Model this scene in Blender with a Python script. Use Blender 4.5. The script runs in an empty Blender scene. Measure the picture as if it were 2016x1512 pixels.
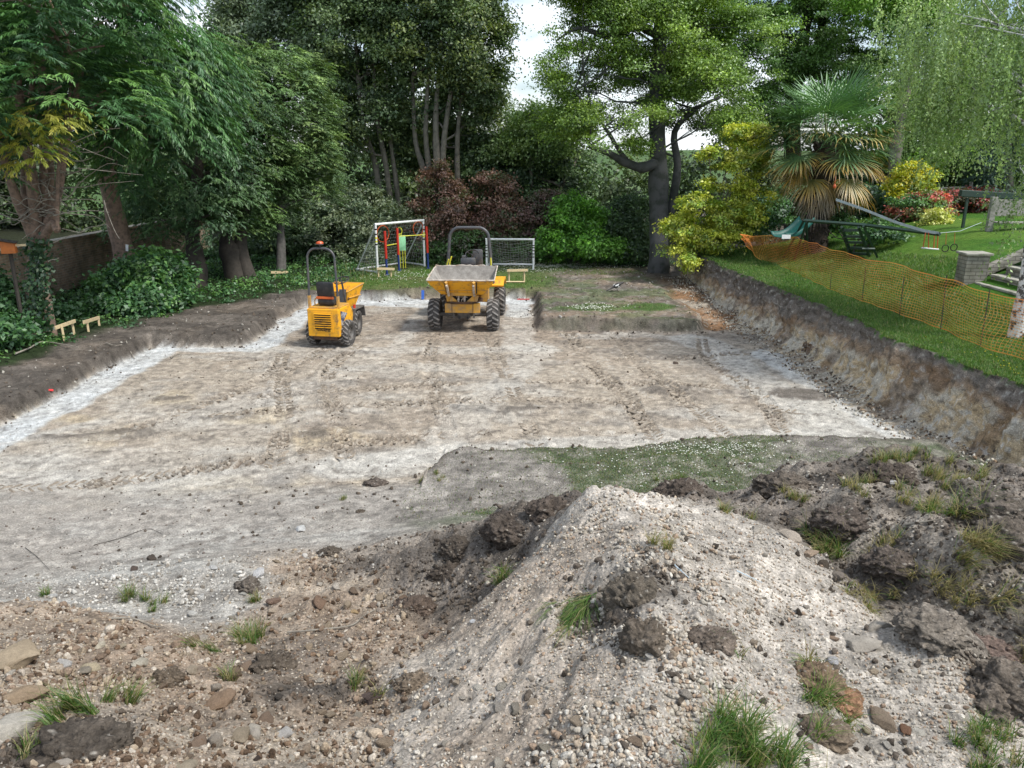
import bpy, bmesh, math, random
import numpy as np
from mathutils import Vector, Matrix
R = math.radians
random.seed(7)
rng = np.random.default_rng(11)
sc = bpy.context.scene
COL = sc.collection

# ------------------------------------------------------------------ camera, sky, sun, exposure
PITCH, CAMH, FOC = R(16.4), 4.5, 1514.0
cam = bpy.data.cameras.new('camera'); cam_o = bpy.data.objects.new('camera', cam); COL.objects.link(cam_o)
cam.sensor_width = 36.0; cam.lens = 36.0 * FOC / 2016.0
cam.clip_start = 0.05; cam.clip_end = 3000
cam_o.location = (0, 0, CAMH); cam_o.rotation_euler = (R(90) - PITCH, 0, 0)
sc.camera = cam_o
sc.view_settings.view_transform = 'Standard'; sc.view_settings.look = 'None'
sc.view_settings.exposure = 0.86; sc.view_settings.gamma = 1.0
sc.cycles.max_bounces = 5; sc.cycles.diffuse_bounces = 3; sc.cycles.glossy_bounces = 2
sc.cycles.transmission_bounces = 3; sc.cycles.transparent_max_bounces = 4
sc.cycles.caustics_reflective = False; sc.cycles.caustics_refractive = False

SUN_EL, SUN_DIR = R(54), Vector((0.58, -0.30, 0.0)).normalized()      # direction towards the sun on the ground plane
wd = bpy.data.worlds.new('World'); sc.world = wd; wd.use_nodes = True
nt = wd.node_tree; nt.nodes.clear()
out = nt.nodes.new('ShaderNodeOutputWorld'); bg = nt.nodes.new('ShaderNodeBackground'); bg.inputs[1].default_value = 0.1
sky = nt.nodes.new('ShaderNodeTexSky'); sky.sky_type = 'NISHITA'; sky.sun_disc = False
sky.sun_elevation = SUN_EL; sky.sun_rotation = math.atan2(SUN_DIR.x, SUN_DIR.y)
sky.air_density = 1.0; sky.dust_density = 1.5
tc = nt.nodes.new('ShaderNodeTexCoord'); mp = nt.nodes.new('ShaderNodeMapping'); mp.inputs['Scale'].default_value = (1, 1, 2.6)
mp.inputs['Location'].default_value = (0.35, 0.1, 0.3)
nz = nt.nodes.new('ShaderNodeTexNoise'); nz.inputs['Scale'].default_value = 3.2; nz.inputs['Detail'].default_value = 8; nz.inputs['Roughness'].default_value = 0.55
rp = nt.nodes.new('ShaderNodeValToRGB'); rp.color_ramp.elements[0].position = 0.43; rp.color_ramp.elements[1].position = 0.60
nz2 = nt.nodes.new('ShaderNodeTexNoise'); nz2.inputs['Scale'].default_value = 7; nz2.inputs['Detail'].default_value = 6
cr2 = nt.nodes.new('ShaderNodeValToRGB')
cr2.color_ramp.elements[0].position = 0.3; cr2.color_ramp.elements[0].color = (6.6, 7.2, 7.8, 1)
cr2.color_ramp.elements[1].position = 0.7; cr2.color_ramp.elements[1].color = (9.3, 9.5, 9.8, 1)
mx = nt.nodes.new('ShaderNodeMixRGB')
L = nt.links.new
L(tc.outputs['Generated'], mp.inputs[0]); L(mp.outputs[0], nz.inputs[0]); L(mp.outputs[0], nz2.inputs[0])
L(nz.outputs[0], rp.inputs[0]); L(rp.outputs[0], mx.inputs[0]); L(nz2.outputs[0], cr2.inputs[0])
L(sky.outputs[0], mx.inputs[1]); L(cr2.outputs[0], mx.inputs[2]); L(mx.outputs[0], bg.inputs[0]); L(bg.outputs[0], out.inputs[0])
sl = bpy.data.lights.new('sun', 'SUN'); sl.energy = 2.4; sl.angle = R(9); sl.color = (1, 0.95, 0.87)
so = bpy.data.objects.new('sun', sl); COL.objects.link(so)
sv = Vector((SUN_DIR.x * math.cos(SUN_EL), SUN_DIR.y * math.cos(SUN_EL), math.sin(SUN_EL)))
so.rotation_euler = sv.to_track_quat('Z', 'Y').to_euler(); so.location = (0, 0, 30)

# ------------------------------------------------------------------ small maths
def PX(px, py, z=0.0):
    """where the line of sight through that point of the photograph meets the height z"""
    a = (px - 1008) / FOC; b = (756 - py) / FOC
    d = (a, math.cos(PITCH) + b * math.sin(PITCH), -math.sin(PITCH) + b * math.cos(PITCH))
    t = (z - CAMH) / d[2]
    return (d[0] * t, d[1] * t, z)
def PY(px, py, y):
    """the same line of sight at the distance y"""
    a = (px - 1008) / FOC; b = (756 - py) / FOC
    d = (a, math.cos(PITCH) + b * math.sin(PITCH), -math.sin(PITCH) + b * math.cos(PITCH))
    t = y / d[1]
    return (d[0] * t, y, CAMH + d[2] * t)
def sst(a, b, x):
    t = np.clip((np.asarray(x, float) - a) / (b - a), 0, 1); return t * t * (3 - 2 * t)
def _h(ix, iy, iz, seed):
    with np.errstate(over='ignore'):
        h = (ix.astype(np.int64).astype(np.uint32) * np.uint32(374761393) + iy.astype(np.int64).astype(np.uint32) * np.uint32(668265263)
             + iz.astype(np.int64).astype(np.uint32) * np.uint32(2246822519) + np.uint32((seed * 144269 + 977) & 0xffffffff))
        h = (h ^ (h >> np.uint32(13))) * np.uint32(1274126177); h = (h ^ (h >> np.uint32(15))) * np.uint32(2654435761)
        h = h ^ (h >> np.uint32(16))
    return h.astype(np.float64) / 4294967295.0
def vn(x, y, seed=0):
    x = np.asarray(x, float); y = np.asarray(y, float)
    ix = np.floor(x); iy = np.floor(y); fx = x - ix; fy = y - iy; fx = fx * fx * (3 - 2 * fx); fy = fy * fy * (3 - 2 * fy)
    z = np.zeros_like(ix)
    a = _h(ix, iy, z, seed); b = _h(ix + 1, iy, z, seed); c = _h(ix, iy + 1, z, seed); d = _h(ix + 1, iy + 1, z, seed)
    return (a + (b - a) * fx) * (1 - fy) + (c + (d - c) * fx) * fy
def fbm(x, y, s, o=4, seed=0, g=0.5):
    r = 0; a = 1; t = 0; x = np.asarray(x, float) / s; y = np.asarray(y, float) / s
    for i in range(o):
        r = r + a * vn(x + i * 17.3, y - i * 9.1, seed + i); t += a; a *= g; x = x * 2.03; y = y * 2.03
    return r / t                         # 0..1, about 0.5
def vn3(p, s, seed=0):
    q = p / s; i = np.floor(q); f = q - i; f = f * f * (3 - 2 * f); r = 0
    for dx in (0, 1):
        for dy in (0, 1):
            for dz in (0, 1):
                w = (f[:, 0] if dx else 1 - f[:, 0]) * (f[:, 1] if dy else 1 - f[:, 1]) * (f[:, 2] if dz else 1 - f[:, 2])
                r = r + w * _h(i[:, 0] + dx, i[:, 1] + dy, i[:, 2] + dz, seed)
    return r
def worley(x, y, s, seed=0):
    """distance to the nearest cell centre (0..~1) and that cell's random number"""
    x = np.asarray(x, float) / s; y = np.asarray(y, float) / s; ix = np.floor(x); iy = np.floor(y)
    best = np.full(x.shape, 9.0); idn = np.zeros(x.shape); z = np.zeros_like(ix)
    for dx in (-1, 0, 1):
        for dy in (-1, 0, 1):
            cx = ix + dx; cy = iy + dy
            px_ = cx + _h(cx, cy, z, seed); py_ = cy + _h(cx, cy, z + 1, seed)
            d = np.hypot(x - px_, y - py_); m = d < best
            best = np.where(m, d, best); idn = np.where(m, _h(cx, cy, z + 2, seed), idn)
    return best, idn

# ------------------------------------------------------------------ mesh helpers
def mesh_np(name, V, F, mat, col=None, parent=None, smooth=False, loc=None, matidx=None):
    """V (n,3); F an (m,3) or (m,4) array or a list of such; col (n,3) becomes the colour attribute Col"""
    if not isinstance(F, (list, tuple)): F = [F]
    F = [np.asarray(f, np.int64) for f in F if len(f)]
    me = bpy.data.meshes.new(name)
    V = np.asarray(V, np.float32)
    loops = np.concatenate([f.ravel() for f in F]); tot = np.concatenate([np.full(len(f), f.shape[1]) for f in F])
    start = np.concatenate([[0], np.cumsum(tot)[:-1]])
    me.vertices.add(len(V)); me.vertices.foreach_set('co', V.ravel())
    me.loops.add(len(loops)); me.loops.foreach_set('vertex_index', loops.astype(np.int32))
    me.polygons.add(len(tot)); me.polygons.foreach_set('loop_start', start.astype(np.int32)); me.polygons.foreach_set('loop_total', tot.astype(np.int32))
    if smooth: me.polygons.foreach_set('use_smooth', np.ones(len(tot), bool))
    me.update(calc_edges=True)
    if col is not None:
        ca = me.color_attributes.new('Col', 'FLOAT_COLOR', 'POINT')
        c4 = np.ones((len(V), 4), np.float32); c4[:, :3] = np.clip(col, 0, 1); ca.data.foreach_set('color', c4.ravel())
    for m in (mat if isinstance(mat, (list, tuple)) else [mat]): me.materials.append(m)
    if matidx is not None: me.polygons.foreach_set('material_index', np.asarray(matidx, np.int32))
    o = bpy.data.objects.new(name, me); COL.objects.link(o)
    if loc is not None: o.location = loc
    if parent is not None: o.parent = parent
    return o
def tag(o, label=None, cat=None, group=None, kind=None):
    if label: o['label'] = label
    if cat: o['category'] = cat
    if group: o['group'] = group
    if kind: o['kind'] = kind
    return o
def thing(name, label, cat, loc=(0, 0, 0), rz=0.0, group=None):
    o = bpy.data.objects.new(name, None); COL.objects.link(o); o.location = loc; o.rotation_euler = (0, 0, rz)
    o.empty_display_size = 0.2
    return tag(o, label, cat, group)
def copy_tree(o, parent=None):
    c = o.copy(); COL.objects.link(c)
    if parent is not None: c.parent = parent
    for ch in [x for x in bpy.data.objects if x.parent == o]: copy_tree(ch, c)
    return c
class MB:
    """collects boxes, tubes and plates; build() links them as ONE mesh object"""
    def __init__(s): s.v = []; s.f = []; s.n = 0
    def add(s, V, F):
        V = [tuple(map(float, p)) for p in V]
        s.v += V; s.f += [tuple(i + s.n for i in f) for f in F]; s.n += len(V); return s
    def box(s, c, d, rot=None, taper=1.0, bev=0.0):
        x, y, z = d[0] / 2, d[1] / 2, d[2] / 2
        if bev > 0:
            b = min(bev, x * .9, y * .9, z * .9); V = []; 
            bm = bmesh.new(); bmesh.ops.create_cube(bm, size=1)
            for v in bm.verts: v.co = Vector((v.co.x * d[0], v.co.y * d[1], v.co.z * d[2]))
            bmesh.ops.bevel(bm, geom=list(bm.edges), offset=b, segments=2, affect='EDGES', profile=0.5)
            bm.verts.index_update(); V = [v.co.copy() for v in bm.verts]; F = [tuple(v.index for v in f.verts) for f in bm.faces]; bm.free()
        else:
            V = [Vector((i * x * (taper if k > 0 else 1), j * y * (taper if k > 0 else 1), k * z)) for k in (-1, 1) for j in (-1, 1) for i in (-1, 1)]
            F = [(0, 2, 3, 1), (4, 5, 7, 6), (0, 1, 5, 4), (2, 6, 7, 3), (0, 4, 6, 2), (1, 3, 7, 5)]
        if rot is not None:
            M = rot if isinstance(rot, Matrix) else Matrix.Rotation(rot[2], 3, 'Z') @ Matrix.Rotation(rot[1], 3, 'Y') @ Matrix.Rotation(rot[0], 3, 'X')
            V = [M @ v for v in V]
        return s.add([(v[0] + c[0], v[1] + c[1], v[2] + c[2]) for v in V], F)
    def tube(s, pts, r, n=8, cap=True):
        pts = [Vector(p) for p in pts]; m = len(pts)
        r = list(r) if hasattr(r, '__len__') else [r] * m
        V = []; up = None
        for i, p in enumerate(pts):
            t = (pts[min(i + 1, m - 1)] - pts[max(i - 1, 0)])
            t = t.normalized() if t.length > 1e-9 else Vector((0, 0, 1))
            if up is None:
                up = Vector((0, 0, 1)) if abs(t.z) < .9 else Vector((1, 0, 0))
            a = t.cross(up)
            if a.length < 1e-6: a = t.orthogonal()
            a.normalize(); b = t.cross(a).normalized(); up = -b if False else a.cross(t)
            for k in range(n):
                th = 2 * math.pi * k / n; V.append(p + a * (math.cos(th) * r[i]) + b * (math.sin(th) * r[i]))
        F = []
        for i in range(m - 1):
            for k in range(n):
                k2 = (k + 1) % n; F.append((i * n + k, i * n + k2, (i + 1) * n + k2, (i + 1) * n + k))
        if cap: F.append(tuple(range(n - 1, -1, -1))); F.append(tuple((m - 1) * n + k for k in range(n)))
        return s.add(V, F)
    def ring(s, c, rad, r, axis='Y', n=28, m=6, squash=1.0):
        V = []; F = []
        for i in range(n):
            a = 2 * math.pi * i / n
            for k in range(m):
                b = 2 * math.pi * k / m; q = rad + r * math.cos(b); w = r * math.sin(b)
                p = {'Y': (q * math.cos(a), w, q * math.sin(a) * squash), 'X': (w, q * math.cos(a), q * math.sin(a)), 'Z': (q * math.cos(a), q * math.sin(a), w)}[axis]
                V.append((p[0] + c[0], p[1] + c[1], p[2] + c[2]))
        for i in range(n):
            for k in range(m):
                F.append((i * m + k, ((i + 1) % n) * m + k, ((i + 1) % n) * m + (k + 1) % m, i * m + (k + 1) % m))
        return s.add(V, F)
    def prism(s, poly, a, b, axis='X'):
        """a polygon of (u, w) pairs pushed from a to b along the axis; u, w are the other two"""
        def q(u, w, t): return {'X': (t, u, w), 'Y': (u, t, w), 'Z': (u, w, t)}[axis]
        n = len(poly); V = [q(u, w, a) for u, w in poly] + [q(u, w, b) for u, w in poly]
        return s.add(V, [tuple(range(n)), tuple(range(2 * n - 1, n - 1, -1))] + [(i, (i + 1) % n, n + (i + 1) % n, n + i) for i in range(n)])
    def lathe(s, prof, n=32, axis='X', c=(0, 0, 0)):
        """prof: (offset along the axis, radius)"""
        V = []; F = []; m = len(prof)
        for i in range(n):
            a = 2 * math.pi * i / n
            for (t, r) in prof:
                p = {'X': (t, r * math.cos(a), r * math.sin(a)), 'Z': (r * math.cos(a), r * math.sin(a), t), 'Y': (r * math.cos(a), t, r * math.sin(a))}[axis]
                V.append((p[0] + c[0], p[1] + c[1], p[2] + c[2]))
        for i in range(n):
            for k in range(m - 1): F.append((i * m + k, ((i + 1) % n) * m + k, ((i + 1) % n) * m + k + 1, i * m + k + 1))
        return s.add(V, F)
    def build(s, name, mat, parent=None, smooth=False, loc=None, bevel=0):
        me = bpy.data.meshes.new(name); me.from_pydata(s.v, [], s.f)
        bm = bmesh.new(); bm.from_mesh(me); bmesh.ops.recalc_face_normals(bm, faces=bm.faces); bm.to_mesh(me); bm.free()
        me.materials.append(mat)
        if smooth: 
            me.polygons.foreach_set('use_smooth', np.ones(len(me.polygons), bool)); me.set_sharp_from_angle(angle=R(38))
        o = bpy.data.objects.new(name, me); COL.objects.link(o)
        if parent is not None: o.parent = parent
        if loc is not None: o.location = loc
        return o
def cat_curve(pts, n=6):
    """a smooth curve through the points (Catmull-Rom)"""
    P = [np.array(p, float) for p in pts]; P = [2 * P[0] - P[1]] + P + [2 * P[-1] - P[-2]]; o = []
    for i in range(1, len(P) - 2):
        for k in range(n):
            t = k / n; o.append(0.5 * ((2 * P[i]) + (-P[i-1] + P[i+1]) * t + (2*P[i-1] - 5*P[i] + 4*P[i+1] - P[i+2]) * t*t + (-P[i-1] + 3*P[i] - 3*P[i+1] + P[i+2]) * t**3))
    o.append(P[-2]); return o

# ------------------------------------------------------------------ materials
def new_mat(name):
    m = bpy.data.materials.new(name); m.use_nodes = True; n = m.node_tree; n.nodes.clear()
    o = n.nodes.new('ShaderNodeOutputMaterial'); return m, n, o
def paint(name, col, rough=0.5, metal=0.0, dirt=None, amt=0.4, scale=6.0, bump=0.0, fine=60.0, thr=(0.45, 0.6)):
    """a base colour with patches of a second one and a little relief"""
    m, n, o = new_mat(name); b = n.nodes.new('ShaderNodeBsdfPrincipled'); n.links.new(b.outputs[0], o.inputs[0])
    b.inputs['Roughness'].default_value = rough; b.inputs['Metallic'].default_value = metal
    t = n.nodes.new('ShaderNodeTexCoord'); z = n.nodes.new('ShaderNodeTexNoise'); z.inputs['Scale'].default_value = scale; z.inputs['Detail'].default_value = 8
    z.inputs['Roughness'].default_value = 0.65
    n.links.new(t.outputs['Object'], z.inputs[0])
    r = n.nodes.new('ShaderNodeValToRGB'); r.color_ramp.elements[0].position = thr[0]; r.color_ramp.elements[1].position = thr[1]
    n.links.new(z.outputs[0], r.inputs[0])
    mm = n.nodes.new('ShaderNodeMath'); mm.operation = 'MULTIPLY'; mm.inputs[1].default_value = amt; n.links.new(r.outputs[0], mm.inputs[0])
    x = n.nodes.new('ShaderNodeMixRGB'); x.inputs[1].default_value = (*col, 1); x.inputs[2].default_value = (*(dirt or tuple(c * .6 for c in col)), 1)
    n.links.new(mm.outputs[0], x.inputs[0]); n.links.new(x.outputs[0], b.inputs['Base Color'])
    if bump:
        f = n.nodes.new('ShaderNodeTexNoise'); f.inputs['Scale'].default_value = fine; f.inputs['Detail'].default_value = 5; n.links.new(t.outputs['Object'], f.inputs[0])
        u = n.nodes.new('ShaderNodeBump'); u.inputs['Strength'].default_value = 0.6; u.inputs['Distance'].default_value = bump
        n.links.new(f.outputs[0], u.inputs['Height']); n.links.new(u.outputs[0], b.inputs['Normal'])
    return m
def leaf_mat(name, trans=0.3, gloss=0.06):
    m, n, o = new_mat(name); a = n.nodes.new('ShaderNodeAttribute'); a.attribute_name = 'Col'
    d = n.nodes.new('ShaderNodeBsdfDiffuse'); t = n.nodes.new('ShaderNodeBsdfTranslucent'); x = n.nodes.new('ShaderNodeMixShader'); x.inputs[0].default_value = trans
    g = n.nodes.new('ShaderNodeBsdfGlossy'); g.inputs['Roughness'].default_value = 0.5; g.inputs['Color'].default_value = (0.8, 0.85, 0.85, 1)
    y = n.nodes.new('ShaderNodeMixShader'); y.inputs[0].default_value = gloss
    br = n.nodes.new('ShaderNodeMixRGB'); br.blend_type = 'MULTIPLY'; br.inputs[0].default_value = 1; br.inputs[2].default_value = (1.25, 1.3, 0.7, 1)
    n.links.new(a.outputs['Color'], d.inputs[0]); n.links.new(a.outputs['Color'], br.inputs[1]); n.links.new(br.outputs[0], t.inputs[0])
    n.links.new(d.outputs[0], x.inputs[1]); n.links.new(t.outputs[0], x.inputs[2]); n.links.new(x.outputs[0], y.inputs[1]); n.links.new(g.outputs[0], y.inputs[2])
    n.links.new(y.outputs[0], o.inputs[0]); return m
def soil_mat(name, scale=1.0, bump=0.016, contrast=0.42):
    """the colour of each place from the attribute Col, broken up by grains and small stones"""
    m, n, o = new_mat(name); b = n.nodes.new('ShaderNodeBsdfPrincipled'); n.links.new(b.outputs[0], o.inputs[0]); b.inputs['Roughness'].default_value = 0.95
    b.inputs['Specular IOR Level'].default_value = 0.15
    a = n.nodes.new('ShaderNodeAttribute'); a.attribute_name = 'Col'; t = n.nodes.new('ShaderNodeTexCoord')
    def tex(s, d, ro=.6):
        z = n.nodes.new('ShaderNodeTexNoise'); z.inputs['Scale'].default_value = s * scale; z.inputs['Detail'].default_value = d; z.inputs['Roughness'].default_value = ro
        n.links.new(t.outputs['Object'], z.inputs[0]); return z
    z1 = tex(6, 10, .78); z2 = tex(55, 6, .7)
    vo = n.nodes.new('ShaderNodeTexVoronoi'); vo.inputs['Scale'].default_value = 38 * scale; vo.inputs['Randomness'].default_value = 1; n.links.new(t.outputs['Object'], vo.inputs[0])
    def ramp(z, lo, hi, a_, b_):
        r = n.nodes.new('ShaderNodeMapRange'); r.inputs[1].default_value = lo; r.inputs[2].default_value = hi; r.inputs[3].default_value = a_; r.inputs[4].default_value = b_
        n.links.new(z, r.inputs[0]); return r.outputs[0]
    k1 = ramp(z1.outputs[0], .3, .7, 1 - contrast, 1 + contrast); k2 = ramp(z2.outputs[0], .3, .7, 1 - contrast * .9, 1 + contrast * .9)
    k3 = ramp(vo.outputs['Distance'], 0.0, .5, 1.22, .80)
    p = n.nodes.new('ShaderNodeMath'); p.operation = 'MULTIPLY'; n.links.new(k1, p.inputs[0]); n.links.new(k2, p.inputs[1])
    q = n.nodes.new('ShaderNodeMath'); q.operation = 'MULTIPLY'; n.links.new(p.outputs[0], q.inputs[0]); n.links.new(k3, q.inputs[1])
    v = n.nodes.new('ShaderNodeVectorMath'); v.operation = 'SCALE'; n.links.new(a.outputs['Color'], v.inputs[0]); n.links.new(q.outputs[0], v.inputs['Scale'])
    n.links.new(v.outputs[0], b.inputs['Base Color'])
    hs = n.nodes.new('ShaderNodeMath'); hs.operation = 'SUBTRACT'; n.links.new(z2.outputs[0], hs.inputs[0]); n.links.new(vo.outputs['Distance'], hs.inputs[1])
    ha = n.nodes.new('ShaderNodeMath'); ha.operation = 'ADD'; n.links.new(hs.outputs[0], ha.inputs[0])
    h2 = n.nodes.new('ShaderNodeMath'); h2.operation = 'MULTIPLY'; h2.inputs[1].default_value = 2.5; n.links.new(z1.outputs[0], h2.inputs[0]); n.links.new(h2.outputs[0], ha.inputs[1])
    u = n.nodes.new('ShaderNodeBump'); u.inputs['Strength'].default_value = 0.9; u.inputs['Distance'].default_value = bump
    n.links.new(ha.outputs[0], u.inputs['Height']); n.links.new(u.outputs[0], b.inputs['Normal']); return m
M = {}
M['soil'] = soil_mat('soil'); M['stone'] = soil_mat('stone_surface', 1.6, 0.006, .28)
M['leaf'] = leaf_mat('leaf'); M['needle'] = leaf_mat('needle', .22, .05); M['blade'] = leaf_mat('blade', .35, .03); M['dry'] = leaf_mat('dry_leaf', .2, .03)
M['frond'] = leaf_mat('palm_leaf', .15, .1)
M['bark_red'] = paint('red_brown_bark', (.23, .16, .12), .9, dirt=(.10, .075, .06), amt=.8, scale=9, bump=.02, fine=30)
M['bark_grey'] = paint('grey_bark', (.105, .10, .095), .9, dirt=(.05, .052, .045), amt=.8, scale=5, bump=.015, fine=24)
M['bark_beech'] = paint('smooth_grey_bark', (.085, .088, .09), .85, dirt=(.035, .042, .035), amt=.9, scale=2.2, bump=.01, fine=20)
M['bark_dark'] = paint('dark_bark', (.05, .043, .036), .9, amt=.7, scale=7, bump=.015, fine=28)
M['bark_pale'] = paint('pale_twig_bark', (.27, .25, .21), .85, dirt=(.12, .10, .08), amt=.7, scale=12, bump=.004)
M['birch'] = paint('birch_bark', (.62, .62, .62), .7, dirt=(.05, .045, .04), amt=.95, scale=7, bump=.004, thr=(.5, .56))
M['yellow'] = paint('yellow_paint', (.80, .39, .015), .5, dirt=(.20, .12, .06), amt=.85, scale=6, bump=.002, fine=40, thr=(.50, .68))
M['yellow_dull'] = paint('dusty_yellow_paint', (.60, .31, .035), .6, dirt=(.27, .20, .13), amt=.85, scale=5, bump=.002, fine=40, thr=(.42, .66))
M['rops'] = paint('grey_tube_paint', (.06, .065, .075), .45, dirt=(.13, .12, .11), amt=.5, scale=8)
M['rubber'] = paint('dusty_rubber', (.035, .034, .034), .85, dirt=(.12, .11, .10), amt=.6, scale=9, bump=.003, thr=(.4, .65))
M['lug'] = paint('worn_tread', (.25, .24, .23), .85, dirt=(.15, .14, .13), amt=.7, scale=12, bump=.003)
M['rust'] = paint('rusty_steel', (.12, .065, .035), .8, dirt=(.05, .035, .03), amt=.7, scale=9, bump=.003)
M['steel'] = paint('dirty_grey_steel', (.15, .145, .14), .6, dirt=(.07, .06, .05), amt=.7, scale=9, bump=.002)
M['black'] = paint('black_vinyl', (.018, .019, .022), .5, dirt=(.06, .055, .05), amt=.5, scale=9)
M['dark'] = paint('dark_void', (.012, .011, .010), .8)
M['orange'] = paint('orange_webbing', (.62, .13, .03), .6)
M['beacon'] = paint('orange_plastic', (.55, .10, .03), .35)
M['crust'] = paint('concrete_crust', (.31, .295, .27), .9, dirt=(.17, .155, .14), amt=.8, scale=5, bump=.012, fine=25, thr=(.4, .6))
M['lip'] = paint('worn_pale_steel', (.55, .50, .44), .7, dirt=(.24, .17, .12), amt=.8, scale=9, bump=.003)
M['white'] = paint('white_plastic', (.78, .80, .82), .4, dirt=(.5, .52, .5), amt=.4, scale=4)
M['net'] = paint('white_net_cord', (.62, .64, .60), .8)
M['redp'] = paint('red_plastic', (.52, .035, .02), .4); M['bluep'] = paint('blue_plastic', (.02, .045, .20), .4)
M['yelp'] = paint('yellow_plastic', (.70, .68, .06), .45); M['mint'] = paint('mint_green_board', (.33, .72, .42), .5, dirt=(.25, .6, .34), amt=.4, scale=3)
M['timber'] = paint('fresh_sawn_timber', (.62, .50, .30), .8, dirt=(.42, .33, .2), amt=.5, scale=14, bump=.002)
M['oldwood'] = paint('weathered_timber', (.30, .29, .27), .9, dirt=(.14, .15, .12), amt=.8, scale=8, bump=.006, fine=40)
M['greenwood'] = paint('dark_green_timber', (.016, .045, .034), .6, dirt=(.03, .04, .03), amt=.5, scale=7)
M['teal'] = paint('teal_plastic', (.010, .10, .085), .5)
M['strap'] = paint('silver_strap', (.42, .50, .55), .5)
M['mesh'] = paint('orange_barrier_mesh', (.86, .27, .07), .6, dirt=(.80, .42, .08), amt=.8, scale=.8, thr=(.4, .6))
M['rod'] = paint('dark_steel_rod', (.06, .045, .035), .7)
M['palm_trunk'] = paint('fibrous_palm_bark', (.06, .045, .035), .95, dirt=(.025, .02, .018), amt=.8, scale=9, bump=.03, fine=30)
M['cedar'] = paint('orange_stained_wood', (.50, .15, .03), .7, dirt=(.3, .1, .03), amt=.5, scale=7)
M['concrete'] = paint('pale_paving_stone', (.36, .35, .31), .9, dirt=(.17, .17, .13), amt=.8, scale=6, bump=.006, fine=30)
M['tape'] = paint('red_marker_paint', (.6, .04, .04), .7); M['blue_mark'] = paint('blue_marker_paint', (.03, .12, .5), .7)
def brick_mat(name, c1, c2, mortar, scale, bw=.225, bh=.075):
    m, n, o = new_mat(name); b = n.nodes.new('ShaderNodeBsdfPrincipled'); n.links.new(b.outputs[0], o.inputs[0]); b.inputs['Roughness'].default_value = .9
    t = n.nodes.new('ShaderNodeTexCoord'); s = n.nodes.new('ShaderNodeSeparateXYZ'); c = n.nodes.new('ShaderNodeCombineXYZ'); ad = n.nodes.new('ShaderNodeMath'); ad.operation = 'ADD'
    n.links.new(t.outputs['Object'], s.inputs[0]); n.links.new(s.outputs[0], ad.inputs[0]); n.links.new(s.outputs[1], ad.inputs[1]); n.links.new(ad.outputs[0], c.inputs[0]); n.links.new(s.outputs[2], c.inputs[1])
    k = n.nodes.new('ShaderNodeTexBrick'); k.inputs['Scale'].default_value = scale; k.inputs['Brick Width'].default_value = bw; k.inputs['Row Height'].default_value = bh; k.inputs['Mortar Size'].default_value = .008
    k.inputs['Color1'].default_value = (*c1, 1); k.inputs['Color2'].default_value = (*c2, 1); k.inputs['Mortar'].default_value = (*mortar, 1)
    n.links.new(c.outputs[0], k.inputs[0]); z = n.nodes.new('ShaderNodeTexNoise'); z.inputs['Scale'].default_value = 3; z.inputs['Detail'].default_value = 8; n.links.new(t.outputs['Object'], z.inputs[0])
    x = n.nodes.new('ShaderNodeMixRGB'); x.blend_type = 'MULTIPLY'; x.inputs[0].default_value = .8; n.links.new(k.outputs[0], x.inputs[1])
    r = n.nodes.new('ShaderNodeValToRGB'); r.color_ramp.elements[0].position = .35; r.color_ramp.elements[1].position = .65; r.color_ramp.elements[0].color = (.4, .42, .36, 1)
    n.links.new(z.outputs[0], r.inputs[0]); n.links.new(r.outputs[0], x.inputs[2]); n.links.new(x.outputs[0], b.inputs['Base Color'])
    u = n.nodes.new('ShaderNodeBump'); u.inputs['Strength'].default_value = .7; u.inputs['Distance'].default_value = .01; n.links.new(k.outputs['Fac'], u.inputs['Height']); u.invert = True
    n.links.new(u.outputs[0], b.inputs['Normal']); return m
M['wallbrick'] = brick_mat('old_garden_brick', (.36, .25, .17), (.24, .18, .13), (.34, .31, .26), 1)
M['pierstone'] = brick_mat('pale_pier_stone', (.36, .34, .30), (.27, .26, .23), (.16, .15, .13), 1, .24, .085)

# ------------------------------------------------------------------ the lie of the land
PIT = np.array([(-8.95, 5.0), (-8.95, 18.45), (-6.64, 18.52), (-6.6, 24.1), (-5.2, 24.75), (-2.85, 25.35), (.62, 25.2), (.6, 20.45), (5.05, 20.15), (6.7, 20.6),
                (6.82, 18.2), (6.93, 15.7), (7.0, 13.8), (7.19, 12.15), (7.45, 10.3), (7.7, 8.6), (7.25, 8.8), (7.02, 10.4), (6.75, 11.35), (5.2, 11.75), (3.2, 11.6), (1.8, 11.25),
                (.7, 11.1), (-.95, 11.02), (-1.3, 10.3), (-3.0, 10.1), (-5.0, 9.6), (-6.5, 8.0), (-7.0, 5.0)])
def seg_d(x, y, a, b):
    dx, dy = b[0] - a[0], b[1] - a[1]; t = np.clip(((x - a[0]) * dx + (y - a[1]) * dy) / (dx * dx + dy * dy), 0, 1)
    return np.hypot(x - a[0] - t * dx, y - a[1] - t * dy), t
def pit_d(x, y):
    """signed distance to the edge of the dug pit, negative inside it"""
    d = np.full(x.shape, 1e9); ins = np.zeros(x.shape, bool); n = len(PIT)
    for i in range(n):
        a, b = PIT[i], PIT[(i + 1) % n]; d = np.minimum(d, seg_d(x, y, a, b)[0])
        c = ((a[1] > y) != (b[1] > y)); xx = a[0] + (y - a[1]) * (b[0] - a[0]) / (b[1] - a[1] + 1e-12); ins ^= (c & (x < xx))
    return np.where(ins, -d, d)
def bank_x(y):
    return np.interp(y, [0, 8.6, 10.3, 12.15, 13.8, 15.7, 18.2, 21.1, 24.2, 28, 32, 45], [7.9, 7.7, 7.45, 7.19, 7.0, 6.93, 6.82, 6.6, 6.38, 6.3, 6.9, 7.5])
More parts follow.
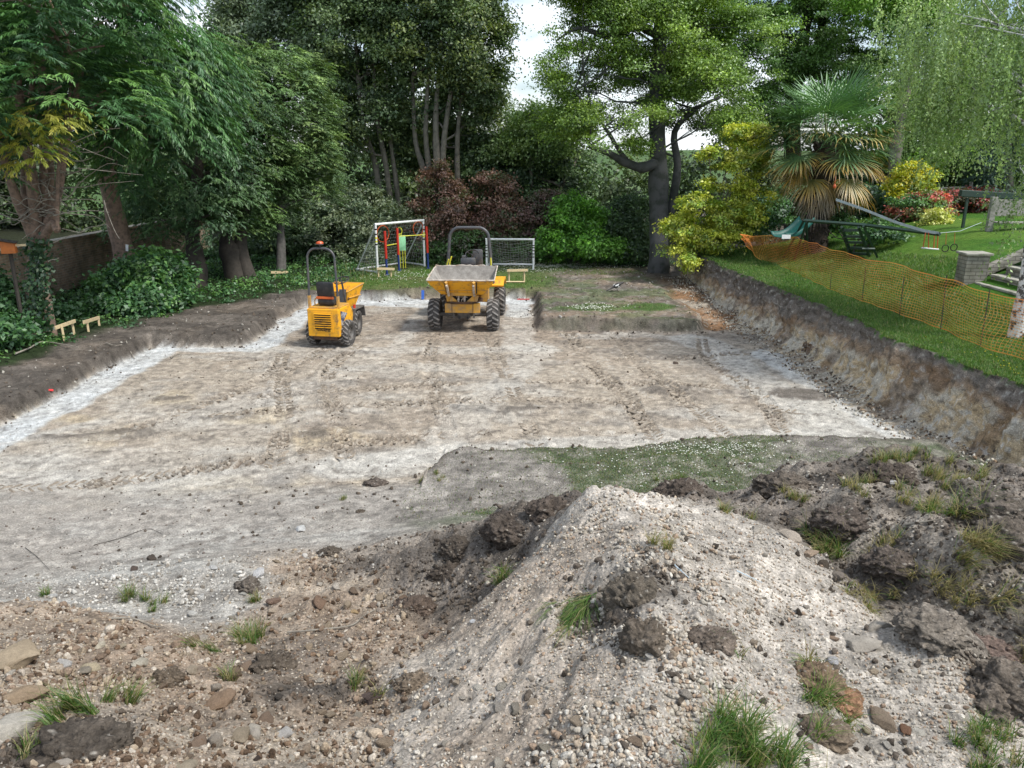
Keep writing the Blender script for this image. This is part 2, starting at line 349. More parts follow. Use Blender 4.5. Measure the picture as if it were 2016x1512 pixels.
def veg_x(y):        # where the bare soil gives way to undergrowth on the side of the garden wall
    return np.interp(y, [8, 15.4, 18.5, 22.3, 25, 27.9, 31], [-10.9, -10.6, -10.4, -9.4, -7.0, -5.7, -5.4])
NEAR = [  # (photo x, photo y, height) of the visible lie of the spoil
    (0, 1000, .12), (300, 1000, .12), (600, 1010, .18), (850, 1000, .27), (1050, 940, .3), (0, 1100, .26), (250, 1095, .28), (450, 1080, .3), (600, 1060, .32), (760, 1040, .34),
    (100, 1160, .42), (220, 1135, .55), (360, 1125, .62), (480, 1112, .62), (560, 1095, .5), (300, 1205, .55), (430, 1205, .58), (150, 1195, .6),
    (0, 1182, 1.0), (90, 1190, 1.02), (200, 1215, .98), (320, 1245, .9), (430, 1270, .86), (0, 1512, 1.78), (200, 1512, 1.72), (400, 1512, 1.62), (600, 1512, 1.45),
    (0, 1350, 1.42), (180, 1340, 1.35), (330, 1350, 1.26), (500, 1350, 1.14), (620, 1400, 1.18), (540, 1270, .86), (640, 1310, .95),
    (620, 1150, .55), (600, 1210, .66), (680, 1240, .74), (720, 1290, .9), (770, 1400, 1.2), (730, 1512, 1.42),
    (1125, 972, 1.5), (1060, 985, 1.42), (1000, 1000, 1.32), (930, 1030, 1.14), (860, 1060, .98), (790, 1078, .76), (720, 1085, .58), (1020, 1090, 1.3), (930, 1130, 1.05), (850, 1150, .86), (760, 1160, .68),
    (860, 1230, .86), (950, 1190, 1.08), (800, 1260, .86),
    (1150, 972, 2.04), (1195, 984, 2.02), (1120, 1010, 1.9), (1085, 1052, 1.74), (1010, 1130, 1.5), (940, 1215, 1.38), (860, 1290, 1.25), (1100, 1200, 1.85), (1000, 1300, 1.62), (880, 1380, 1.45), (850, 1512, 1.55),
    (1000, 1512, 1.72), (1200, 1512, 1.84), (1200, 1380, 1.9), (1200, 1280, 1.9), (1240, 1180, 2.06), (1225, 1090, 2.06), (1150, 1130, 1.84), (1185, 1180, 1.88), (1180, 1250, 1.84), (1265, 1260, 1.97), (1290, 1012, 1.98), (1400, 1100, 1.86), (1400, 1030, 1.86), (1480, 1035, 1.8),
    (1540, 1060, 1.72), (1600, 1100, 1.64), (1700, 1205, 1.52), (1780, 1290, 1.47), (1900, 1375, 1.42), (2016, 1425, 1.45), (1500, 1200, 1.78), (1500, 1350, 1.8), (1700, 1400, 1.62), (1900, 1500, 1.52), (1450, 1512, 1.84), (1650, 1512, 1.72), (1620, 1260, 1.66),
    (1270, 968, 1.10), (1330, 950, 1.12), (1390, 958, 1.00), (1440, 985, 1.05), (1500, 940, 1.30), (1560, 935, 1.42), (1640, 930, 1.50), (1700, 895, 1.40), (1760, 885, 1.40), (1820, 905, 1.52), (1900, 950, 1.68), (2016, 945, 1.70),
    (1560, 1020, 1.40), (1650, 1020, 1.58), (1700, 1000, 1.65), (1640, 1085, 1.40), (1700, 1120, 1.52), (1720, 1185, 1.40), (1850, 1080, 1.84), (2000, 1090, 1.90), (1850, 1180, 1.88), (1950, 1180, 1.95), (1790, 1215, 1.76), (1860, 1262, 1.76), (1950, 1285, 1.78), (2016, 1290, 1.80),
    (1800, 1262, 1.32), (1880, 1310, 1.3), (1960, 1325, 1.32), (2016, 1350, 1.35), (1930, 1365, 1.38)]
CW = [(PX(*p)[0], PX(*p)[1], p[2]) for p in NEAR]
CW += [(x, 9.7, .3) for x in (0, 1.5, 3, 4.5, 6)] + [(x, 10.6, .3) for x in (0.5, 3, 5.5)] + [(x, 8.8, .32) for x in (.3, 1.6, 3.0)] + [(1.2, 8.0, .5), (.6, 7.0, .8), (6.4, 9.2, .3), (6.6, 8.2, .6), (6.8, 7.0, 1.1), (4.9, 8.7, .5), (6, 5, 1.8)]
CW += [(x, 1.2, 2.0) for x in (-7, -3.5, 0, 3.5, 7)] + [(x, 0, 2.1) for x in (-8, 0, 8)] + [(-7, 5, 1.3), (-8, 3, 1.7), (-7.5, 7.5, .4), (-7, 6.3, .7), (-11, 6, .9), (-11, 9, .4), (-10, 11, .3), (-3, 9.6, .06), (-6, 9.3, .03), (-1.6, 9.8, .14)]
CW = np.array(CW)
def _fit(P):
    n = len(P); D = np.hypot(P[:, None, 0] - P[None, :, 0], P[:, None, 1] - P[None, :, 1]) + 0
    A = np.zeros((n + 3, n + 3)); A[:n, :n] = np.sqrt(D * D + .02) - np.eye(n) * -.004 * 0; A[:n, :n] -= np.eye(n) * .05
    A[:n, n] = 1; A[:n, n + 1] = P[:, 0]; A[:n, n + 2] = P[:, 1]; A[n:, :n] = A[:n, n:].T
    b = np.zeros(n + 3); b[:n] = P[:, 2]; return np.linalg.solve(A, b)
WR = _fit(CW)
def rbf(x, y):
    r = WR[-3] + WR[-2] * x + WR[-1] * y
    for i in range(len(CW)): r = r + WR[i] * np.sqrt((x - CW[i, 0]) ** 2 + (y - CW[i, 1]) ** 2 + .02)
    return r
TRACKS = [[(-3.6, 10.8), (-4.2, 13.5), (-4.9, 16.0), (-4.5, 18.4)], [(-2.6, 11.2), (-3.3, 13.6), (-4.0, 16.2), (-3.8, 18.6)], [(2.4, 12.0), (2.2, 14.5), (1.8, 17.0), (1.5, 20.2)], [(3.6, 11.9), (3.3, 14.5), (2.9, 17.0), (2.7, 20.2)],
          [(-6.5, 12.6), (-5.6, 14.6), (-5.2, 16.2), (-5.5, 18.0)], [(-1.0, 11.6), (-1.4, 14.0), (-1.9, 17.0), (-2.0, 20.0)], [(.4, 11.7), (.1, 14.2), (-.3, 17.2), (-.6, 20.0)],
          [(-5.5, 13.2), (-2.0, 14.0), (1.5, 14.1), (5.3, 13.4)], [(-5.0, 14.4), (-1.5, 15.3), (1.9, 15.4), (5.2, 14.9)], [(1.2, 17.2), (3.2, 17.4), (5.6, 17.9)], [(-8.0, 9.6), (-5.5, 10.4), (-2.5, 11.8), (.5, 12.6)], [(4.6, 12.3), (4.9, 14.8), (4.6, 17.6), (5.4, 21.5)]]
def tracks(x, y):
    """pressed-in tyre marks: (depth, how much of a mark is there)"""
    h = np.zeros(x.shape); w = np.zeros(x.shape)
    for ti, tr in enumerate(TRACKS):
        pts = cat_curve([(p[0], p[1], 0) for p in tr], 6); acc = 0
        best = np.full(x.shape, 9.0); bu = np.zeros(x.shape); bv = np.zeros(x.shape)
        for a, b in zip(pts[:-1], pts[1:]):
            dx, dy = b[0] - a[0], b[1] - a[1]; l = math.hypot(dx, dy); t = ((x - a[0]) * dx + (y - a[1]) * dy) / (l * l)
            tcl = np.clip(t, 0, 1); v = ((x - a[0]) * -dy + (y - a[1]) * dx) / l; d = np.hypot(x - a[0] - tcl * dx, y - a[1] - tcl * dy)
            m = d < best; best = np.where(m, d, best); bu = np.where(m, acc + tcl * l, bu); bv = np.where(m, v, bv); acc += l
        k = sst(.22, .15, best) * sst(.42, .62, fbm(x, y, 1.1, 3, 300 + ti))
        s = np.sin(2 * math.pi * (bu / .19 + np.abs(bv) / .2))
        h += k * (-.016 + .024 * np.clip(s * 2.5, -1, 1)); h += .022 * sst(.10, .02, np.abs(best - .22)) * sst(.35, .6, fbm(x, y, .6, 3, 330 + ti)) * (best < .4)
        w = np.maximum(w, k)
    return h, w
def block_m(x, y):   # the uncut block behind the pit, next to the bank: 1 on it
    n = (fbm(x, y, 1.2, 3, 40) - .5) * .8
    return sst(5.6, 4.9, x + n)
def G(x, y, parts=False):
    """height of the ground"""
    x = np.asarray(x, float); y = np.asarray(y, float); shp = x.shape; x = x.ravel(); y = y.ravel()
    wx = x + (fbm(x, y, .7, 3, 5) - .5) * .35; wy = y + (fbm(x, y, .7, 3, 6) - .5) * .35
    d = pit_d(wx, wy)
    far = y > 19.5; blk = (x > .45) & far & (y < 34)
    bm = block_m(x, y)
    h = np.where((x < -6.3) & (y < 24), .27, .34); h = np.where(y < 12.5, .27, h)
    w = np.where((y < 12.5) & (x < -1.25), 2.6, np.where((y > 24) & (x < .7), .10, .20))
    ramp = .28 * sst(20.3, 27, y)
    z = h * sst(0, 1, d / w)
    z = np.where(blk, np.maximum(ramp * sst(0, 1, d / .6), (.32 * bm) * sst(0, .3, d) + 0), z)
    # the dumped berm along the edge of the left ledge
    left = (x < -6.3) & (y > 11.5) & (y < 25)
    z = z + np.where(left, .04 * np.exp(-((d - .45) / .3) ** 2) * (fbm(x, y, .9, 3, 9) * 1.4), 0)
    rough_out = np.where(y > 20, .06, .075) * sst(.0, .3, d)
    lawn = sst(25.4, 26.2, y + (fbm(x, y, 2, 3, 12) - .5) * 1.5) * (1 - blk * 1.0 * sst(.6, 1.6, x))
    lum, _ = worley(x, y, .28, 3)
    clod = (fbm(x, y, .35, 4, 20) - .5) * 2
    z = z + rough_out * clod * (1 - lawn * .85) + .05 * (blk & (d > 0)) * (.5 - lum) * 1.6 * sst(.4, .65, fbm(x, y, 1.5, 3, 77))
    th, tw = tracks(x, y)
    inside = sst(.05, -.15, d)
    z = z + inside * ((fbm(x, y, 2.2, 3, 30) - .5) * .05 + (fbm(x * .6, y, .25, 5, 31, .6) - .5) * .045 + (.5 - worley(x * .7, y, .16, 35)[0]) * .022 * sst(.4, .6, fbm(x, y, .9, 3, 36)) + th)
    # strips of clods pushed up in the pit
    z = z + inside * .05 * sst(.66, .78, fbm(x * .5, y * 1.3, .8, 4, 33)) * fbm(x, y, .12, 2, 34)
    z = np.where(y < 26, z, z - .0) + .15 * sst(-9.0, -12.5, x) * sst(12, 16, y)
    # the spoil in front
    nb = sst(10.9, 9.4, y)
    if (nb > 0).any():
        i = nb > 0; xn, yn = x[i], y[i]; r = rbf(xn, yn)
        K = soil_w(xn, yn); rel = sst(.35, .7, r)
        rr, _ = worley(xn + (fbm(xn, yn, .3, 2, 51) - .5) * .2, yn, .34, 8); rr2, _ = worley(xn, yn, .14, 14)
        rough = (fbm(xn, yn, .5, 4, 44) - .5) * .26 + (.45 - rr) * .13 + (.45 - rr2) * .05
        fine = (fbm(xn, yn, .12, 4, 45, .6) - .5)
        dark = K['dark']; brown = K['brown']; grav = K['gravel']
        det = rough * (dark * 1.0 + K['loam'] * .9 + brown * .45 + grav * .22 + K['chalk'] * .3) * (.25 + .75 * rel) + fine * (.06 * dark + .045 * brown + .022 * grav + .035)
        lumps = (fbm(xn, yn, .9, 3, 46) - .5) * .18 * (dark + K['loam'] + .6 * brown) * rel
        pk = np.array(PX(1190, 1030, 2.0)[:2]); ax = xn - pk[0]; ay = yn - pk[1]; an = np.arctan2(ax, -ay); rd = np.hypot(ax, ay); lumps = lumps + grav * sst(.15, .9, rd) * ((np.abs(fbm(an * 2.2 + 9, rd * .25, .35, 4, 47) - .5) * -2 + .35) * .09) + grav * (fbm(xn, yn, .35, 4, 48) - .5) * .13
        z[i] = z[i] * (1 - nb[i]) + (r + det + lumps) * nb[i] + 0
    # the bank and the garden above it
    bx = bank_x(y) + (fbm(x * .6, y, .55, 4, 60) - .5) * .42
    db = x - bx; zt = 1.2 + (fbm(x, y, 2, 2, 61) - .5) * .1
    gully = (fbm(x * .8, y * 1.2, .35, 5, 62, .6) - .5) * .5
    t = np.clip((db - .22) / .36, 0, 1)
    tt = np.clip(t * (1.35 - .35 * t), 0, 1)
    zb = zt * np.where(tt < .28, tt * .75, .21 + (tt - .28) * 1.097)
    up = np.interp(x, [7.3, 9.0, 9.8, 10.8, 12.0, 13.5, 15, 22, 40, 70], [0, .12, .22, .52, .95, 1.22, 1.32, 1.6, 2.0, 2.5]) * sst(2, 8, y + 6)
    up = up * (1 - .3 * sst(19, 24, y) * sst(13.5, 11, x))
    zb = zb 
    zb = zb + up * (db > .3) + (fbm(x, y, .25, 3, 63) - .5) * .03 * (db > .5)
    zb = np.where(db < -.02, -9, zb)
    kk = sst(33, 29, y); zb = zb * np.where(zb > -5, .35 + .65 * kk, 1) 
    z = np.maximum(z, zb)
    return z.reshape(shp)
def soil_w(x, y):
    """how much of each spoil lies at a place in the foreground: pale gravel, brown spoil, dark topsoil"""
    jx = x + (fbm(x, y, .5, 4, 70) - .5) * .5; jy = y + (fbm(x, y, .5, 4, 71) - .5) * .5
    W = {k: np.zeros(x.shape) for k in ('gravel', 'brown', 'dark', 'crust', 'chalk', 'turf', 'loam')}
    best = np.zeros(x.shape)
    for k, sx, sy, pw in SOILS:
        w = pw / (((jx - sx) ** 2 + (jy - sy) ** 2) + .01) ** 2.2; W[k] += w; best += w
    for k in W: W[k] = W[k] / best
    return W
_S = [('crust', (0, 1000, .15), (200, 1000, .15), (400, 1000, .2), (550, 1000, .2), (0, 1080, .26), (200, 1080, .3), (400, 1070, .3), (0, 940, 0), (300, 940, 0), (650, 980, .2), (700, 1050, .35), (540, 1060, .3)),
      ('turf', (820, 1010, .3), (900, 990, .3), (980, 960, .3), (1100, 940, .3), (1250, 950, .3), (1400, 930, .3), (1500, 900, .3), (1650, 900, .3), (1350, 900, .3)),
      ('crust', (950, 920, .3), (1050, 915, .3), (760, 970, .25), (850, 960, .3)),
      ('dark', (1100, 985, 1.5), (1000, 1020, 1.3), (900, 1080, 1.0), (800, 1130, .8), (950, 1130, 1.1), (850, 1180, .9), (740, 1120, .6), (1040, 1070, 1.35), (900, 1160, 1)),
      ('chalk', (150, 1160, .5), (240, 1150, .55), (330, 1150, .6), (420, 1160, .6), (400, 1195, .6), (500, 1130, .6), (300, 1190, .6)),
      ('brown', (0, 1250, 1.2), (100, 1220, 1.1), (200, 1260, 1.1), (300, 1300, 1.1), (400, 1330, 1.1), (550, 1280, .9), (650, 1330, 1), (700, 1400, 1.2), (100, 1400, 1.5), (400, 1450, 1.5), (600, 1450, 1.3), (650, 1500, 1.4), (200, 1512, 1.7), (50, 1330, 1.4),
       (600, 1150, .6), (650, 1200, .7), (560, 1130, .5), (760, 1210, .8), (820, 1250, .9), (500, 1230, .8), (690, 1170, .6), (720, 1250, .8)),
      ('dark', (150, 1460, 1.6), (620, 1370, 1.1)),
      ('gravel', (1150, 990, 2), (1200, 1000, 2), (1100, 1080, 1.8), (1020, 1160, 1.6), (950, 1250, 1.4), (880, 1320, 1.35), (1100, 1250, 1.85), (1000, 1400, 1.65), (850, 1440, 1.5), (800, 1512, 1.5), (1000, 1512, 1.7), (1200, 1512, 1.8), (1200, 1400, 1.9), (1300, 1300, 1.9),
       (1300, 1100, 1.9), (1400, 1060, 1.85), (1480, 1060, 1.8), (1560, 1110, 1.7), (1500, 1200, 1.75), (1650, 1200, 1.6), (1720, 1270, 1.5), (1500, 1350, 1.8), (1700, 1400, 1.6), (1830, 1360, 1.45), (1900, 1450, 1.45), (1400, 1450, 1.8), (1600, 1500, 1.75), (1800, 1500, 1.6), (2000, 1490, 1.5)),
      ('loam', (1850, 1100, 1.75), (1800, 1180, 1.75), (1950, 1130, 1.82), (1900, 1230, 1.75), (1990, 1230, 1.8), (1830, 1230, 1.7), (1750, 1070, 1.6), (1560, 950, 1.35), (1500, 955, 1.25), (1880, 1150, 1.8), (1960, 1190, 1.83), (1640, 1000, 1.45), (1760, 960, 1.45)),
      ('dark', (1240, 1160, 2.02), (1270, 975, 1.15), (1340, 960, 1.15), (1450, 960, 1.1), (1540, 950, 1.3), (1620, 960, 1.4), (1700, 950, 1.45), (1780, 900, 1.3), (1850, 950, 1.5), (1950, 960, 1.6), (2010, 960, 1.6),
       (1560, 1010, 1.35), (1650, 1050, 1.4), (1700, 1130, 1.42), (1930, 1060, 1.75), (1850, 1300, 1.3), (1990, 1310, 1.4), (1950, 1330, 1.35), (1480, 1000, 1.15), (2000, 1370, 1.4), (1400, 985, 1.05), (1740, 1200, 1.3))]
SOILS = []
for g in _S:
    for p in g[1:]:
        q = PX(*p); SOILS.append((g[0], q[0], q[1], 1.0))
CL = dict(chalk=(.60, .585, .54), pale=(.60, .63, .64), tan=(.405, .355, .29), brown=(.30, .24, .185), ochre=(.50, .41, .27), crust=(.36, .335, .30), loam=(.29, .26, .222), dark=(.115, .102, .089), gravel=(.47, .435, .385), orange=(.30, .175, .095), turf=(.055, .10, .028), lawn=(.075, .16, .028))
CL = {k: np.array(v) for k, v in CL.items()}
STRIPS = [  # pale footing lines: points, width, strength
    ([(-8.5, 9.5), (-8.5, 11.4), (-8.55, 15), (-8.55, 18.2)], .40, 1.0), ([(-8.6, 18.25), (-6.3, 18.3)], .22, .85), ([(-6.3, 18.3), (-6.25, 21), (-6.2, 24.0)], .36, 1.0), ([(-6.0, 24.3), (-4.9, 24.45), (-3.6, 24.8), (-2.3, 24.8), (-.5, 24.8), (.5, 24.8)], .42, .95),
    ([(-4.0, 24.2), (-2.0, 23.9)], .30, .8), ([(.2, 25), (.2, 22.6)], .33, .9), ([(.2, 22.8), (.15, 20.5), (.3, 18.5)], .42, .45), ([(-2.6, 24), (-2.75, 21.5), (-2.9, 18.8)], .22, .5), ([(-6.2, 18.25), (-3, 18.2), (0, 18.25), (.9, 18.3)], .32, .42),
    ([(.6, 18.4), (.2, 16.5), (-.4, 14.5), (-1.0, 12.4), (-1.6, 11.0)], .45, .42), ([(-3.2, 18.0), (-3.9, 15.5), (-5.6, 13.3)], .5, .25), ([(1.6, 19.7), (3.4, 19.9), (4.6, 19.6)], .25, .5), ([(4.7, 19.6), (5.2, 17.6), (5.0, 15.5), (5.6, 13.2), (6.1, 11.8)], .5, .72),
    ([(-2.6, 10.9), (-.9, 11.5), (1.2, 11.7), (3.2, 12.0), (5.6, 12.2)], .42, .7), ([(6.2, 17.8), (6.5, 14.5), (6.7, 12.2), (7.2, 9.8)], .42, .85), ([(-8.6, 11.5), (-7.2, 12.9)], .18, .6), ([(-8.2, 10.2), (-6.4, 10.3)], .3, .5), ([(-5.2, 10.2), (-2.6, 10.7), (-1.6, 10.9)], .4, .4)]
def ground_col(x, y, z):
    n1 = fbm(x, y, 1.6, 5, 100); n2 = fbm(x * .55, y, .5, 5, 101); n3 = fbm(x, y, .18, 3, 102); n4 = fbm(x * .5, y, 2.6, 4, 103)
    def mix(a, b, t): t = np.clip(t, 0, 1)[:, None]; return a * (1 - t) + b * t
    wx = x + (fbm(x, y, .7, 3, 5) - .5) * .35; wy = y + (fbm(x, y, .7, 3, 6) - .5) * .35; d = pit_d(wx, wy)
    N = len(x); one = np.ones((N, 3))
    c = one * CL['tan']
    c = mix(c, CL['brown'], sst(.48, .74, n1) * .4); c = mix(c, CL['chalk'] * .78, sst(.50, .74, n2 + (n4 - .5) * .6) * .4)
    c = mix(c, CL['ochre'], sst(.5, .7, fbm(x, y, 1.1, 4, 107)) * .55 * sst(16, 12, np.hypot(x + 7, (y - 11)) * 2 + 4))
    c = mix(c, CL['chalk'] * .85, .5 * sst(15.5, 12.5, y) * sst(.42, .62, n4)); c = mix(c, CL['chalk'] * .8, .45 * sst(3.2, 5.8, x) * sst(.35, .55, n2))
    c = mix(c, CL['brown'] * .95, .5 * sst(.52, .66, fbm(x * .7, y, .9, 4, 111)) * sst(1.0, 2.0, x) * sst(4.9, 3.6, x) * sst(15.6, 17.5, y))
    c = mix(c, CL['brown'] * .92, .45 * sst(18.5, 19.6, y) * sst(.4, .6, n1 + .08))
    c = mix(c, CL['dark'] * 1.8, .5 * sst(.60, .74, fbm(x * .45, y * 1.2, .55, 5, 104)) )
    c = mix(c, CL['dark'] * 1.3, .8 * sst(.68, .8, fbm(x * .5, y * 1.3, .8, 4, 33)))
    th, tw = tracks(x, y); c = mix(c, CL['brown'] * .65, tw * np.clip(-th / .025, 0, 1) * .85); c = mix(c, CL['tan'] * 1.25, tw * np.clip(th / .015, 0, 1) * .6)
    for pts, w, s in STRIPS:
        best = np.full(N, 9.0)
        for a, b in zip(pts[:-1], pts[1:]): best = np.minimum(best, seg_d(wx, wy, a, b)[0])
        k = sst(w + .10, w - .08, best + (n2 - .5) * .35 * (2 - s)) * s
        tgt = CL['pale'] if s > .75 else CL['chalk'] * .92
        c = mix(c, tgt, k * (.86 + .3 * (n2 - .5)))
    c = mix(c, CL['chalk'] * .95, sst(1.6, .3, bank_x(y) - x + (n2 - .5) * 1.2) * sst(19, 15, y) * .8)
    # a patch of dark soil on the chalk beside the bank
    e = np.hypot((x - 5.9) / .75, (y - 14.6) / .45); c = mix(c, CL['dark'] * 1.5, sst(1.2, .8, e + (n2 - .5) * .9) * .9)
    n5 = fbm(x * .8, y, .15, 5, 150, .7); n6 = fbm(x * .8, y, .06, 3, 151); c = c * (1 + (n5 - .5) * .9 + (n6 - .5) * .7)[:, None]; c = mix(c, CL['chalk'] * .9, sst(.64, .74, n5) * .4); c = mix(c, CL['dark'] * 1.5, sst(.37, .28, n5) * .5)
    # outside the pit
    o = sst(-.02, .10, d)
    soil = mix(one * CL['dark'] * .9, CL['dark'] * 1.5, sst(.4, .68, n2) * .8); soil = mix(soil, CL['brown'] * .7, sst(.58, .75, n1) * .3)
    lawnc = mix(one * CL['lawn'], np.array((.13, .17, .06)), sst(.35, .7, n1)); lawnc = mix(lawnc, np.array((.22, .20, .12)), sst(.62, .8, n2) * .5)
    oc = soil
    lawn_m = sst(25.0, 25.2, y + (n1 - .5) * .3) * sst(2.2, .9, x + (n1 - .5) * 2.2 - .9 * sst(28, 31, y)) * sst(-.0, .5, x - veg_x(y) + .3)
    edge = sst(.24, .12, d) * (y > 24); oc = mix(oc, lawnc, lawn_m * (1 - .8 * edge)); oc = mix(oc, np.array((.20, .19, .11)), lawn_m * sst(1.2, .3, d) * .3)
    # uncut block: churned turf
    blk = ((x > .45) & (y > 19.5)).astype(float) * sst(5.6, 4.9, x + (n1 - .5)); bt = mix(one * CL['dark'] * 1.35, CL['brown'] * .85, sst(.45, .7, n1)); g1 = sst(.5, .62, fbm(x * .6, y, .7, 4, 120))
    bt = mix(bt, CL['chalk'] * .55, sst(.55, .7, n3) * .4)
    e1 = np.hypot((x - 3.9) / .8, (y - 22.2) / .7); e2 = np.hypot((x - 2.3) / 1.0, (y - 22.0) / .5); gk = np.maximum(np.maximum(sst(1.2, .7, e1 + (n2 - .5)), sst(1.2, .6, e2 + (n2 - .5) * 1.5) * .8), g1 * .45)
    bt = mix(bt, np.array((.085, .15, .045)), gk); bt = mix(bt, CL['dark'] * 1.25, sst(.42, .22, d) * (.75 + .5 * (n5 - .5))); oc = mix(oc, bt, blk * (1 - .9 * lawn_m) * sst(19.5, 20, y))
    og = ((x > 4.5) & (y > 19.5)).astype(float) * sst(4.9, 5.5, x + (n1 - .5)); oc = mix(oc, mix(one * CL['orange'], CL['tan'], sst(.4, .7, n2)), og * sst(29, 26, y) * .9)
    # near block of turf
    nbk = sst(13, 12.4, y) * (x > -9); tf = mix(one * CL['crust'] * .62, CL['turf'], sst(.38, .6, n1 + .12 * np.sin(x * 1.1 - .6)) * .6); tf = mix(tf, CL['crust'] * .95, sst(.46, .66, n3) * .6)
    crust = mix(one * CL['crust'] * 1.06, CL['chalk'] * .85, sst(.46, .7, n2) * .6); crust = mix(crust, CL['dark'] * 1.7, sst(.56, .7, n3 * .5 + n2 * .5) * .6)
    oc = mix(oc, mix(crust, tf, sst(-1.5, -.8, x)), nbk); oc = mix(oc, CL['dark'] * 1.3, nbk * sst(.3, .05, np.abs(d - .1)) * sst(-1.6, -1, x) * .9)
    c = mix(c, oc, np.maximum(o, 0) * np.where((y < 12.4) & (x < -1.2), sst(-.2, .9, d), 1))
    # the foreground
    nb = sst(10.4, 9.0, y); i = nb > 0
    if i.any():
        K = soil_w(x[i], y[i]); a1, a2, a3 = n1[i], n2[i], n3[i]; on = np.ones((i.sum(), 3)); tt = {}
        tt['gravel'] = mix(mix(on * CL['gravel'], CL['gravel'] * 1.25, sst(.5, .75, a2)), CL['brown'] * 1.15, sst(.52, .72, a1) * .6)
        tt['brown'] = mix(mix(on * CL['brown'] * 1.1, CL['tan'] * 1.0, sst(.4, .7, a2) * .8), CL['dark'] * 1.3, sst(.58, .75, a1) * .7)
        tt['dark'] = mix(mix(on * CL['dark'] * 1.12, CL['dark'] * 2.2, sst(.45, .7, a2)), CL['brown'] * .9, sst(.6, .8, a3) * .35)
        tt['loam'] = mix(mix(on * CL['loam'], CL['loam'] * 1.3, sst(.45, .7, a2)), CL['dark'] * 1.3, sst(.52, .7, a1) * .8); tt['crust'] = crust[i]; tt['chalk'] = mix(on * CL['chalk'] * .72, CL['crust'] * .85, sst(.42, .62, a2) * .9)
        tt['turf'] = tf[i]
        nc = sum(tt[k] * K[k][:, None] for k in tt); c[i] = c[i] * (1 - nb[i][:, None]) + nc * nb[i][:, None]
    # bank: dark topsoil, brown, then chalk, with lobes of brown running down
    bx = bank_x(y) + (fbm(x * .6, y, .55, 4, 60) - .5) * .42; db = x - bx; inb = sst(-.25, .02, db) * sst(33, 30, y)
    zz = z / 1.2 + (fbm(z * 1.2 + x, y, .3, 5, 130, .6) - .5) * .6 + .34 * sst(14.5, 19.5, y); lobe = fbm(z * .6, y, .8, 4, 131); bn = fbm(z * 1.1, y, .28, 4, 132, .65); n3 = np.where(inb > .5, fbm(z, y, .12, 3, 133), n3)
    bcol = mix(mix(one * CL['chalk'] * .85, CL['tan'] * 1.15, sst(.36, .62, bn)), CL['brown'], sst(.22, .5, zz + (lobe - .5) * .9 + .22 * sst(15, 22, y))); bcol = mix(bcol, CL['orange'] * .7, sst(.58, .7, lobe) * sst(.9, .5, zz) * .8)
    bcol = mix(bcol, CL['dark'] * 1.25, sst(.52, .72, zz)); bcol = mix(bcol, CL['chalk'] * .7, sst(.60, .72, n3) * .55); bcol = mix(bcol, CL['dark'] * .8, sst(.42, .32, fbm(z, y, .13, 3, 160)) * .65)
    c = mix(c, bcol, inb)
    top = sst(.44, .54, db + (n3 - .5) * .16) * (z > 1.0) * sst(33, 31, y)
    gl = mix(one * np.array((.055, .15, .018)), np.array((.11, .20, .03)), sst(.4, .7, n1)); gl = mix(gl, np.array((.16, .15, .07)), sst(.6, .75, fbm(x, y, 1.4, 4, 140)) * .5 * sst(9.2, 8.4, x))
    c = mix(c, gl, top)
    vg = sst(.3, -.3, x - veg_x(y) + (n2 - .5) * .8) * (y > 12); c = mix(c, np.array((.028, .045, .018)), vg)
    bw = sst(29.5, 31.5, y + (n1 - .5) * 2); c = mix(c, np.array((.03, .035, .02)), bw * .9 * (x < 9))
    o_ = np.maximum(o, 0) * (1 - top); c = c * (1 + o_ * ((n5 - .5) * 1.0 + (n6 - .5) * .6))[:, None]
    return c * (1 + (n3 - .5)[:, None] * .22)

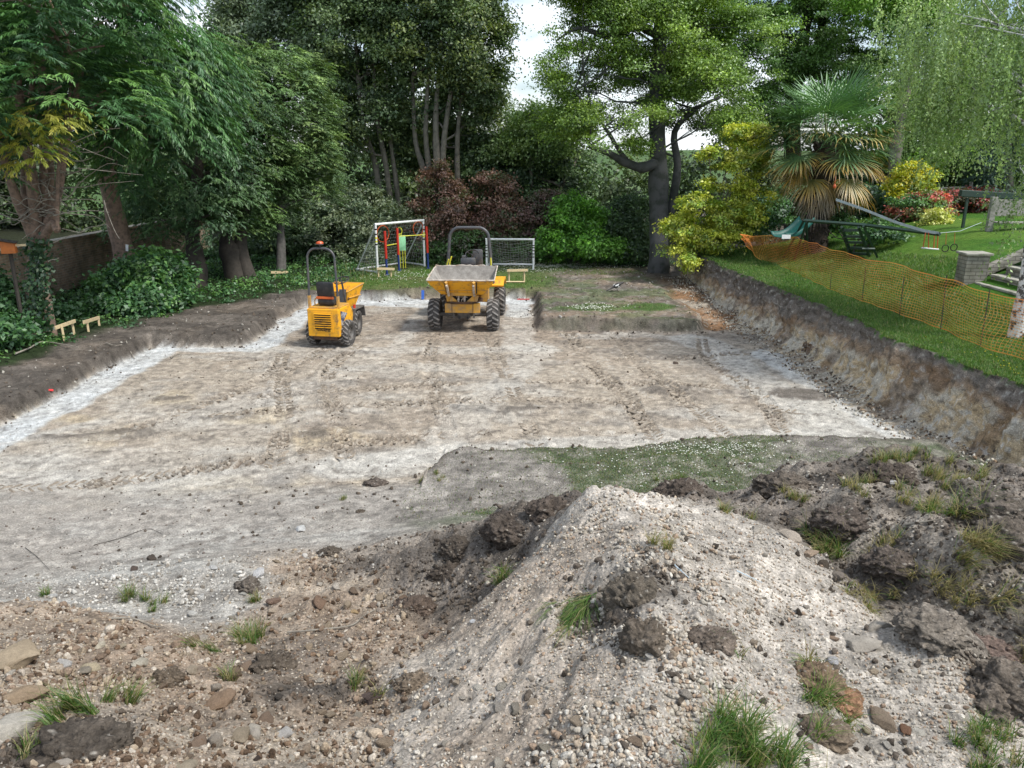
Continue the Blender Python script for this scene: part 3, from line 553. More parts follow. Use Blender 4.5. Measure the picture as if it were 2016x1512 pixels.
def bank_face():
    """the cut side of the pit as a sheet of its own, with real lumps and a ragged lip"""
    ys = np.arange(6.5, 31, .028); prof = np.array([(-.72, -.03), (-.30, .03), (-.10, .13), (.01, .30), (.08, .54), (.14, .78), (.19, 1.0), (.215, 1.15), (.25, 1.235), (.46, 1.262), (.68, 1.22)])
    sl = np.concatenate([[0], np.cumsum(np.hypot(*np.diff(prof, axis=0).T))]); ss = np.linspace(0, sl[-1], 78); pz = np.interp(ss, sl, prof[:, 1]); pxx = np.interp(ss, sl, prof[:, 0])
    Y, Pz = np.meshgrid(ys, pz, indexing='ij'); _, Px = np.meshgrid(ys, pxx, indexing='ij'); y = Y.ravel(); z = Pz.ravel(); dx = Px.ravel()
    bx = bank_x(y) + (fbm(bank_x(y) * .6, y, .55, 4, 60) - .5) * .42; zt = 1.2 + (fbm(bank_x(y), y, 2, 2, 61) - .5) * .1; kk = .35 + .65 * sst(33, 29, y); mid_ = sst(.0, .25, z) * sst(1.3, 1.1, z)
    w1, _ = worley(y, z * 1.2, .30, 401); w2, _ = worley(y + 3, z, .11, 402); but = (fbm(y, z * .25, 1.1, 4, 403) - .5)
    n = but * .55 * sst(1.35, .3, z) + (.5 - w1) * .16 + (.5 - w2) * .055 + (fbm(y, z, .22, 5, 404, .65) - .5) * .22 + (fbm(y, z, .05, 2, 405) - .5) * .03
    n = n * (.35 + .65 * mid_) * sst(1.30, 1.2, z + 0 * y) ; lip = (fbm(y, z, .3, 5, 406, .65) - .5) * .26 * sst(.9, 1.12, z)
    X = bx + dx - n * .62 - lip * sst(.62, .3, dx); Z = z * kk * zt / 1.2 + (fbm(y, dx, .16, 4, 407) - .5) * (.10 * mid_ + .09 * sst(.35, .0, z)) + (.45 - w2) * .04 * sst(.4, .05, z)
    Z = np.where(dx > .60, Z - .06, Z); Z = np.where(dx < -.6, Z - .05, Z)
    # colour by layer
    def mix(a, b, t): t = np.clip(t, 0, 1)[:, None]; return a * (1 - t) + b * t
    one = np.ones((len(y), 3)); lay = z / 1.2 - .14 + (fbm(y, z, .35, 5, 410, .6) - .5) * .5 + .24 * sst(14.5, 19.5, y); f1 = fbm(y, z, .22, 4, 411, .65); f2 = fbm(y, z, .07, 3, 412); lobe = fbm(y, z * .35, .7, 4, 413)
    c = mix(one * np.array((.64, .59, .49)), np.array((.54, .43, .28)), sst(.42, .62, f1)); c = mix(c, CL['chalk'] * 1.02, sst(.62, .72, f2) * .7); c = mix(c, np.array((.36, .26, .175)), sst(.40, .60, lay) * .9); c = mix(c, CL['orange'] * .62, sst(.56, .68, lobe) * sst(1.0, .5, lay) * .6)
    c = mix(c, CL['dark'] * 2.1, sst(.58, .76, lay)); c = mix(c, CL['dark'] * 1.4, sst(.78, .98, lay)); c = mix(c, CL['chalk'] * .8, sst(.66, .76, f2) * .6); c = mix(c, CL['dark'] * .8, sst(.36, .28, f2) * .5)
    c = mix(c, CL['tan'] * 1.1, sst(.12, .0, z) * .5); c = mix(c, np.array((.055, .14, .018)), sst(.22, .30, dx + (f2 - .5) * .22) * sst(1.1, 1.2, z)); c = c * (1 + (f1 - .5) * .5 + (f2 - .5) * .4)[:, None]
    m, k = len(ys), len(pz); I = np.arange(m * k).reshape(m, k); F = np.stack([I[:-1, :-1].ravel(), I[1:, :-1].ravel(), I[1:, 1:].ravel(), I[:-1, 1:].ravel()], 1)
    tag(mesh_np('bank_ground', np.stack([X, y, Z], 1), F, M['soil'], c, smooth=True), kind='structure')
bank_face()
def tread_marks():
    """ridges of soil pressed up between the lugs of the tyres"""
    r = np.random.default_rng(420); V = []; F = []; C = []; b = 0
    for ti, tr in enumerate(TRACKS):
        pts = np.array(cat_curve([(p[0], p[1], 0) for p in tr], 10))[:, :2]; l = np.concatenate([[0], np.cumsum(np.linalg.norm(np.diff(pts, axis=0), axis=1))]); us = np.arange(0, l[-1], .115)
        P = np.stack([np.interp(us, l, pts[:, k]) for k in (0, 1)], 1); D = np.stack([np.interp(us + .05, l, pts[:, k]) for k in (0, 1)], 1) - P; D = D / (np.linalg.norm(D, axis=1)[:, None] + 1e-9)
        on = fbm(P[:, 0], P[:, 1], .9, 3, 421 + ti) + r.normal(size=len(P)) * .05
        for sd in (-1, 1):
            for i in np.where(on > .43)[0]:
                if D[i, 0] == 0 and D[i, 1] == 0: continue
                if r.random() < .06: continue
                d = D[i]; s = np.array((-d[1], d[0])); a = P[i] + s * sd * .02; e = P[i] + s * sd * r.uniform(.14, .19) + d * .10; w = d * r.uniform(.016, .028); q = [a - w, e - w, e + w, a + w]; m1 = (a * .85 + e * .15); m2 = (a * .15 + e * .85); pts6 = q + [m1, m2]; V += [(p[0] + r.normal() * .004, p[1] + r.normal() * .004) for p in pts6]; F += [(b, b + 1, b + 5, b + 4), (b + 1, b + 2, b + 5, b + 5), (b + 2, b + 3, b + 4, b + 5), (b + 3, b, b + 4, b + 4)]; C += [np.array((.33, .285, .23)) * r.uniform(.75, 1.25)] * 6; b += 6
    V = np.array(V); Z = G(V[:, 0], V[:, 1]); h = np.tile([-.02, -.02, -.02, -.02, 1, 1], len(V) // 6); Z = Z + np.where(h > 0, r.uniform(.012, .028, len(h)), -.006)
    F4 = [f for f in F if len(set(f)) == 4]; F3 = [tuple(dict.fromkeys(f)) for f in F if len(set(f)) == 3]; tag(mesh_np('tyre_tracks', np.column_stack([V, Z]), [np.array(F4), np.array(F3)], M['soil'], np.array(C)), kind='structure')

# ------------------------------------------------------------------ ground: one sheet, finest where it lies close
def build_ground():
    th = np.concatenate([np.linspace(-70, -38, 50, endpoint=False), np.linspace(-38, 38, 1000, endpoint=False), np.linspace(38, 70, 50)])
    rr = [0.5]
    while rr[-1] < 62: rr.append(rr[-1] + min(max(.00042 * rr[-1] ** 2, .0095), .075 if rr[-1] < 28 else .25))
    rr = np.array(rr); T, RR = np.meshgrid(np.radians(th), rr); X = (RR * np.sin(T)).ravel(); Y = (RR * np.cos(T)).ravel()
    Z = np.empty_like(X); C = np.empty((len(X), 3)); n = len(X)
    for i in range(0, n, 200000):
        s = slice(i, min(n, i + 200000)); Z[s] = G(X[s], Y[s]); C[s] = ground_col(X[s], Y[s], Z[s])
    m, k = len(rr), len(th); I = np.arange(m * k).reshape(m, k)
    F = np.stack([I[:-1, :-1].ravel(), I[:-1, 1:].ravel(), I[1:, 1:].ravel(), I[1:, :-1].ravel()], 1)
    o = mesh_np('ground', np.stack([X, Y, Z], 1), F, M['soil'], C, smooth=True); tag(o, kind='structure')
    # the fields beyond, out to the horizon, with a low ridge
    th = np.linspace(-math.pi, math.pi, 181); rr = np.array([58, 70, 90, 130, 200, 300, 420, 560, 700, 900, 1300]); T, RR = np.meshgrid(th, rr); X = (RR * np.sin(T)).ravel(); Y = (RR * np.cos(T)).ravel()
    Z = -1.5 + 22 * sst(250, 700, np.hypot(X, Y)) * fbm(X, Y, 260, 3, 200) * sst(-100, 200, Y); I = np.arange(len(X)).reshape(len(rr), len(th))
    F = np.stack([I[:-1, :-1].ravel(), I[:-1, 1:].ravel(), I[1:, 1:].ravel(), I[1:, :-1].ravel()], 1)
    cc = np.where(fbm(X, Y, 90, 3, 201)[:, None] > .5, np.array((.07, .13, .04)), np.array((.10, .15, .06)))
    tag(mesh_np('fields', np.stack([X, Y, Z], 1), F, M['soil'], cc, smooth=True), kind='structure')
build_ground()
tread_marks()
# a table of heights for quick look-ups near the camera
HX = np.arange(-12, 10.01, .05); HY = np.arange(.5, 14.01, .05); _a, _b = np.meshgrid(HX, HY); HG = G(_a, _b)
def hq(x, y):
    fx = np.clip((x - HX[0]) / .05, 0, len(HX) - 1.001); fy = np.clip((y - HY[0]) / .05, 0, len(HY) - 1.001); i = fx.astype(int); j = fy.astype(int); u = fx - i; v = fy - j
    return (HG[j, i] * (1 - u) + HG[j, i + 1] * u) * (1 - v) + (HG[j + 1, i] * (1 - u) + HG[j + 1, i + 1] * u) * v
def hit(px, py):
    """the places on the near ground that are seen at those points of the photograph"""
    px = np.asarray(px, float); py = np.asarray(py, float); a = (px - 1008) / FOC; b = (756 - py) / FOC
    d = np.stack([a, math.cos(PITCH) + b * math.sin(PITCH), -math.sin(PITCH) + b * math.cos(PITCH)], 1); t = np.full(len(px), 1.5); done = np.zeros(len(px), bool)
    for _ in range(500):
        p = d * t[:, None]; g = hq(p[:, 0], p[:, 1]); done |= (CAMH + p[:, 2] < g); t = np.where(done, t, t + .006 * t)
    p = d * t[:, None]; return p[:, 0], p[:, 1], hq(p[:, 0], p[:, 1])
def hit1(px, py): r = hit([px], [py]); return float(r[0][0]), float(r[1][0]), float(r[2][0])
def gz(x, y): return float(G(np.array([x]), np.array([y]))[0])

# ------------------------------------------------------------------ stones
def rock_shape(seed, sub, ang=1.0):
    bm = bmesh.new(); bmesh.ops.create_icosphere(bm, subdivisions=sub, radius=1); V = np.array([v.co[:] for v in bm.verts]); F = np.array([[v.index for v in f.verts] for f in bm.faces]); bm.free()
    r = np.random.default_rng(seed)
    for _ in range(int(14 * ang)):                 # broken faces
        n = r.normal(size=3); n /= np.linalg.norm(n); k = r.uniform(.38, .82); d = V @ n - k; V = V - np.clip(d, 0, 9)[:, None] * n * .92
    V = V * (1 + (vn3(V * 1.0 + seed, .55, seed) - .5)[:, None] * .35 + ((vn3(V + seed, .11, seed + 2) - .5)[:, None] * .10 if sub > 3 else 0) + ((vn3(V + seed, .22, seed + 1) - .5)[:, None] * .14 if sub > 2 else 0))
    return V * np.array((1, r.uniform(.65, .95), r.uniform(.5, .8))), F
def rand_rot(n, r):
    q = r.normal(size=(n, 4)); q /= np.linalg.norm(q, axis=1)[:, None]; w, x, y, z = q.T
    return np.stack([np.stack([1-2*(y*y+z*z), 2*(x*y-z*w), 2*(x*z+y*w)], 1), np.stack([2*(x*y+z*w), 1-2*(x*x+z*z), 2*(y*z-x*w)], 1), np.stack([2*(x*z-y*w), 2*(y*z+x*w), 1-2*(x*x+y*y)], 1)], 1)
def scatter_mesh(name, X, Y, Z, S, C, shapes, mat, kind='stuff', sink=.25, smooth=False):
    """many small stones as one mesh"""
    Vs = []; Fs = []; Cs = []; off = 0; pick = rng.integers(0, len(shapes), len(X)); Rm = rand_rot(len(X), rng)
    for k, (V, F) in enumerate(shapes):
        i = np.where(pick == k)[0]
        if not len(i): continue
        W = np.einsum('nij,vj->nvi', Rm[i], V) * S[i][:, None, None] + np.stack([X[i], Y[i], Z[i] + S[i] * (.5 - sink)], 1)[:, None, :]
        Vs.append(W.reshape(-1, 3)); Fs.append((F[None] + (np.arange(len(i)) * len(V))[:, None, None]).reshape(-1, 3) + off); Cs.append(np.repeat(C[i], len(V), 0)); off += len(i) * len(V)
    o = mesh_np(name, np.concatenate(Vs), np.concatenate(Fs), mat, np.concatenate(Cs), smooth=smooth); tag(o, kind=kind); return o
SH3 = [rock_shape(s, 3) for s in range(10)]; SH4 = [rock_shape(s + 200, 4, 1.6) for s in range(8)]; SH2 = [rock_shape(s + 40, 2) for s in range(8)]; SH1 = [rock_shape(s + 80, 1, .5) for s in range(6)]; CLOD3 = [rock_shape(s + 120, 3, .4) for s in range(6)]
stone_cols = {'gravel': [(.50, .46, .39), (.40, .36, .30), (.58, .55, .49), (.36, .27, .20), (.46, .38, .29)], 'brown': [(.37, .30, .22), (.45, .38, .29), (.28, .21, .155), (.52, .47, .40), (.23, .17, .125), (.40, .35, .29)],
              'dark': [(.12, .10, .08), (.16, .135, .11), (.10, .085, .07), (.42, .39, .34)], 'chalk': [(.56, .54, .50), (.46, .44, .40), (.62, .61, .57), (.30, .27, .23)], 'crust': [(.40, .38, .35), (.18, .15, .13), (.50, .48, .44)], 'turf': [(.18, .15, .12), (.40, .38, .34)], 'loam': [(.24, .21, .18), (.42, .39, .34), (.16, .14, .115)]}
def cols_for(x, y, r=rng):
    K = soil_w(x, y); ks = list(K); W = np.stack([K[k] for k in ks], 1); W /= W.sum(1)[:, None]; cum = W.cumsum(1); pick = (r.random(len(x))[:, None] > cum).sum(1).clip(0, len(ks) - 1)
    C = np.zeros((len(x), 3))
    for j, k in enumerate(ks):
        i = pick == j; c = np.array(stone_cols[k]); C[i] = c[r.integers(0, len(c), i.sum())]
    return C * r.uniform(.85, 1.15, (len(x), 1)), np.array(ks)[pick], {k: K[k] for k in ks}
def pebbles():
    n = 72000; px = rng.uniform(-150, 2166, n); py = 1512 + 160 - (rng.random(n) ** .8) * 740
    x, y, z = hit(px, py); C, kd, K = cols_for(x, y)
    dens = K['gravel'] * 1.0 + K['chalk'] * 1.0 + K['brown'] * .85 + K['dark'] * .34 + K['loam'] * .45 + K['crust'] * .10 + K['turf'] * .04
    dens = dens * (.27 + 1.35 * sst(.38, .6, fbm(x, y, .45, 4, 500)))
    k = (rng.random(n) < dens * 1.2) & (y < 9.6); x, y, z, C = x[k], y[k], z[k], C[k]; n = len(x)
    S = .0055 + .011 * rng.random(n) ** 2 + .014 * rng.random(n) ** 7 * 1.2; S *= .72 + .5 * sst(.48, .68, fbm(x, y, .5, 3, 501)); S *= np.where(K['chalk'][k] > .5, 1.3, 1.0) * np.where((K['brown'][k] > .5) & (rng.random(n) < .16), 1.8, 1.0) * np.where(y < 4.2, .9, 1)
    big = S > .012
    scatter_mesh('pebbles', x[big], y[big], z[big], S[big], C[big], SH2, M['stone']); scatter_mesh('small_pebbles', x[~big], y[~big], z[~big], S[~big], C[~big], SH1, M['stone'])
    # dark crumbs and little clods all over the topsoil
    n = 16000; px = rng.uniform(-150, 2166, n); py = 880 + rng.random(n) * 700; x, y, z = hit(px, py); K = soil_w(x, y); k = ((K['dark'] * 1.0 + K['loam'] * .7 + K['brown'] * .35 + K['gravel'] * .06 + K['turf'] * .1 + K['crust'] * .08) > rng.random(n)) & (y < 10.5); x, y, z = x[k], y[k], z[k]; n = len(x)
    S = .010 + .03 * rng.random(n) ** 3; C = np.array((.125, .105, .086)) * rng.uniform(.6, 1.5, (n, 1)) * (1 + np.array((.35, .1, -.1)) * K['brown'][k][:, None]); scatter_mesh('soil_crumbs', x, y, z, S, C, [(SH2[i][0] * (1 + .25 * (vn3(SH2[i][0] * 3, .5, i) - .5))[:, None], SH2[i][1]) for i in range(6)], M['soil'], smooth=True)
    # crumbs and clods lying about the pit and on the ledges
    n = 9000; x = rng.uniform(-10.5, 8, n); y = rng.uniform(8.8, 30, n); d = pit_d(x, y); z = G(x, y)
    keep = ((d < 0) & (fbm(x * .5, y, .8, 4, 33) + rng.random(n) * .3 > .72)) | ((d > 0) & (x > veg_x(y)) & (x < bank_x(y)) & ((y < 24) | (x > .8)) & (rng.random(n) < .6)) | ((np.abs(x - bank_x(y)) < .4) & (rng.random(n) < .8)); x, y, z, d = x[keep], y[keep], z[keep], d[keep]
    S = (.012 + .035 * rng.random(len(x)) ** 4) * np.where(d > 0, 1.1, .8); C = np.where((rng.random(len(x)) < .3)[:, None], np.array((.45, .43, .38)), np.array((.14, .115, .09))) * rng.uniform(.7, 1.2, (len(x), 1))
    scatter_mesh('crumbs', x, y, z, S, C, SH2, M['stone'])
    # broken soil along every cut edge, and at the foot and on the face of the bank
    n = 120000; x = rng.uniform(-9.6, 7.4, n); y = rng.uniform(9.5, 26, n); d = pit_d(x, y); k = (np.abs(d - .04 + rng.normal(size=n) * .12) < .14) & (x < bank_x(y) - .3) & ((y > 11.9) | (x > -1.5)) & (rng.random(n) < .30 * sst(.3, .6, fbm(x, y, .5, 3, 515)) * np.where(y > 20, 1.4, 1)); x, y, d = x[k], y[k], d[k]; n = len(x); z = G(x, y)
    S = .008 + .045 * rng.random(n) ** 4.5; C = np.array((.12, .10, .082)) * rng.uniform(.6, 1.6, (n, 1)); scatter_mesh('soil_clumps', x, y, z, S, C, [(a_ * (1 + .3 * (vn3(a_ * 3, .5, 9) - .5))[:, None], b_) for a_, b_ in SH2], M['soil'], smooth=True, sink=.1)
    n = 5000; y = rng.uniform(8.5, 28, n); dd = rng.random(n) ** 1.4 * .75; x = bank_x(y) - dd + (fbm(bank_x(y) * .6, y, .55, 4, 60) - .5) * .42 - .05; z = G(x, y) + sst(.75, .1, dd) * .10; S = .008 + .04 * rng.random(n) ** 3; C = np.array([(.50, .46, .38), (.30, .22, .15), (.13, .11, .09), (.60, .57, .5)])[rng.integers(0, 4, n)] * rng.uniform(.8, 1.2, (n, 1)); scatter_mesh('chalk_rubble', x, y, z, S, C, SH2, M['stone'])
pebbles()
ROCKME = []
for i, (V, F) in enumerate(SH3 + CLOD3 + SH4): ROCKME.append((V, F))
_rockcache = {}
def rock_obj(name, label, cat, x, y, z, s, col, k, group=None, rot=None, flat=1.0, sink=.3):
    key = (k, tuple(np.round(col, 2)))
    if key not in _rockcache:
        V, F = ROCKME[k]; o = mesh_np(name, V, F, M['stone'], np.tile(np.array(col), (len(V), 1)) * (.82 + .36 * vn3(V * 1.0 + k, .5, k))[:, None], smooth=False); _rockcache[key] = o.data
    else:
        o = bpy.data.objects.new(name, _rockcache[key]); COL.objects.link(o)
    o.location = (x, y, z + s * (.5 - sink) * flat); o.scale = (s, s, s * flat); o.rotation_euler = rot or (random.uniform(-.3, .3), random.uniform(-.3, .3), random.uniform(0, 6.28))
    tag(o, label, cat, group); return o
# stones that stand out in the photograph: x, y, half-width in its pixels, colour, what marks them
NAMED = [(20, 1430, 62, (.50, .47, .41), 'big pale chalk rock lying in the bottom left corner of the brown spoil'), (35, 1285, 55, (.42, .34, .24), 'broad tan boulder on the brown spoil near the left edge'),
         (45, 1360, 45, (.38, .29, .20), 'slanting brown rock just above the big pale corner rock'), (432, 1378, 36, (.32, .23, .16), 'rounded brown boulder in the middle of the brown spoil'),
         (275, 1302, 22, (.60, .55, .45), 'flat cream stone beside a clump of long grass on the brown spoil'), (130, 1305, 17, (.60, .58, .55), 'whitish grey round stone on the brown spoil above the slab rocks'),
         (172, 1315, 20, (.55, .47, .33), 'yellow tan block of stone on the brown spoil'), (198, 1268, 16, (.62, .56, .44), 'pointed cream stone standing on the brown spoil'),
         (628, 1185, 24, (.25, .17, .12), 'smooth dark brown stone beside the white rubble'), (540, 1180, 20, (.24, .17, .13), 'dark brown stone at the foot of the grey lump'), (740, 1365, 26, (.13, .10, .09), 'nearly black square stone at the foot of the pale mound'),
         (510, 1130, 20, (.62, .62, .62), 'white angular chalk block on top of the grey lump'), (420, 1117, 12, (.62, .62, .6), 'small white stone on the rim of the white rubble'), (592, 1038, 16, (.66, .67, .66), 'bright white chalk lump alone on the flat crust'),
         (265, 1118, 12, (.13, .10, .085), 'lower of two dark clods on the grey crust'), (300, 1096, 14, (.11, .09, .075), 'upper dark clod lying on the grey crust'), (932, 1222, 9, (.70, .72, .74), 'small bright white stone near the foot of the pale mound'),
         (1555, 1050, 30, (.47, .41, .34), 'large tan block wedged between the pale mound and dark topsoil'), (1592, 1085, 20, (.46, .36, .27), 'rounded pinkish tan stone below the wedged block'), (1490, 1040, 20, (.50, .46, .40), 'pale angular stone on the shoulder of the pale mound'),
         (1650, 1130, 22, (.30, .26, .22), 'grey brown lump at the edge of the dark gully'), (1690, 1260, 40, (.50, .46, .40), 'long pale slab on the lower slope of the gravel mound'), (1728, 1225, 28, (.48, .44, .38), 'pale slab beside the dark topsoil overhang'),
         (1640, 1300, 20, (.55, .55, .56), 'bluish grey flint on the gravel mound under the long slab'), (1740, 1415, 32, (.30, .24, .18), 'flat brown slab near the bottom of the gravel mound'), (1782, 1435, 16, (.24, .14, .09), 'dark red brown round stone near the bottom edge'),
         (1755, 953, 12, (.66, .66, .66), 'white pebble on the crest of the dark topsoil'), (1345, 1365, 20, (.40, .36, .31), 'grey round cobble above the lower grass clump'), (1370, 1465, 26, (.50, .45, .38), 'cream cobble at the edge of the lower grass clump'),
         (985, 1390, 22, (.38, .35, .31), 'upright grey flake of stone on the pale mound'), (940, 1355, 13, (.60, .57, .50), 'pale cobble on the left slope of the gravel mound'), (1250, 1460, 20, (.30, .23, .17), 'brown flat clod on the lower pale mound'), (1280, 1290, 12, (.6, .58, .54), 'white pebble below the hanging turf'),
         (475, 1445, 26, (.36, .30, .22), 'brown block near the bottom of the spoil beside red chips'), (560, 1440, 22, (.56, .54, .51), 'pale grey pitted stone near the bottom of the brown spoil'), (700, 1205, 10, (.52, .38, .22), 'small orange tan stone beside the long pale stick'),
         (105, 1172, 10, (.6, .6, .58), 'white stone behind the crest of the brown spoil')]
for i, (px, py, hw, c, lab) in enumerate(NAMED):
    x, y, z = hit1(px, py + hw * .4); dist = math.sqrt(x * x + y * y + (CAMH - z) ** 2); s = hw * dist / FOC * 1.05
    rock_obj('stone' if 'clod' not in lab and 'lump' not in lab.split('stone')[0][:30] else 'clod', lab, 'stone' if 'clod' not in lab else 'clod', x, y, z, s, c, 16 + i % 8, flat=.85)
ANCH = [(20, 1430, 'the big pale corner rock'), (35, 1285, 'the broad tan boulder'), (432, 1378, 'the rounded brown boulder'), (275, 1302, 'the flat cream stone'), (198, 1268, 'the pointed cream stone'), (628, 1185, 'the smooth dark brown stone'), (740, 1365, 'the nearly black square stone'),
        (510, 1130, 'the white angular chalk block'), (1555, 1050, 'the wedged tan block'), (1490, 1040, 'the pale stone on the mound shoulder'), (1690, 1260, 'the long pale slab'), (1740, 1415, 'the flat brown slab'), (1782, 1435, 'the dark red brown stone'), (985, 1390, 'the upright grey flake'), (560, 1440, 'the pale grey pitted stone'),
        (1480, 1450, 'the largest grass clump'), (1150, 1195, 'the hanging green grass'), (985, 1130, 'the bright tuft on the mound flank'), (515, 1255, 'the mixed green and dry tuft'), (255, 1175, 'the tuft leaning on the white rubble'), (135, 1405, 'the tuft on the dark turf'), (150, 1470, 'the black turf lump'), (1250, 1180, 'the slumped turf slab'),
        (1650, 1375, 'the orange clay lump'), (1400, 1255, 'the small dark clod on the mound'), (1160, 985, 'the mound peak'), (650, 1245, 'the long forked stick'), (820, 1335, 'the brown sandy lump'), (1280, 1130, 'the thin pale twig'), (1340, 1130, 'the pale splinters'), (1830, 1215, 'the topsoil overhang'), (1800, 1040, 'the stick on the dark heap'), (1755, 953, 'the white pebble on the crest'), (475, 1445, 'the brown block'), (1625, 1075, 'the tall yellowing tuft'), (880, 1120, 'the dark clod on the ridge'), (1000, 1040, 'the shaggy clod left of the peak'), (1960, 1480, 'the grass in the bottom corner'), (340, 1150, 'the middle of the white rubble')]
def many_stones():
    seen = set()
    r = np.random.default_rng(5); n = 900; px = r.uniform(-20, 2036, n); py = r.uniform(1090, 1530, n); x, y, z = hit(px, py); C, kd, K = cols_for(x, y, r)
    k = (K['gravel'] * .45 + K['brown'] * 1.0 + K['chalk'] * .8 + (K['dark'] + K['loam']) * .12) > r.random(n); x, y, z, C, kd, px, py = [v[k][:256] for v in (x, y, z, C, kd, px, py)]
    GL = {'gravel': 'cobbles on the peaked gravel mound', 'brown': 'cobbles on the brown spoil', 'chalk': 'chalk cobbles in the white heap', 'dark': 'cobbles in the dark topsoil', 'crust': 'cobbles on the crust', 'turf': 'cobbles on the crust', 'loam': 'cobbles in the dark topsoil'}
    for i in range(len(x)):
        s = .022 + .045 * r.random() ** 2.0
        if kd[i] == 'gravel': s *= .8
        if kd[i] == 'brown': s *= 1.15
        c = C[i].round(2); od = sorted(range(len(ANCH)), key=lambda q: math.hypot(ANCH[q][0] - px[i], ANCH[q][1] - py[i])); j = od[0]; dx, dy = px[i] - ANCH[j][0], py[i] - ANCH[j][1]; D = math.hypot(dx, dy); a = math.degrees(math.atan2(-dy, dx)) % 360
        dr = ['right of', 'up and right of', 'above', 'up and left of', 'left of', 'down and left of', 'below', 'down and right of'][int((a + 22.5) // 45) % 8]; how = 'close' if D < 45 else '' if D < 95 else 'farther' if D < 150 else 'well'
        col = 'whitish' if c.mean() > .53 else 'pale' if c.mean() > .42 else 'tan' if c.mean() > .3 and c[0] > c[2] * 1.2 else 'grey' if c.mean() > .3 else 'brown' if c.mean() > .16 else 'dark'
        sz = 'tiny' if s < .024 else 'small' if s < .032 else 'medium' if s < .045 else 'large'
        lab = ' '.join(f'{sz} {col} cobble {how} {dr} {ANCH[j][2]}'.split())
        for j in od[1:5]:
            if lab not in seen: break
            dx, dy = px[i] - ANCH[j][0], py[i] - ANCH[j][1]; D = math.hypot(dx, dy); a = math.degrees(math.atan2(-dy, dx)) % 360; dr = ['right of', 'up and right of', 'above', 'up and left of', 'left of', 'down and left of', 'below', 'down and right of'][int((a + 22.5) // 45) % 8]; how = 'close' if D < 45 else '' if D < 95 else 'farther' if D < 150 else 'well'; lab = ' '.join(f'{sz} {col} cobble {how} {dr} {ANCH[j][2]}'.split())
        seen.add(lab); rock_obj('cobble', lab, 'cobble', x[i], y[i], z[i], s, c, int(r.integers(0, 10)), GL[kd[i]], flat=.85)
many_stones()

# ------------------------------------------------------------------ leaves and blades
def norm(a): return a / (np.linalg.norm(a, axis=1)[:, None] + 1e-9)
def leaf_quads(C, D, N, Ln, Wd, fold=.15):
    """one bent rhombus per leaf: base C, direction D, facing N"""
    S = norm(np.cross(D, N)); N2 = np.cross(S, D); m = C + D * (Ln * .45)[:, None]
    V = np.stack([C, m + S * (Wd * .5)[:, None] + N2 * (Wd * fold)[:, None], C + D * Ln[:, None] - N2 * (Ln * .1)[:, None], m - S * (Wd * .5)[:, None] + N2 * (Wd * fold)[:, None]], 1)
    return V.reshape(-1, 3), np.arange(len(C) * 4).reshape(-1, 4)
def blades(name, x, y, z, H, W, C, parent=None, lean=.35, dirv=None, mat=None, loc=None, r=rng):
    """bent blades of grass, each two joined faces"""
    n = len(x); a = r.uniform(0, 6.283, n); d = np.stack([np.cos(a), np.sin(a), 0 * a], 1); s = np.stack([-np.sin(a), np.cos(a), 0 * a], 1)
    ln = r.uniform(.1, 1, n) * lean; u = np.stack([d[:, 0] * ln, d[:, 1] * ln, np.ones(n)], 1)
    if dirv is not None: u = u + np.array(dirv)
    u = norm(u); p0 = np.stack([x, y, z], 1); p1 = p0 + u * (H * .55)[:, None]; u2 = norm(u + d * lean * .9 + (np.array(dirv) * .6 if dirv is not None else 0) - np.array((0, 0, .25 if lean > .5 else 0))); p2 = p1 + u2 * (H * .45)[:, None]; w = s * (W * .5)[:, None]
    V = np.stack([p0 - w, p0 + w, p1 + w * .8, p1 - w * .8, p2], 1).reshape(-1, 3); b = np.arange(n)[:, None] * 5
    if loc is not None: V = V - np.array(loc)
    return mesh_np(name, V, [b + np.array([[0, 1, 2, 3]]), b + np.array([[3, 2, 4]])], mat or M['blade'], np.repeat(C, 5, 0), parent=parent, loc=loc)
GC = np.array([(.07, .16, .025), (.10, .20, .035), (.05, .12, .02), (.16, .22, .06)])
def gcol(n, r=rng, dry=0.0):
    c = GC[r.integers(0, len(GC), n)] * r.uniform(.75, 1.25, (n, 1)); k = r.random(n) < dry; c[k] = np.array((.30, .27, .13)) * r.uniform(.7, 1.2, (k.sum(), 1)); return c
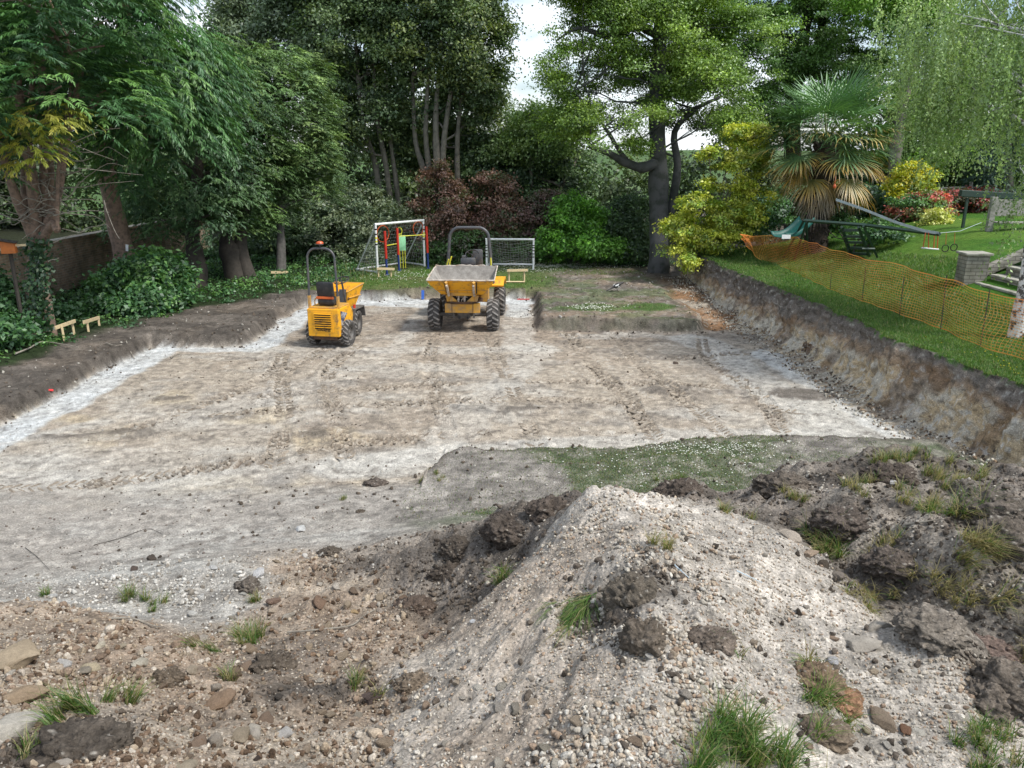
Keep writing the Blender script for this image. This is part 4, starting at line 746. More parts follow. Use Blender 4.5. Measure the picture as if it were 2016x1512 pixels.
def lawns():
    # strip along the top of the bank
    n = 190000; y = 8.2 + 21 * rng.random(n) ** 1.9; x = bank_x(y) + .02 + rng.random(n) ** 1.35 * np.where(y < 18, 3.4, 5.0); db = x - bank_x(y)
    nb_ = (fbm(bank_x(y) * .6, y, .55, 4, 60) - .5) * .42; k = (db > .22 + nb_ + (fbm(x, y, .3, 3, 61) - .5) * .12); db = (db - nb_)[k]; x, y = x[k], y[k]; n = len(x); zt_ = 1.2 + (fbm(bank_x(y), y, 2, 2, 61) - .5) * .1; z = np.where(db < .62, np.maximum(G(x, y), 1.04 * zt_ * (.35 + .65 * sst(33, 29, y)) ), G(x, y)); hh = .035 + .03 * rng.random(n) + .05 * (rng.random(n) < .05) + .05 * sst(8.9, 9.6, x) * rng.random(n)
    blades('grass', x, y, z - .006, hh, np.full(n, .007) + .004 * (y > 15), gcol(n, dry=.05), lean=.6); bpy.data.objects['grass']['kind'] = 'stuff'
    # back lawn, before the hedge
    n = 60000; x = rng.uniform(-7, 5, n); y = rng.uniform(25.1, 33, n); k = (x > veg_x(y)) & (pit_d(x, y) > .15) & ((x < 1.6) | (y > 28.5)) & (rng.random(n) < sst(.3, .55, fbm(x, y, 1.2, 3, 600)) * .8 + .2); x, y = x[k], y[k]; n = len(x); z = G(x, y)
    o = blades('lawn_grass', x, y, z - .005, .03 + .03 * rng.random(n), np.full(n, .012), gcol(n, dry=.2) * .95, lean=.7); tag(o, kind='stuff')
    # worn turf on the near strip, and the block behind the pit
    n = 130000; x = np.concatenate([rng.uniform(-1.4, 5.6, n // 2), rng.uniform(.8, 5.4, n // 2)]); y = np.concatenate([rng.uniform(8.4, 11.6, n // 2), rng.uniform(20.4, 28.5, n // 2)])
    near = y < 14; e1 = np.hypot((x - 3.9) / .8, (y - 22.2) / .7); e2 = np.hypot((x - 2.3) / 1.0, (y - 22.0) / .5); f = fbm(x, y, .5, 4, 610)
    f1 = fbm(x, y, 1.6, 5, 100); pr = np.where(near, sst(.40, .60, f1 + .12 * np.sin(x * 1.1 - .6)) * .9 + .10, np.maximum(sst(1.2, .7, np.minimum(e1, e2)) * .8, sst(.56, .7, f) * .45)); pr = pr * np.where(near & (G(x, y) > .42), .1, 1)
    k = (rng.random(n) < pr) & (pit_d(x, y) > .08); x, y = x[k], y[k]; n = len(x); z = G(x, y)
    o = blades('worn_grass', x, y, z - .004, .018 + .022 * rng.random(n), np.full(n, .007), gcol(n, dry=.3) * .8, lean=.8); tag(o, kind='stuff')
    # daisies and buttercups
    def fl(name, x, y, s, c, lift=.05):
        n = len(x); z = G(x, y) + lift * rng.random(n); k = 6; a = np.arange(k) * 2 * math.pi / k; V = np.stack([x[:, None] + s[:, None] * np.cos(a), y[:, None] + s[:, None] * np.sin(a), z[:, None] + 0 * a + s[:, None] * .3 * np.sin(a * 2)], 2).reshape(-1, 3)
        tag(mesh_np(name, V, np.arange(n * k).reshape(-1, k), M['leaf'], np.tile(np.array(c), (n * k, 1))), kind='stuff')
    xs = []; ys = []
    for (cx, cy, rx, ry, n) in [(2.0, 31.0, 2.6, .7, 1500), (.6, 29.6, 1.4, .5, 260), (-3.8, 28.2, 2.4, 1.5, 220), (2.3, 22.1, .8, .4, 160), (3.0, 10.9, 1.2, .35, 330), (2.5, 10.0, 2.6, .9, 200)]:
        xs.append(rng.normal(cx, rx * .5, n)); ys.append(rng.normal(cy, ry * .5, n))
    x = np.concatenate(xs); y = np.concatenate(ys); fl('daisies', x, y, np.where(y > 14, .022, .011) * rng.uniform(.7, 1.2, len(x)), (.75, .77, .75))
    xs = []; ys = []
    for (px, py, rad, n) in [(1780, 680, .35, 40), (1700, 665, .4, 22), (1850, 705, .4, 40), (1995, 725, .4, 60), (1970, 742, .3, 30), (1600, 585, .6, 20), (1570, 562, .6, 14), (1900, 745, .5, 24)]:
        q = PX(px, py, 1.25); xs.append(rng.normal(q[0], rad, n)); ys.append(rng.normal(q[1], rad * 1.3, n))
    x = np.concatenate(xs); y = np.concatenate(ys); k = x > bank_x(y) + .6; fl('buttercups', x[k], y[k], np.full(k.sum(), .016), (.75, .62, .03), .03)
lawns()
# tufts of grass growing out of the spoil
TUFTS = [  # photo x, y, spread, height, blades, lean direction, dry share, label
    (1480, 1490, .25, .17, 1300, (.25, -.2, 0), .05, 'largest clump of long fresh grass, at the bottom of the pale mound'), (1150, 1195, .10, .22, 420, (-.5, -.6, -.9), .08, 'green grass hanging down from the slumped turf on the pale mound'),
    (985, 1130, .07, .17, 160, (.1, -.5, -.2), .1, 'small bright grass tuft on the left flank of the pale mound'), (1625, 1075, .14, .20, 520, (-.3, -.5, -.3), .4, 'tall yellowing grass tuft over the dark gully'), (1745, 900, .22, .12, 700, (0, -.2, 0), .45, 'sunlit grass cap on the crest of the dark topsoil'),
    (1870, 945, .25, .13, 600, (.2, -.3, 0), .5, 'orange tinged grass strip on the crest of the dark topsoil'), (1885, 1010, .17, .22, 620, (-.2, -.5, -.2), .35, 'bushy grass tuft on the dark heap under the crest'), (1925, 1075, .20, .20, 520, (.3, -.6, -.3), .6, 'dry grass fringe spilling down the dark heap'),
    (1330, 945, .17, .10, 420, (0, -.3, 0), .3, 'grass cap on the dark lump just behind the mound peak'), (1990, 1260, .18, .20, 380, (.1, -.7, -.4), .75, 'straw coloured grass fringe on the dark overhang'), (1730, 1080, .14, .12, 300, (0, -.5, -.2), .7, 'matted dry grass in the middle of the dark heap'),
    (1690, 1170, .12, .16, 300, (-.4, -.6, -.5), .7, 'dry grass tuft hanging into the dark gully'), (515, 1255, .16, .15, 420, (0, -.2, 0), .35, 'mixed green and dry tuft in the hollow of the brown spoil'), (400, 1275, .10, .14, 170, (-.6, -.4, -.1), .4, 'thin grey green grass beside the flat cream stone'),
    (255, 1175, .11, .13, 220, (.3, -.2, 0), .2, 'dark green grass tuft leaning on the white rubble'), (305, 1190, .10, .10, 150, (.4, -.2, 0), .25, 'low grass tuft in front of the white rubble'), (135, 1405, .16, .17, 300, (-.5, -.2, .1), .1, 'fresh grass tuft on the dark turf at the lower left'),
    (235, 1375, .12, .14, 160, (.6, .2, 0), .2, 'spiky grass on the corner of the dark turf at the lower left'), (700, 1370, .14, .12, 150, (.2, 0, 0), .45, 'sparse grass strands among the brown cobbles'), (505, 1180, .07, .09, 130, (0, -.2, 0), .55, 'pale mossy tuft beside the white angular block'),
    (1630, 1385, .12, .16, 230, (.1, -.5, -.2), .2, 'small grass tuft beside the orange lump on the mound'), (1600, 1310, .08, .16, 150, (-.4, -.5, -.4), .45, 'wisps of grass on the clod in the middle of the mound'), (1425, 1265, .06, .08, 60, (0, -.2, 0), .2, 'tiny green sprig on the gravel mound'),
    (1310, 1075, .10, .12, 130, (0, -.3, 0), .8, 'straw wisps just below the mound peak'), (1960, 1480, .20, .10, 520, (0, -.2, 0), .1, 'dense low grass in the bottom right corner'), (90, 1170, .05, .10, 90, (0, 0, 0), .1, 'little green tuft behind the crest of the brown spoil'), (680, 975, .10, .05, 120, (0, 0, 0), .5, 'scrap of turf at the rim of the pit'),
    (1680, 950, .2, .12, 420, (0, -.3, 0), .6, 'faded grass mat left of the white pebble on the crest'), (1800, 990, .2, .12, 380, (0, -.4, -.1), .65, 'low dry grass between the white pebble and the bushy tuft'), (1560, 975, .15, .10, 240, (0, -.4, 0), .7, 'wisps of dead grass on the slope below the rounded topsoil lump'),
    (1880, 1130, .2, .14, 420, (0, -.5, -.2), .8, 'straw coloured mat below the dry grass fringe'), (1760, 1150, .12, .12, 240, (-.3, -.5, -.3), .75, 'thin dead grass beside the overhanging slab'), (450, 1330, .1, .1, 110, (.2, 0, 0), .6, 'dead wisps above the rounded brown boulder'), (60, 1480, .1, .1, 110, (.3, .2, 0), .3, 'few blades beside the black turf lump'),
    (1430, 1000, .12, .1, 160, (0, -.4, 0), .6, 'dull grass scrap behind the shoulder of the gravel mound'), (860, 935, .15, .05, 260, (0, 0, 0), .5, 'low grass along the rim of the near turf')]
r2 = np.random.default_rng(77)
for (px, py, sp, hh, n, dv, dry, lab) in TUFTS:
    cx, cy, cz = hit1(px, py + 6); k = max(3, n // 45); sp *= 1.15; ux = r2.normal(0, sp * .5, k); uy = r2.normal(0, sp * .45, k); j = r2.integers(0, k, n)
    x = cx + ux[j] + r2.normal(0, .018, n); y = cy + uy[j] + r2.normal(0, .018, n); z = hq(x, y) - .005
    H = hh * 1.35 * r2.uniform(.35, 1.15, n); C = gcol(n, r2, min(.9, dry + .12)) * np.array((1.0, .97, 1.0))
    o = blades('grass_tuft', x, y, z, H, np.full(n, .0042) + .0015 * r2.random(n), C, lean=.75, dirv=dv, loc=(cx, cy, cz), r=r2); tag(o, lab, 'grass tuft')
# clods and slabs of turf with roots
CLODS = [(1245, 1175, .15, (.15, .13, .105), 1.15, 'slab of slumped turf standing on the pale mound'), (1270, 1255, .12, (.15, .125, .10), 1.0, 'dark root lump under the slumped turf'), (1340, 965, .2, (.11, .09, .075), .7, 'shaggy dark lump just behind the mound peak'), (1750, 925, .22, (.09, .074, .062), .55, 'dark slab of turf under the sunlit grass cap'),
         (1540, 945, .22, (.14, .12, .10), .6, 'rounded grey topsoil lump on the crest'), (1960, 1000, .24, (.15, .13, .11), .6, 'big cracked topsoil lump near the right edge'), (1980, 1050, .18, (.14, .12, .10), .7, 'dark lump below the cracked topsoil lump'), (1830, 1225, .20, (.21, .185, .155), .45, 'overhanging topsoil slab above the dark hollow'), (1960, 1270, .18, (.22, .165, .14), .4, 'long overhanging sod at the right edge'),
         (1985, 1340, .16, (.17, .145, .12), .8, 'dark ball of soil in the hollow at the right'), (1750, 1110, .17, (.12, .10, .085), .6, 'dark clod in the middle of the topsoil heap'), (1660, 1030, .2, (.12, .10, .085), .6, 'dark clod on the slope behind the wedged block'), (1950, 1375, .14, (.20, .17, .14), .8, 'brown ball of soil at the foot of the topsoil heap'),
         (1090, 1000, .20, (.11, .09, .075), .7, 'dark topsoil lump left of the mound peak'), (1000, 1040, .20, (.10, .083, .07), .7, 'shaggy dark clod left of the mound peak'), (900, 1075, .15, (.095, .08, .066), .8, 'dark clod on the ridge end left of the peak'), (880, 1120, .12, (.09, .075, .062), .8, 'dark clod on the near side of the ridge'), (820, 1190, .15, (.13, .10, .08), .6, 'brown topsoil lump in front of the ridge'),
         (740, 945, .16, (.12, .10, .085), .6, 'crumbly dark heap at the rim of the pit'), (490, 1150, .12, (.15, .13, .11), .8, 'grey root lump beside the white rubble'), (540, 1300, .15, (.12, .10, .08), .7, 'dark root lump under the mixed tuft'), (150, 1475, .22, (.10, .085, .07), .5, 'black lump of turf at the lower left'), (330, 1330, .09, (.15, .12, .09), .8, 'small dark clod beside the flat cream stone'),
         (1610, 1340, .13, (.22, .16, .11), .8, 'brown clod in the middle of the gravel mound'), (1650, 1375, .1, (.30, .18, .11), .8, 'orange lump of clay on the gravel mound'), (1400, 1255, .12, (.17, .14, .115), .6, 'small dark clod on the gravel mound'), (710, 1000, .05, (.12, .10, .08), .8, 'dark crumb lump on the near crust'), (650, 1080, .1, (.12, .10, .08), .6, 'dark lump at the left end of the ridge'), (1620, 1440, .12, (.2, .16, .12), .6, 'brown clod near the bottom of the mound'),
         (820, 1335, .12, (.2, .16, .12), .6, 'brown sandy lump on the left slope of the mound')]
def clod_mesh(seed, s, flat, col):
    bm = bmesh.new(); bmesh.ops.create_icosphere(bm, subdivisions=5, radius=1); V = np.array([v.co[:] for v in bm.verts]); F = np.array([[v.index for v in f.verts] for f in bm.faces]); bm.free(); r = np.random.default_rng(seed)
    V = V * np.array((1.15, r.uniform(.75, 1), 1)); off = r.uniform(0, 50, 3); P = V + off
    k = 1 + (vn3(P, .8, seed) - .5) * .45 + (vn3(P, .36, seed + 1) - .5) * .34 + (vn3(P, .16, seed + 2) - .5) * .32 + (vn3(P, .08, seed + 3) - .5) * .26; V = V * k[:, None]; V[:, 2] *= flat
    c = np.array(col)[None] * (.7 + .7 * vn3(P, .2, seed + 4))[:, None]; st = vn3(P, .05, seed + 5) > .88; c[st] = (.42, .39, .34); V = V * s; q = r.integers(0, len(V), 260); Vs = [V]; Fs = [F]; Cs = [c]; n0 = len(V); Rm = rand_rot(260, r)
    for i, j in enumerate(q):
        if V[j, 2] < -.3 * s * flat: continue
        a, b = SH1[i % 6]; k_ = s * (.025 + .10 * r.random() ** 3); Vs.append((a @ Rm[i].T) * k_ + V[j] * .99); Fs.append(b + n0); n0 += len(a); Cs.append(np.tile(c[j] * r.uniform(.8, 1.5), (len(a), 1)))
    return np.concatenate(Vs), np.concatenate(Fs), np.concatenate(Cs)
for i, (px, py, s, c, fl, lab) in enumerate(CLODS):
    x, y, z = hit1(px, py + 10); V, F, cc = clod_mesh(900 + i, s, fl, c); o = mesh_np('turf_clod' if 'turf' in lab or 'root' in lab else 'soil_clod', V, F, M['soil'], cc, smooth=True, loc=(x, y, z - s * fl * .12)); o.rotation_euler = (0, 0, random.uniform(-.4, .4)); tag(o, lab, 'clod')
# sticks and roots lying on the soil
def stick(name, label, cat, pts, r, mat, lift=.01, branch=None):
    P = []
    for (px, py) in pts: x, y, z = hit1(px, py) if py > 930 else (lambda q: (q[0], q[1], gz(q[0], q[1])))(PX(px, py, .36)); P.append((x, y, z + lift + r))
    Q = cat_curve(P, 5); mb = MB(); mb.tube(Q, [r * (1 - .6 * i / len(Q)) for i in range(len(Q))], 6)
    if branch:
        a = np.array(Q[int(len(Q) * branch[0])]); mb.tube([a, a + np.array(branch[1]) * .5 + np.array((0, 0, .01)), a + np.array(branch[1])], [r * .6, r * .5, r * .25], 5)
    o = mb.build(name, mat, smooth=True); return tag(o, label, cat)
stick('stick', 'long pale forked stick lying across the brown spoil', 'stick', [(566, 1252), (620, 1247), (690, 1240), (715, 1222), (742, 1203)], .0085, M['bark_pale'], .015, (.7, (.05, -.04, .01)))
stick('stick', 'pale root snaking over the brown spoil by the white rubble', 'stick', [(215, 1222), (260, 1224), (300, 1236), (318, 1240)], .008, M['bark_pale'], .012)
stick('stick', 'pale straight stick lying on the dark topsoil heap', 'stick', [(1778, 1041), (1815, 1035), (1850, 1032)], .010, M['bark_pale'], .02)
stick('stick', 'thin dark twig lying on the grey crust', 'stick', [(185, 1078), (240, 1062), (290, 1046), (318, 1052)], .0045, M['bark_dark'], .006)
stick('stick', 'short dark twig crossing the grey crust near the left edge', 'stick', [(50, 1080), (75, 1100), (98, 1125)], .004, M['bark_dark'], .006)
stick('stick', 'thin pale twig on the gravel mound below its peak', 'stick', [(1230, 1138), (1275, 1150), (1330, 1166)], .004, M['bark_pale'], .01)
stick('stick', 'fan of pale splinters near the top of the gravel mound', 'splinters', [(1322, 1118), (1338, 1130), (1356, 1146)], .006, M['strap'], .012, (.4, (.02, -.06, 0)))
stick('stick', 'silvery twig on the right shoulder of the gravel mound', 'stick', [(1450, 1130), (1475, 1140), (1500, 1152)], .005, M['strap'], .01)
stick('root', 'long bare root curling along the edge of the undergrowth', 'root', [(30, 700), (60, 690), (80, 678), (110, 680), (155, 686)], .022, M['bark_pale'], .04)
stick('root', 'pale bent root above the corner of the pale strip', 'root', [(332, 678), (345, 672), (354, 674)], .02, M['bark_pale'], .03)
stick('root', 'thin twisted root on the dark ledge', 'root', [(208, 674), (225, 680), (240, 676)], .014, M['bark_pale'], .03)
stick('root', 'short root on the dark ledge nearest the corner', 'root', [(248, 669), (258, 676), (262, 680)], .012, M['bark_pale'], .03)
# roots and stones sticking out of the cut face of the bank
RT = [(1650, 545, 40, 'pale'), (1770, 685, 45, 'pale'), (1790, 697, 30, 'pale'), (1835, 712, 24, 'pale'), (1645, 625, 34, 'pale'), (1985, 785, 30, 'pale'), (1950, 800, 24, 'pale'), (1700, 690, 18, 'pale'), (1620, 660, 26, 'dark'), (1690, 600, 22, 'dark')]
def on_bank(px, py):
    for t in np.arange(.0, .62, .02):
        for zz in (t / .52 * 1.2,):
            q = PX(px, py, min(zz, 1.25))
            if q[0] - float(bank_x(q[1])) <= t: return q
    return PX(px, py, 1.2)
for i, (px, py, ln, c) in enumerate(RT):
    q = on_bank(px, py); s = ln / FOC * math.hypot(*q[:2]); a = random.uniform(-.4, .4); x, y, z = q[0] - .10, q[1], q[2]
    mb = MB(); P = cat_curve([(x + .1, y + s * .5, z + .02), (x, y + s * .2, z + .03), (x - .04, y - s * .2, z - .02 + a * s * .3), (x + .03, y - s * .6, z + a * s * .7)], 5); mb.tube(P, [.011 * (1 - .7 * k / len(P)) for k in range(len(P))], 5)
    tag(mb.build('root', M['bark_pale'], smooth=True), 'bare root poking out of the bank ' + ['high up at its far end', 'in the top dark band above the pale patch', 'just under the grass where two roots cross', 'second from the pair of crossed roots', 'in the brown middle band', 'nearest the right edge of the photo', 'beside the nearest bank root', 'below the crossed roots, in the brown lobe', 'low down in the dark brown part', 'halfway up the brown part'][i], 'root')

# ------------------------------------------------------------------ trees and shrubs
def crown_clumps(lobes, n, r, gap=.42, gs=1.3, seed=0, under=.45):
    """clump centres near the skins of the lobes ((centre),(radii)) with uneven gaps; returns centres and outward directions"""
    A = np.array([l[1][0] * l[1][2] + l[1][1] * l[1][2] for l in lobes]); A = A / A.sum(); cs = []; os_ = []; tries = 0; tot = 0
    while tot < n and tries < 12:
        m = n * 2; k = r.choice(len(lobes), m, p=A); d = r.normal(size=(m, 3)); d /= np.linalg.norm(d, axis=1)[:, None]; ok = (d[:, 2] > -.35) | (r.random(m) < under)
        C = np.array([l[0] for l in lobes])[k]; RR = np.array([l[1] for l in lobes])[k]; u = .42 + .58 * r.random(m) ** .45
        jag = 1 + (vn3(d * 2.2 + k[:, None] * 5.1, 1, seed + 9) - .5) * .45
        p = C + d * RR * (u * jag)[:, None]; ok &= vn3(p + 100, gs, seed) > gap * r.uniform(.85, 1.1, m)
        for j, l in enumerate(lobes):
            q = (p - np.array(l[0])) / np.array(l[1]); ok &= ~((np.linalg.norm(q, axis=1) < .4) & (k != j))
        cs.append(p[ok]); os_.append(norm(d / RR)[ok]); tot += ok.sum(); tries += 1
    return np.concatenate(cs)[:n], np.concatenate(os_)[:n]
FOLB = 1.95
def foliage(C, O, r, per, cr, ls, pal, style='broad', flat=.5, aspect=.6, vary=.35, droop=.3):
    """leaves for all the clumps; style broad / spray / hang / needle"""
    n = len(C); pal = np.array(pal); pal = pal * np.where(pal.max(1) < .3, FOLB, 1.12)[:, None] * np.array((1.1, 1.02, .85)); cc = pal[r.integers(0, len(pal), n)] * (1 + (r.random((n, 1)) - .5) * vary * 2)
    i = np.repeat(np.arange(n), per); m = len(i); up = np.array((0, 0, 1.0))
    if style in ('broad', 'needle'):
        g = r.normal(size=(m, 3)) * .55; s = cr * r.uniform(.6, 1.3, n)[i]; P = C[i] + g * s[:, None] * np.array((1, 1, flat))
        Nn = norm(up * .75 + O[i] * .45 + r.normal(size=(m, 3)) * .55); D = norm(np.cross(Nn, r.normal(size=(m, 3)))); D[:, 2] -= droop; D = norm(D); L_ = ls * r.uniform(.6, 1.35, m); W = L_ * aspect
    elif style == 'spray':      # fans of drooping, feathery tips
        F_ = 7; fr = r.integers(0, F_, m); sid = i * F_ + fr; nf = n * F_; az = r.normal(size=nf) * .75; o = np.repeat(O, F_, 0); h = norm(np.stack([o[:, 0], o[:, 1], 0 * az], 1) + 1e-3)
        d = np.stack([h[:, 0] * np.cos(az) - h[:, 1] * np.sin(az), h[:, 0] * np.sin(az) + h[:, 1] * np.cos(az), r.uniform(-.15, .3, nf)], 1); s0 = r.uniform(.8, 1.6, nf) * cr; off = r.normal(size=(nf, 3)) * cr * .28
        t = r.random(m) ** .8; st = s0[sid] * t; P = C[i] + off[sid] + d[sid] * st[:, None] - up * (droop * st ** 2 / cr * 1.1)[:, None]
        side = norm(np.cross(d[sid], up)) * np.where(r.random(m) < .5, 1, -1)[:, None]; D = norm(d[sid] * .75 + side * (.75 * (1 - t * .6))[:, None] - up * (droop * (1.2 + 1.6 * t))[:, None] + r.normal(size=(m, 3)) * .16)
        Nn = norm(up + O[i] * .5 + r.normal(size=(m, 3)) * .3); L_ = ls * r.uniform(.6, 1.3, m) * (1.2 - .5 * t); W = L_ * aspect
    else:                       # hanging strands
        F_ = 6; fr = r.integers(0, F_, m); sid = i * F_ + fr; nf = n * F_; off = r.normal(size=(nf, 3)).clip(-1.6, 1.6) * cr * np.array((.5, .5, .25)); ln = cr * r.uniform(1.2, 3.2, nf); sw = r.normal(size=(nf, 3)) * .12
        t = r.random(m); P = C[i] + off[sid] + sw[sid] * (ln[sid] * t)[:, None] - up * (ln[sid] * t)[:, None] + r.normal(size=(m, 3)) * .022
        D = norm(r.normal(size=(m, 3)) * .6 - up * .8); Nn = norm(r.normal(size=(m, 3)) + up * .3); L_ = ls * r.uniform(.6, 1.3, m); W = L_ * aspect
    col = cc[i] * (1 + (r.random((m, 1)) - .5) * .45)
    return P, D, Nn, L_, W, col
def leaf_mesh(name, parts, mat, parent=None, base=(0, 0, 0), clip=None):
    P, D, Nn, L_, W, col = [np.concatenate(k) for k in zip(*parts)]
    V, F = leaf_quads(P - np.array(base), D, Nn, L_, W); return mesh_np(name, V, F, mat, np.repeat(col, 4, 0), parent=parent)
def limb(mb, a, b, ra, rb, r, sag=.0, wob=.12, n=5, sides=7):
    a = np.array(a, float); b = np.array(b, float); l = np.linalg.norm(b - a); pts = [a + (b - a) * t + np.array((0, 0, 1)) * (math.sin(t * math.pi) * sag * l) + (r.normal(size=3) * wob * l * .3 * math.sin(t * math.pi)) for t in np.linspace(0, 1, n)]
    mb.tube(cat_curve(pts, 3), list(np.linspace(ra, rb, 3 * (n - 1) + 1)), sides); return pts
def tree(name, label, base, lobes, stems, pal, bark, n=300, per=110, cr=.5, ls=.12, style='broad', seed=1, group=None, gap=.42, gs=1.3, flat=.5, aspect=.6, droop=.3, limbs=True, twigs=2, cat='tree', z=None, mat='leaf', under=.45, vary=.35, limb_r=.07, extra=None):
    """trunk with limbs into a crown; positions are in metres on the ground"""
    r = np.random.default_rng(seed); bz = gz(base[0], base[1]) if z is None else z; b = np.array((base[0], base[1], bz)); t = thing(name, label, cat, tuple(b), group=group)
    C, O = crown_clumps(lobes, n, r, gap, gs, seed, under); parts = [foliage(C, O, r, per, cr, ls, pal, style, flat, aspect, vary, droop)]
    if extra: parts += extra(r)
    leaf_mesh('crown', parts, M[mat], t, b)
    for st in stems:
        mb = MB(); P = [np.array(p[:3]) - b for p in st]; rad = [p[3] for p in st]; Q = cat_curve(P, 4); rr = np.interp(np.linspace(0, 1, len(Q)), np.linspace(0, 1, len(rad)), rad)
        rr = rr * (1 + .12 * r.normal(size=len(rr)) * .5); mb.tube(Q, list(rr), 12)
        if st is stems[0] or len(stems) < 5:
            pass
        if limbs:
            near = [l for l in lobes]; ks = range(len(near))
            for k in ks:
                if len(stems) > 1 and k % len(stems) != stems.index(st): continue
                c = np.array(near[k][0]) - b; q = Q[min(len(Q) - 1, max(1, int(len(Q) * r.uniform(.35, .95))))]
                for qq in Q[len(Q) // 3:]:
                    if qq[2] < c[2] - .25 * abs(np.hypot(*(c[:2] - qq[:2]))): q = qq
                P2 = limb(mb, q, c, limb_r, limb_r * .4, r, .05); m = np.where(np.linalg.norm((C - np.array(near[k][0])) / np.array(near[k][1]), axis=1) < 1.2)[0]
                for _ in range(twigs * 3):
                    if len(m): j = r.choice(m); limb(mb, P2[r.integers(1, 4)], C[j] - b, limb_r * .35, .008, r, .04, n=4, sides=5)
        mb.build('trunk' if len(stems) == 1 else 'stem', M[bark], t, smooth=True)
    return t
M['bark_stem'] = paint('pale_stem_bark', (.20, .185, .155), .9, dirt=(.09, .09, .07), amt=.7, scale=5, bump=.01)
DG = [(.038, .070, .032), (.045, .085, .042), (.028, .055, .034), (.055, .095, .05)]
YEW = [(.045, .095, .035), (.06, .115, .04), (.035, .075, .032), (.085, .14, .05)]
CON = [(.032, .088, .036), (.042, .108, .038), (.026, .070, .034), (.062, .135, .042)]
BEE = [(.10, .175, .035), (.08, .145, .035), (.13, .21, .04), (.065, .12, .03)]
GRY = [(.085, .12, .085), (.07, .105, .075), (.10, .14, .10), (.055, .09, .06)]
GOLD = [(.42, .50, .07), (.50, .56, .11), (.31, .40, .05), (.12, .19, .035)]
PUR = [(.125, .075, .072), (.09, .066, .06), (.17, .11, .10), (.06, .08, .045)]
BRI = [(.075, .19, .03), (.10, .24, .035), (.055, .14, .03)]
BIR = [(.12, .19, .08), (.15, .23, .10), (.10, .16, .08), (.18, .26, .12)]
UND = [(.030, .080, .032), (.040, .105, .036), (.022, .064, .028), (.062, .14, .042)]
def lob(px, py, y, rx, rz, ry=None): q = PY(px, py, y); return (q, (rx, ry or rx, rz))
def s_(px, py, y, r): q = PY(px, py, y); return (*q, r)
def g_(px, y, r, dz=-.1): x = (px - 1008) / FOC * y * 1.1; x = PY(px, 600, y)[0]; return (x, y, gz(x, y) + dz, r)
def at(px, py, z=.4): q = PX(px, py, z); return (q[0], q[1])
# --- the two old conifers on the left
b1 = at(75, 655, .45)
dead = []
tree('conifer_tree', 'many-stemmed conifer with ivy on its low trunk beside the garden wall', b1,
     [lob(40, 150, 18.2, 2.2, 1.6), lob(140, 60, 18.6, 2.0, 1.5), lob(0, -40, 17.5, 2.6, 2.2), lob(-150, 120, 18, 2.5, 2.2), lob(90, -150, 19, 3, 2), lob(120, 170, 17.4, 1.7, 1.1), lob(-40, 250, 17.6, 1.3, .7), lob(205, 90, 18.4, 1.6, 1.2), lob(200, 200, 18.8, 1.3, .8)],
     [[(b1[0], b1[1], .3, .20), s_(62, 560, 18.9, .14), s_(72, 470, 18.8, .16), s_(60, 330, 18.7, .12), s_(30, 150, 18.6, .1)], [(b1[0] + .28, b1[1] + .1, .3, .11), s_(88, 560, 19, .10), s_(84, 480, 18.9, .13), s_(86, 330, 19, .09), s_(82, 120, 19, .08)],
      [s_(76, 480, 18.85, .12), s_(110, 400, 18.8, .10), s_(128, 290, 18.9, .08), s_(160, 140, 18.9, .06)], [s_(70, 480, 18.8, .12), s_(25, 370, 18.6, .10), s_(-10, 250, 18.5, .09), s_(-60, 60, 18.4, .06)], [s_(80, 475, 18.8, .12), s_(104, 440, 18.6, .09), s_(113, 455, 18.45, .09)], [s_(66, 470, 18.9, .1), s_(48, 370, 19.2, .09), s_(55, 250, 19.2, .07), s_(70, 100, 19.2, .05)],
      [s_(78, 470, 18.9, .09), s_(100, 370, 19.1, .08), s_(98, 250, 19.2, .06), s_(120, 100, 19.2, .04)]],
     CON, 'bark_red', n=430, per=230, cr=.62, ls=.17, style='spray', seed=11, gap=.36, aspect=.17, droop=.20, twigs=1, mat='needle', limb_r=.045,
     extra=lambda r: [foliage(*crown_clumps([lob(85, 215, 17.6, .5, .25), lob(60, 275, 17.5, .55, .3), lob(110, 240, 17.5, .4, .2), lob(70, 310, 17.5, .35, .2)], 15, r, .1), r, 200, .42, .15, [(.20, .24, .04), (.26, .27, .06), (.16, .20, .05)], 'spray', aspect=.17, droop=.3)])
b2 = at(262, 572, .45)
tree('conifer_tree', 'tall conifer with a leaning red-brown trunk and drooping feathery branches', b2,
     [lob(315, 125, 22.5, 1.7, 1.2), lob(280, 160, 22.0, 2.0, 1.4), lob(350, 180, 22.6, 1.3, 1.2), lob(200, 50, 22.5, 2.0, 1.8), lob(180, -50, 22.8, 2.0, 1.6), lob(300, 245, 21.6, 1.3, .9), lob(180, 200, 22.6, 1.8, 1.2), lob(250, 300, 22.2, 1.0, .6), lob(255, 345, 21.4, .75, .42), lob(350, 235, 22, .9, .8), lob(160, -140, 23, 2.4, 2), lob(150, 120, 22.5, 2, 1.6)],
     [[(b2[0] + .1, b2[1], .3, .38), s_(240, 480, 24.6, .31), s_(215, 370, 24.3, .28), s_(205, 290, 24.2, .25), s_(230, 120, 23.6, .2), s_(260, -60, 23.4, .1)]],
     CON, 'bark_red', n=620, per=250, cr=.66, ls=.17, style='spray', seed=12, gap=.30, aspect=.17, droop=.42, twigs=1, mat='needle', under=.7)
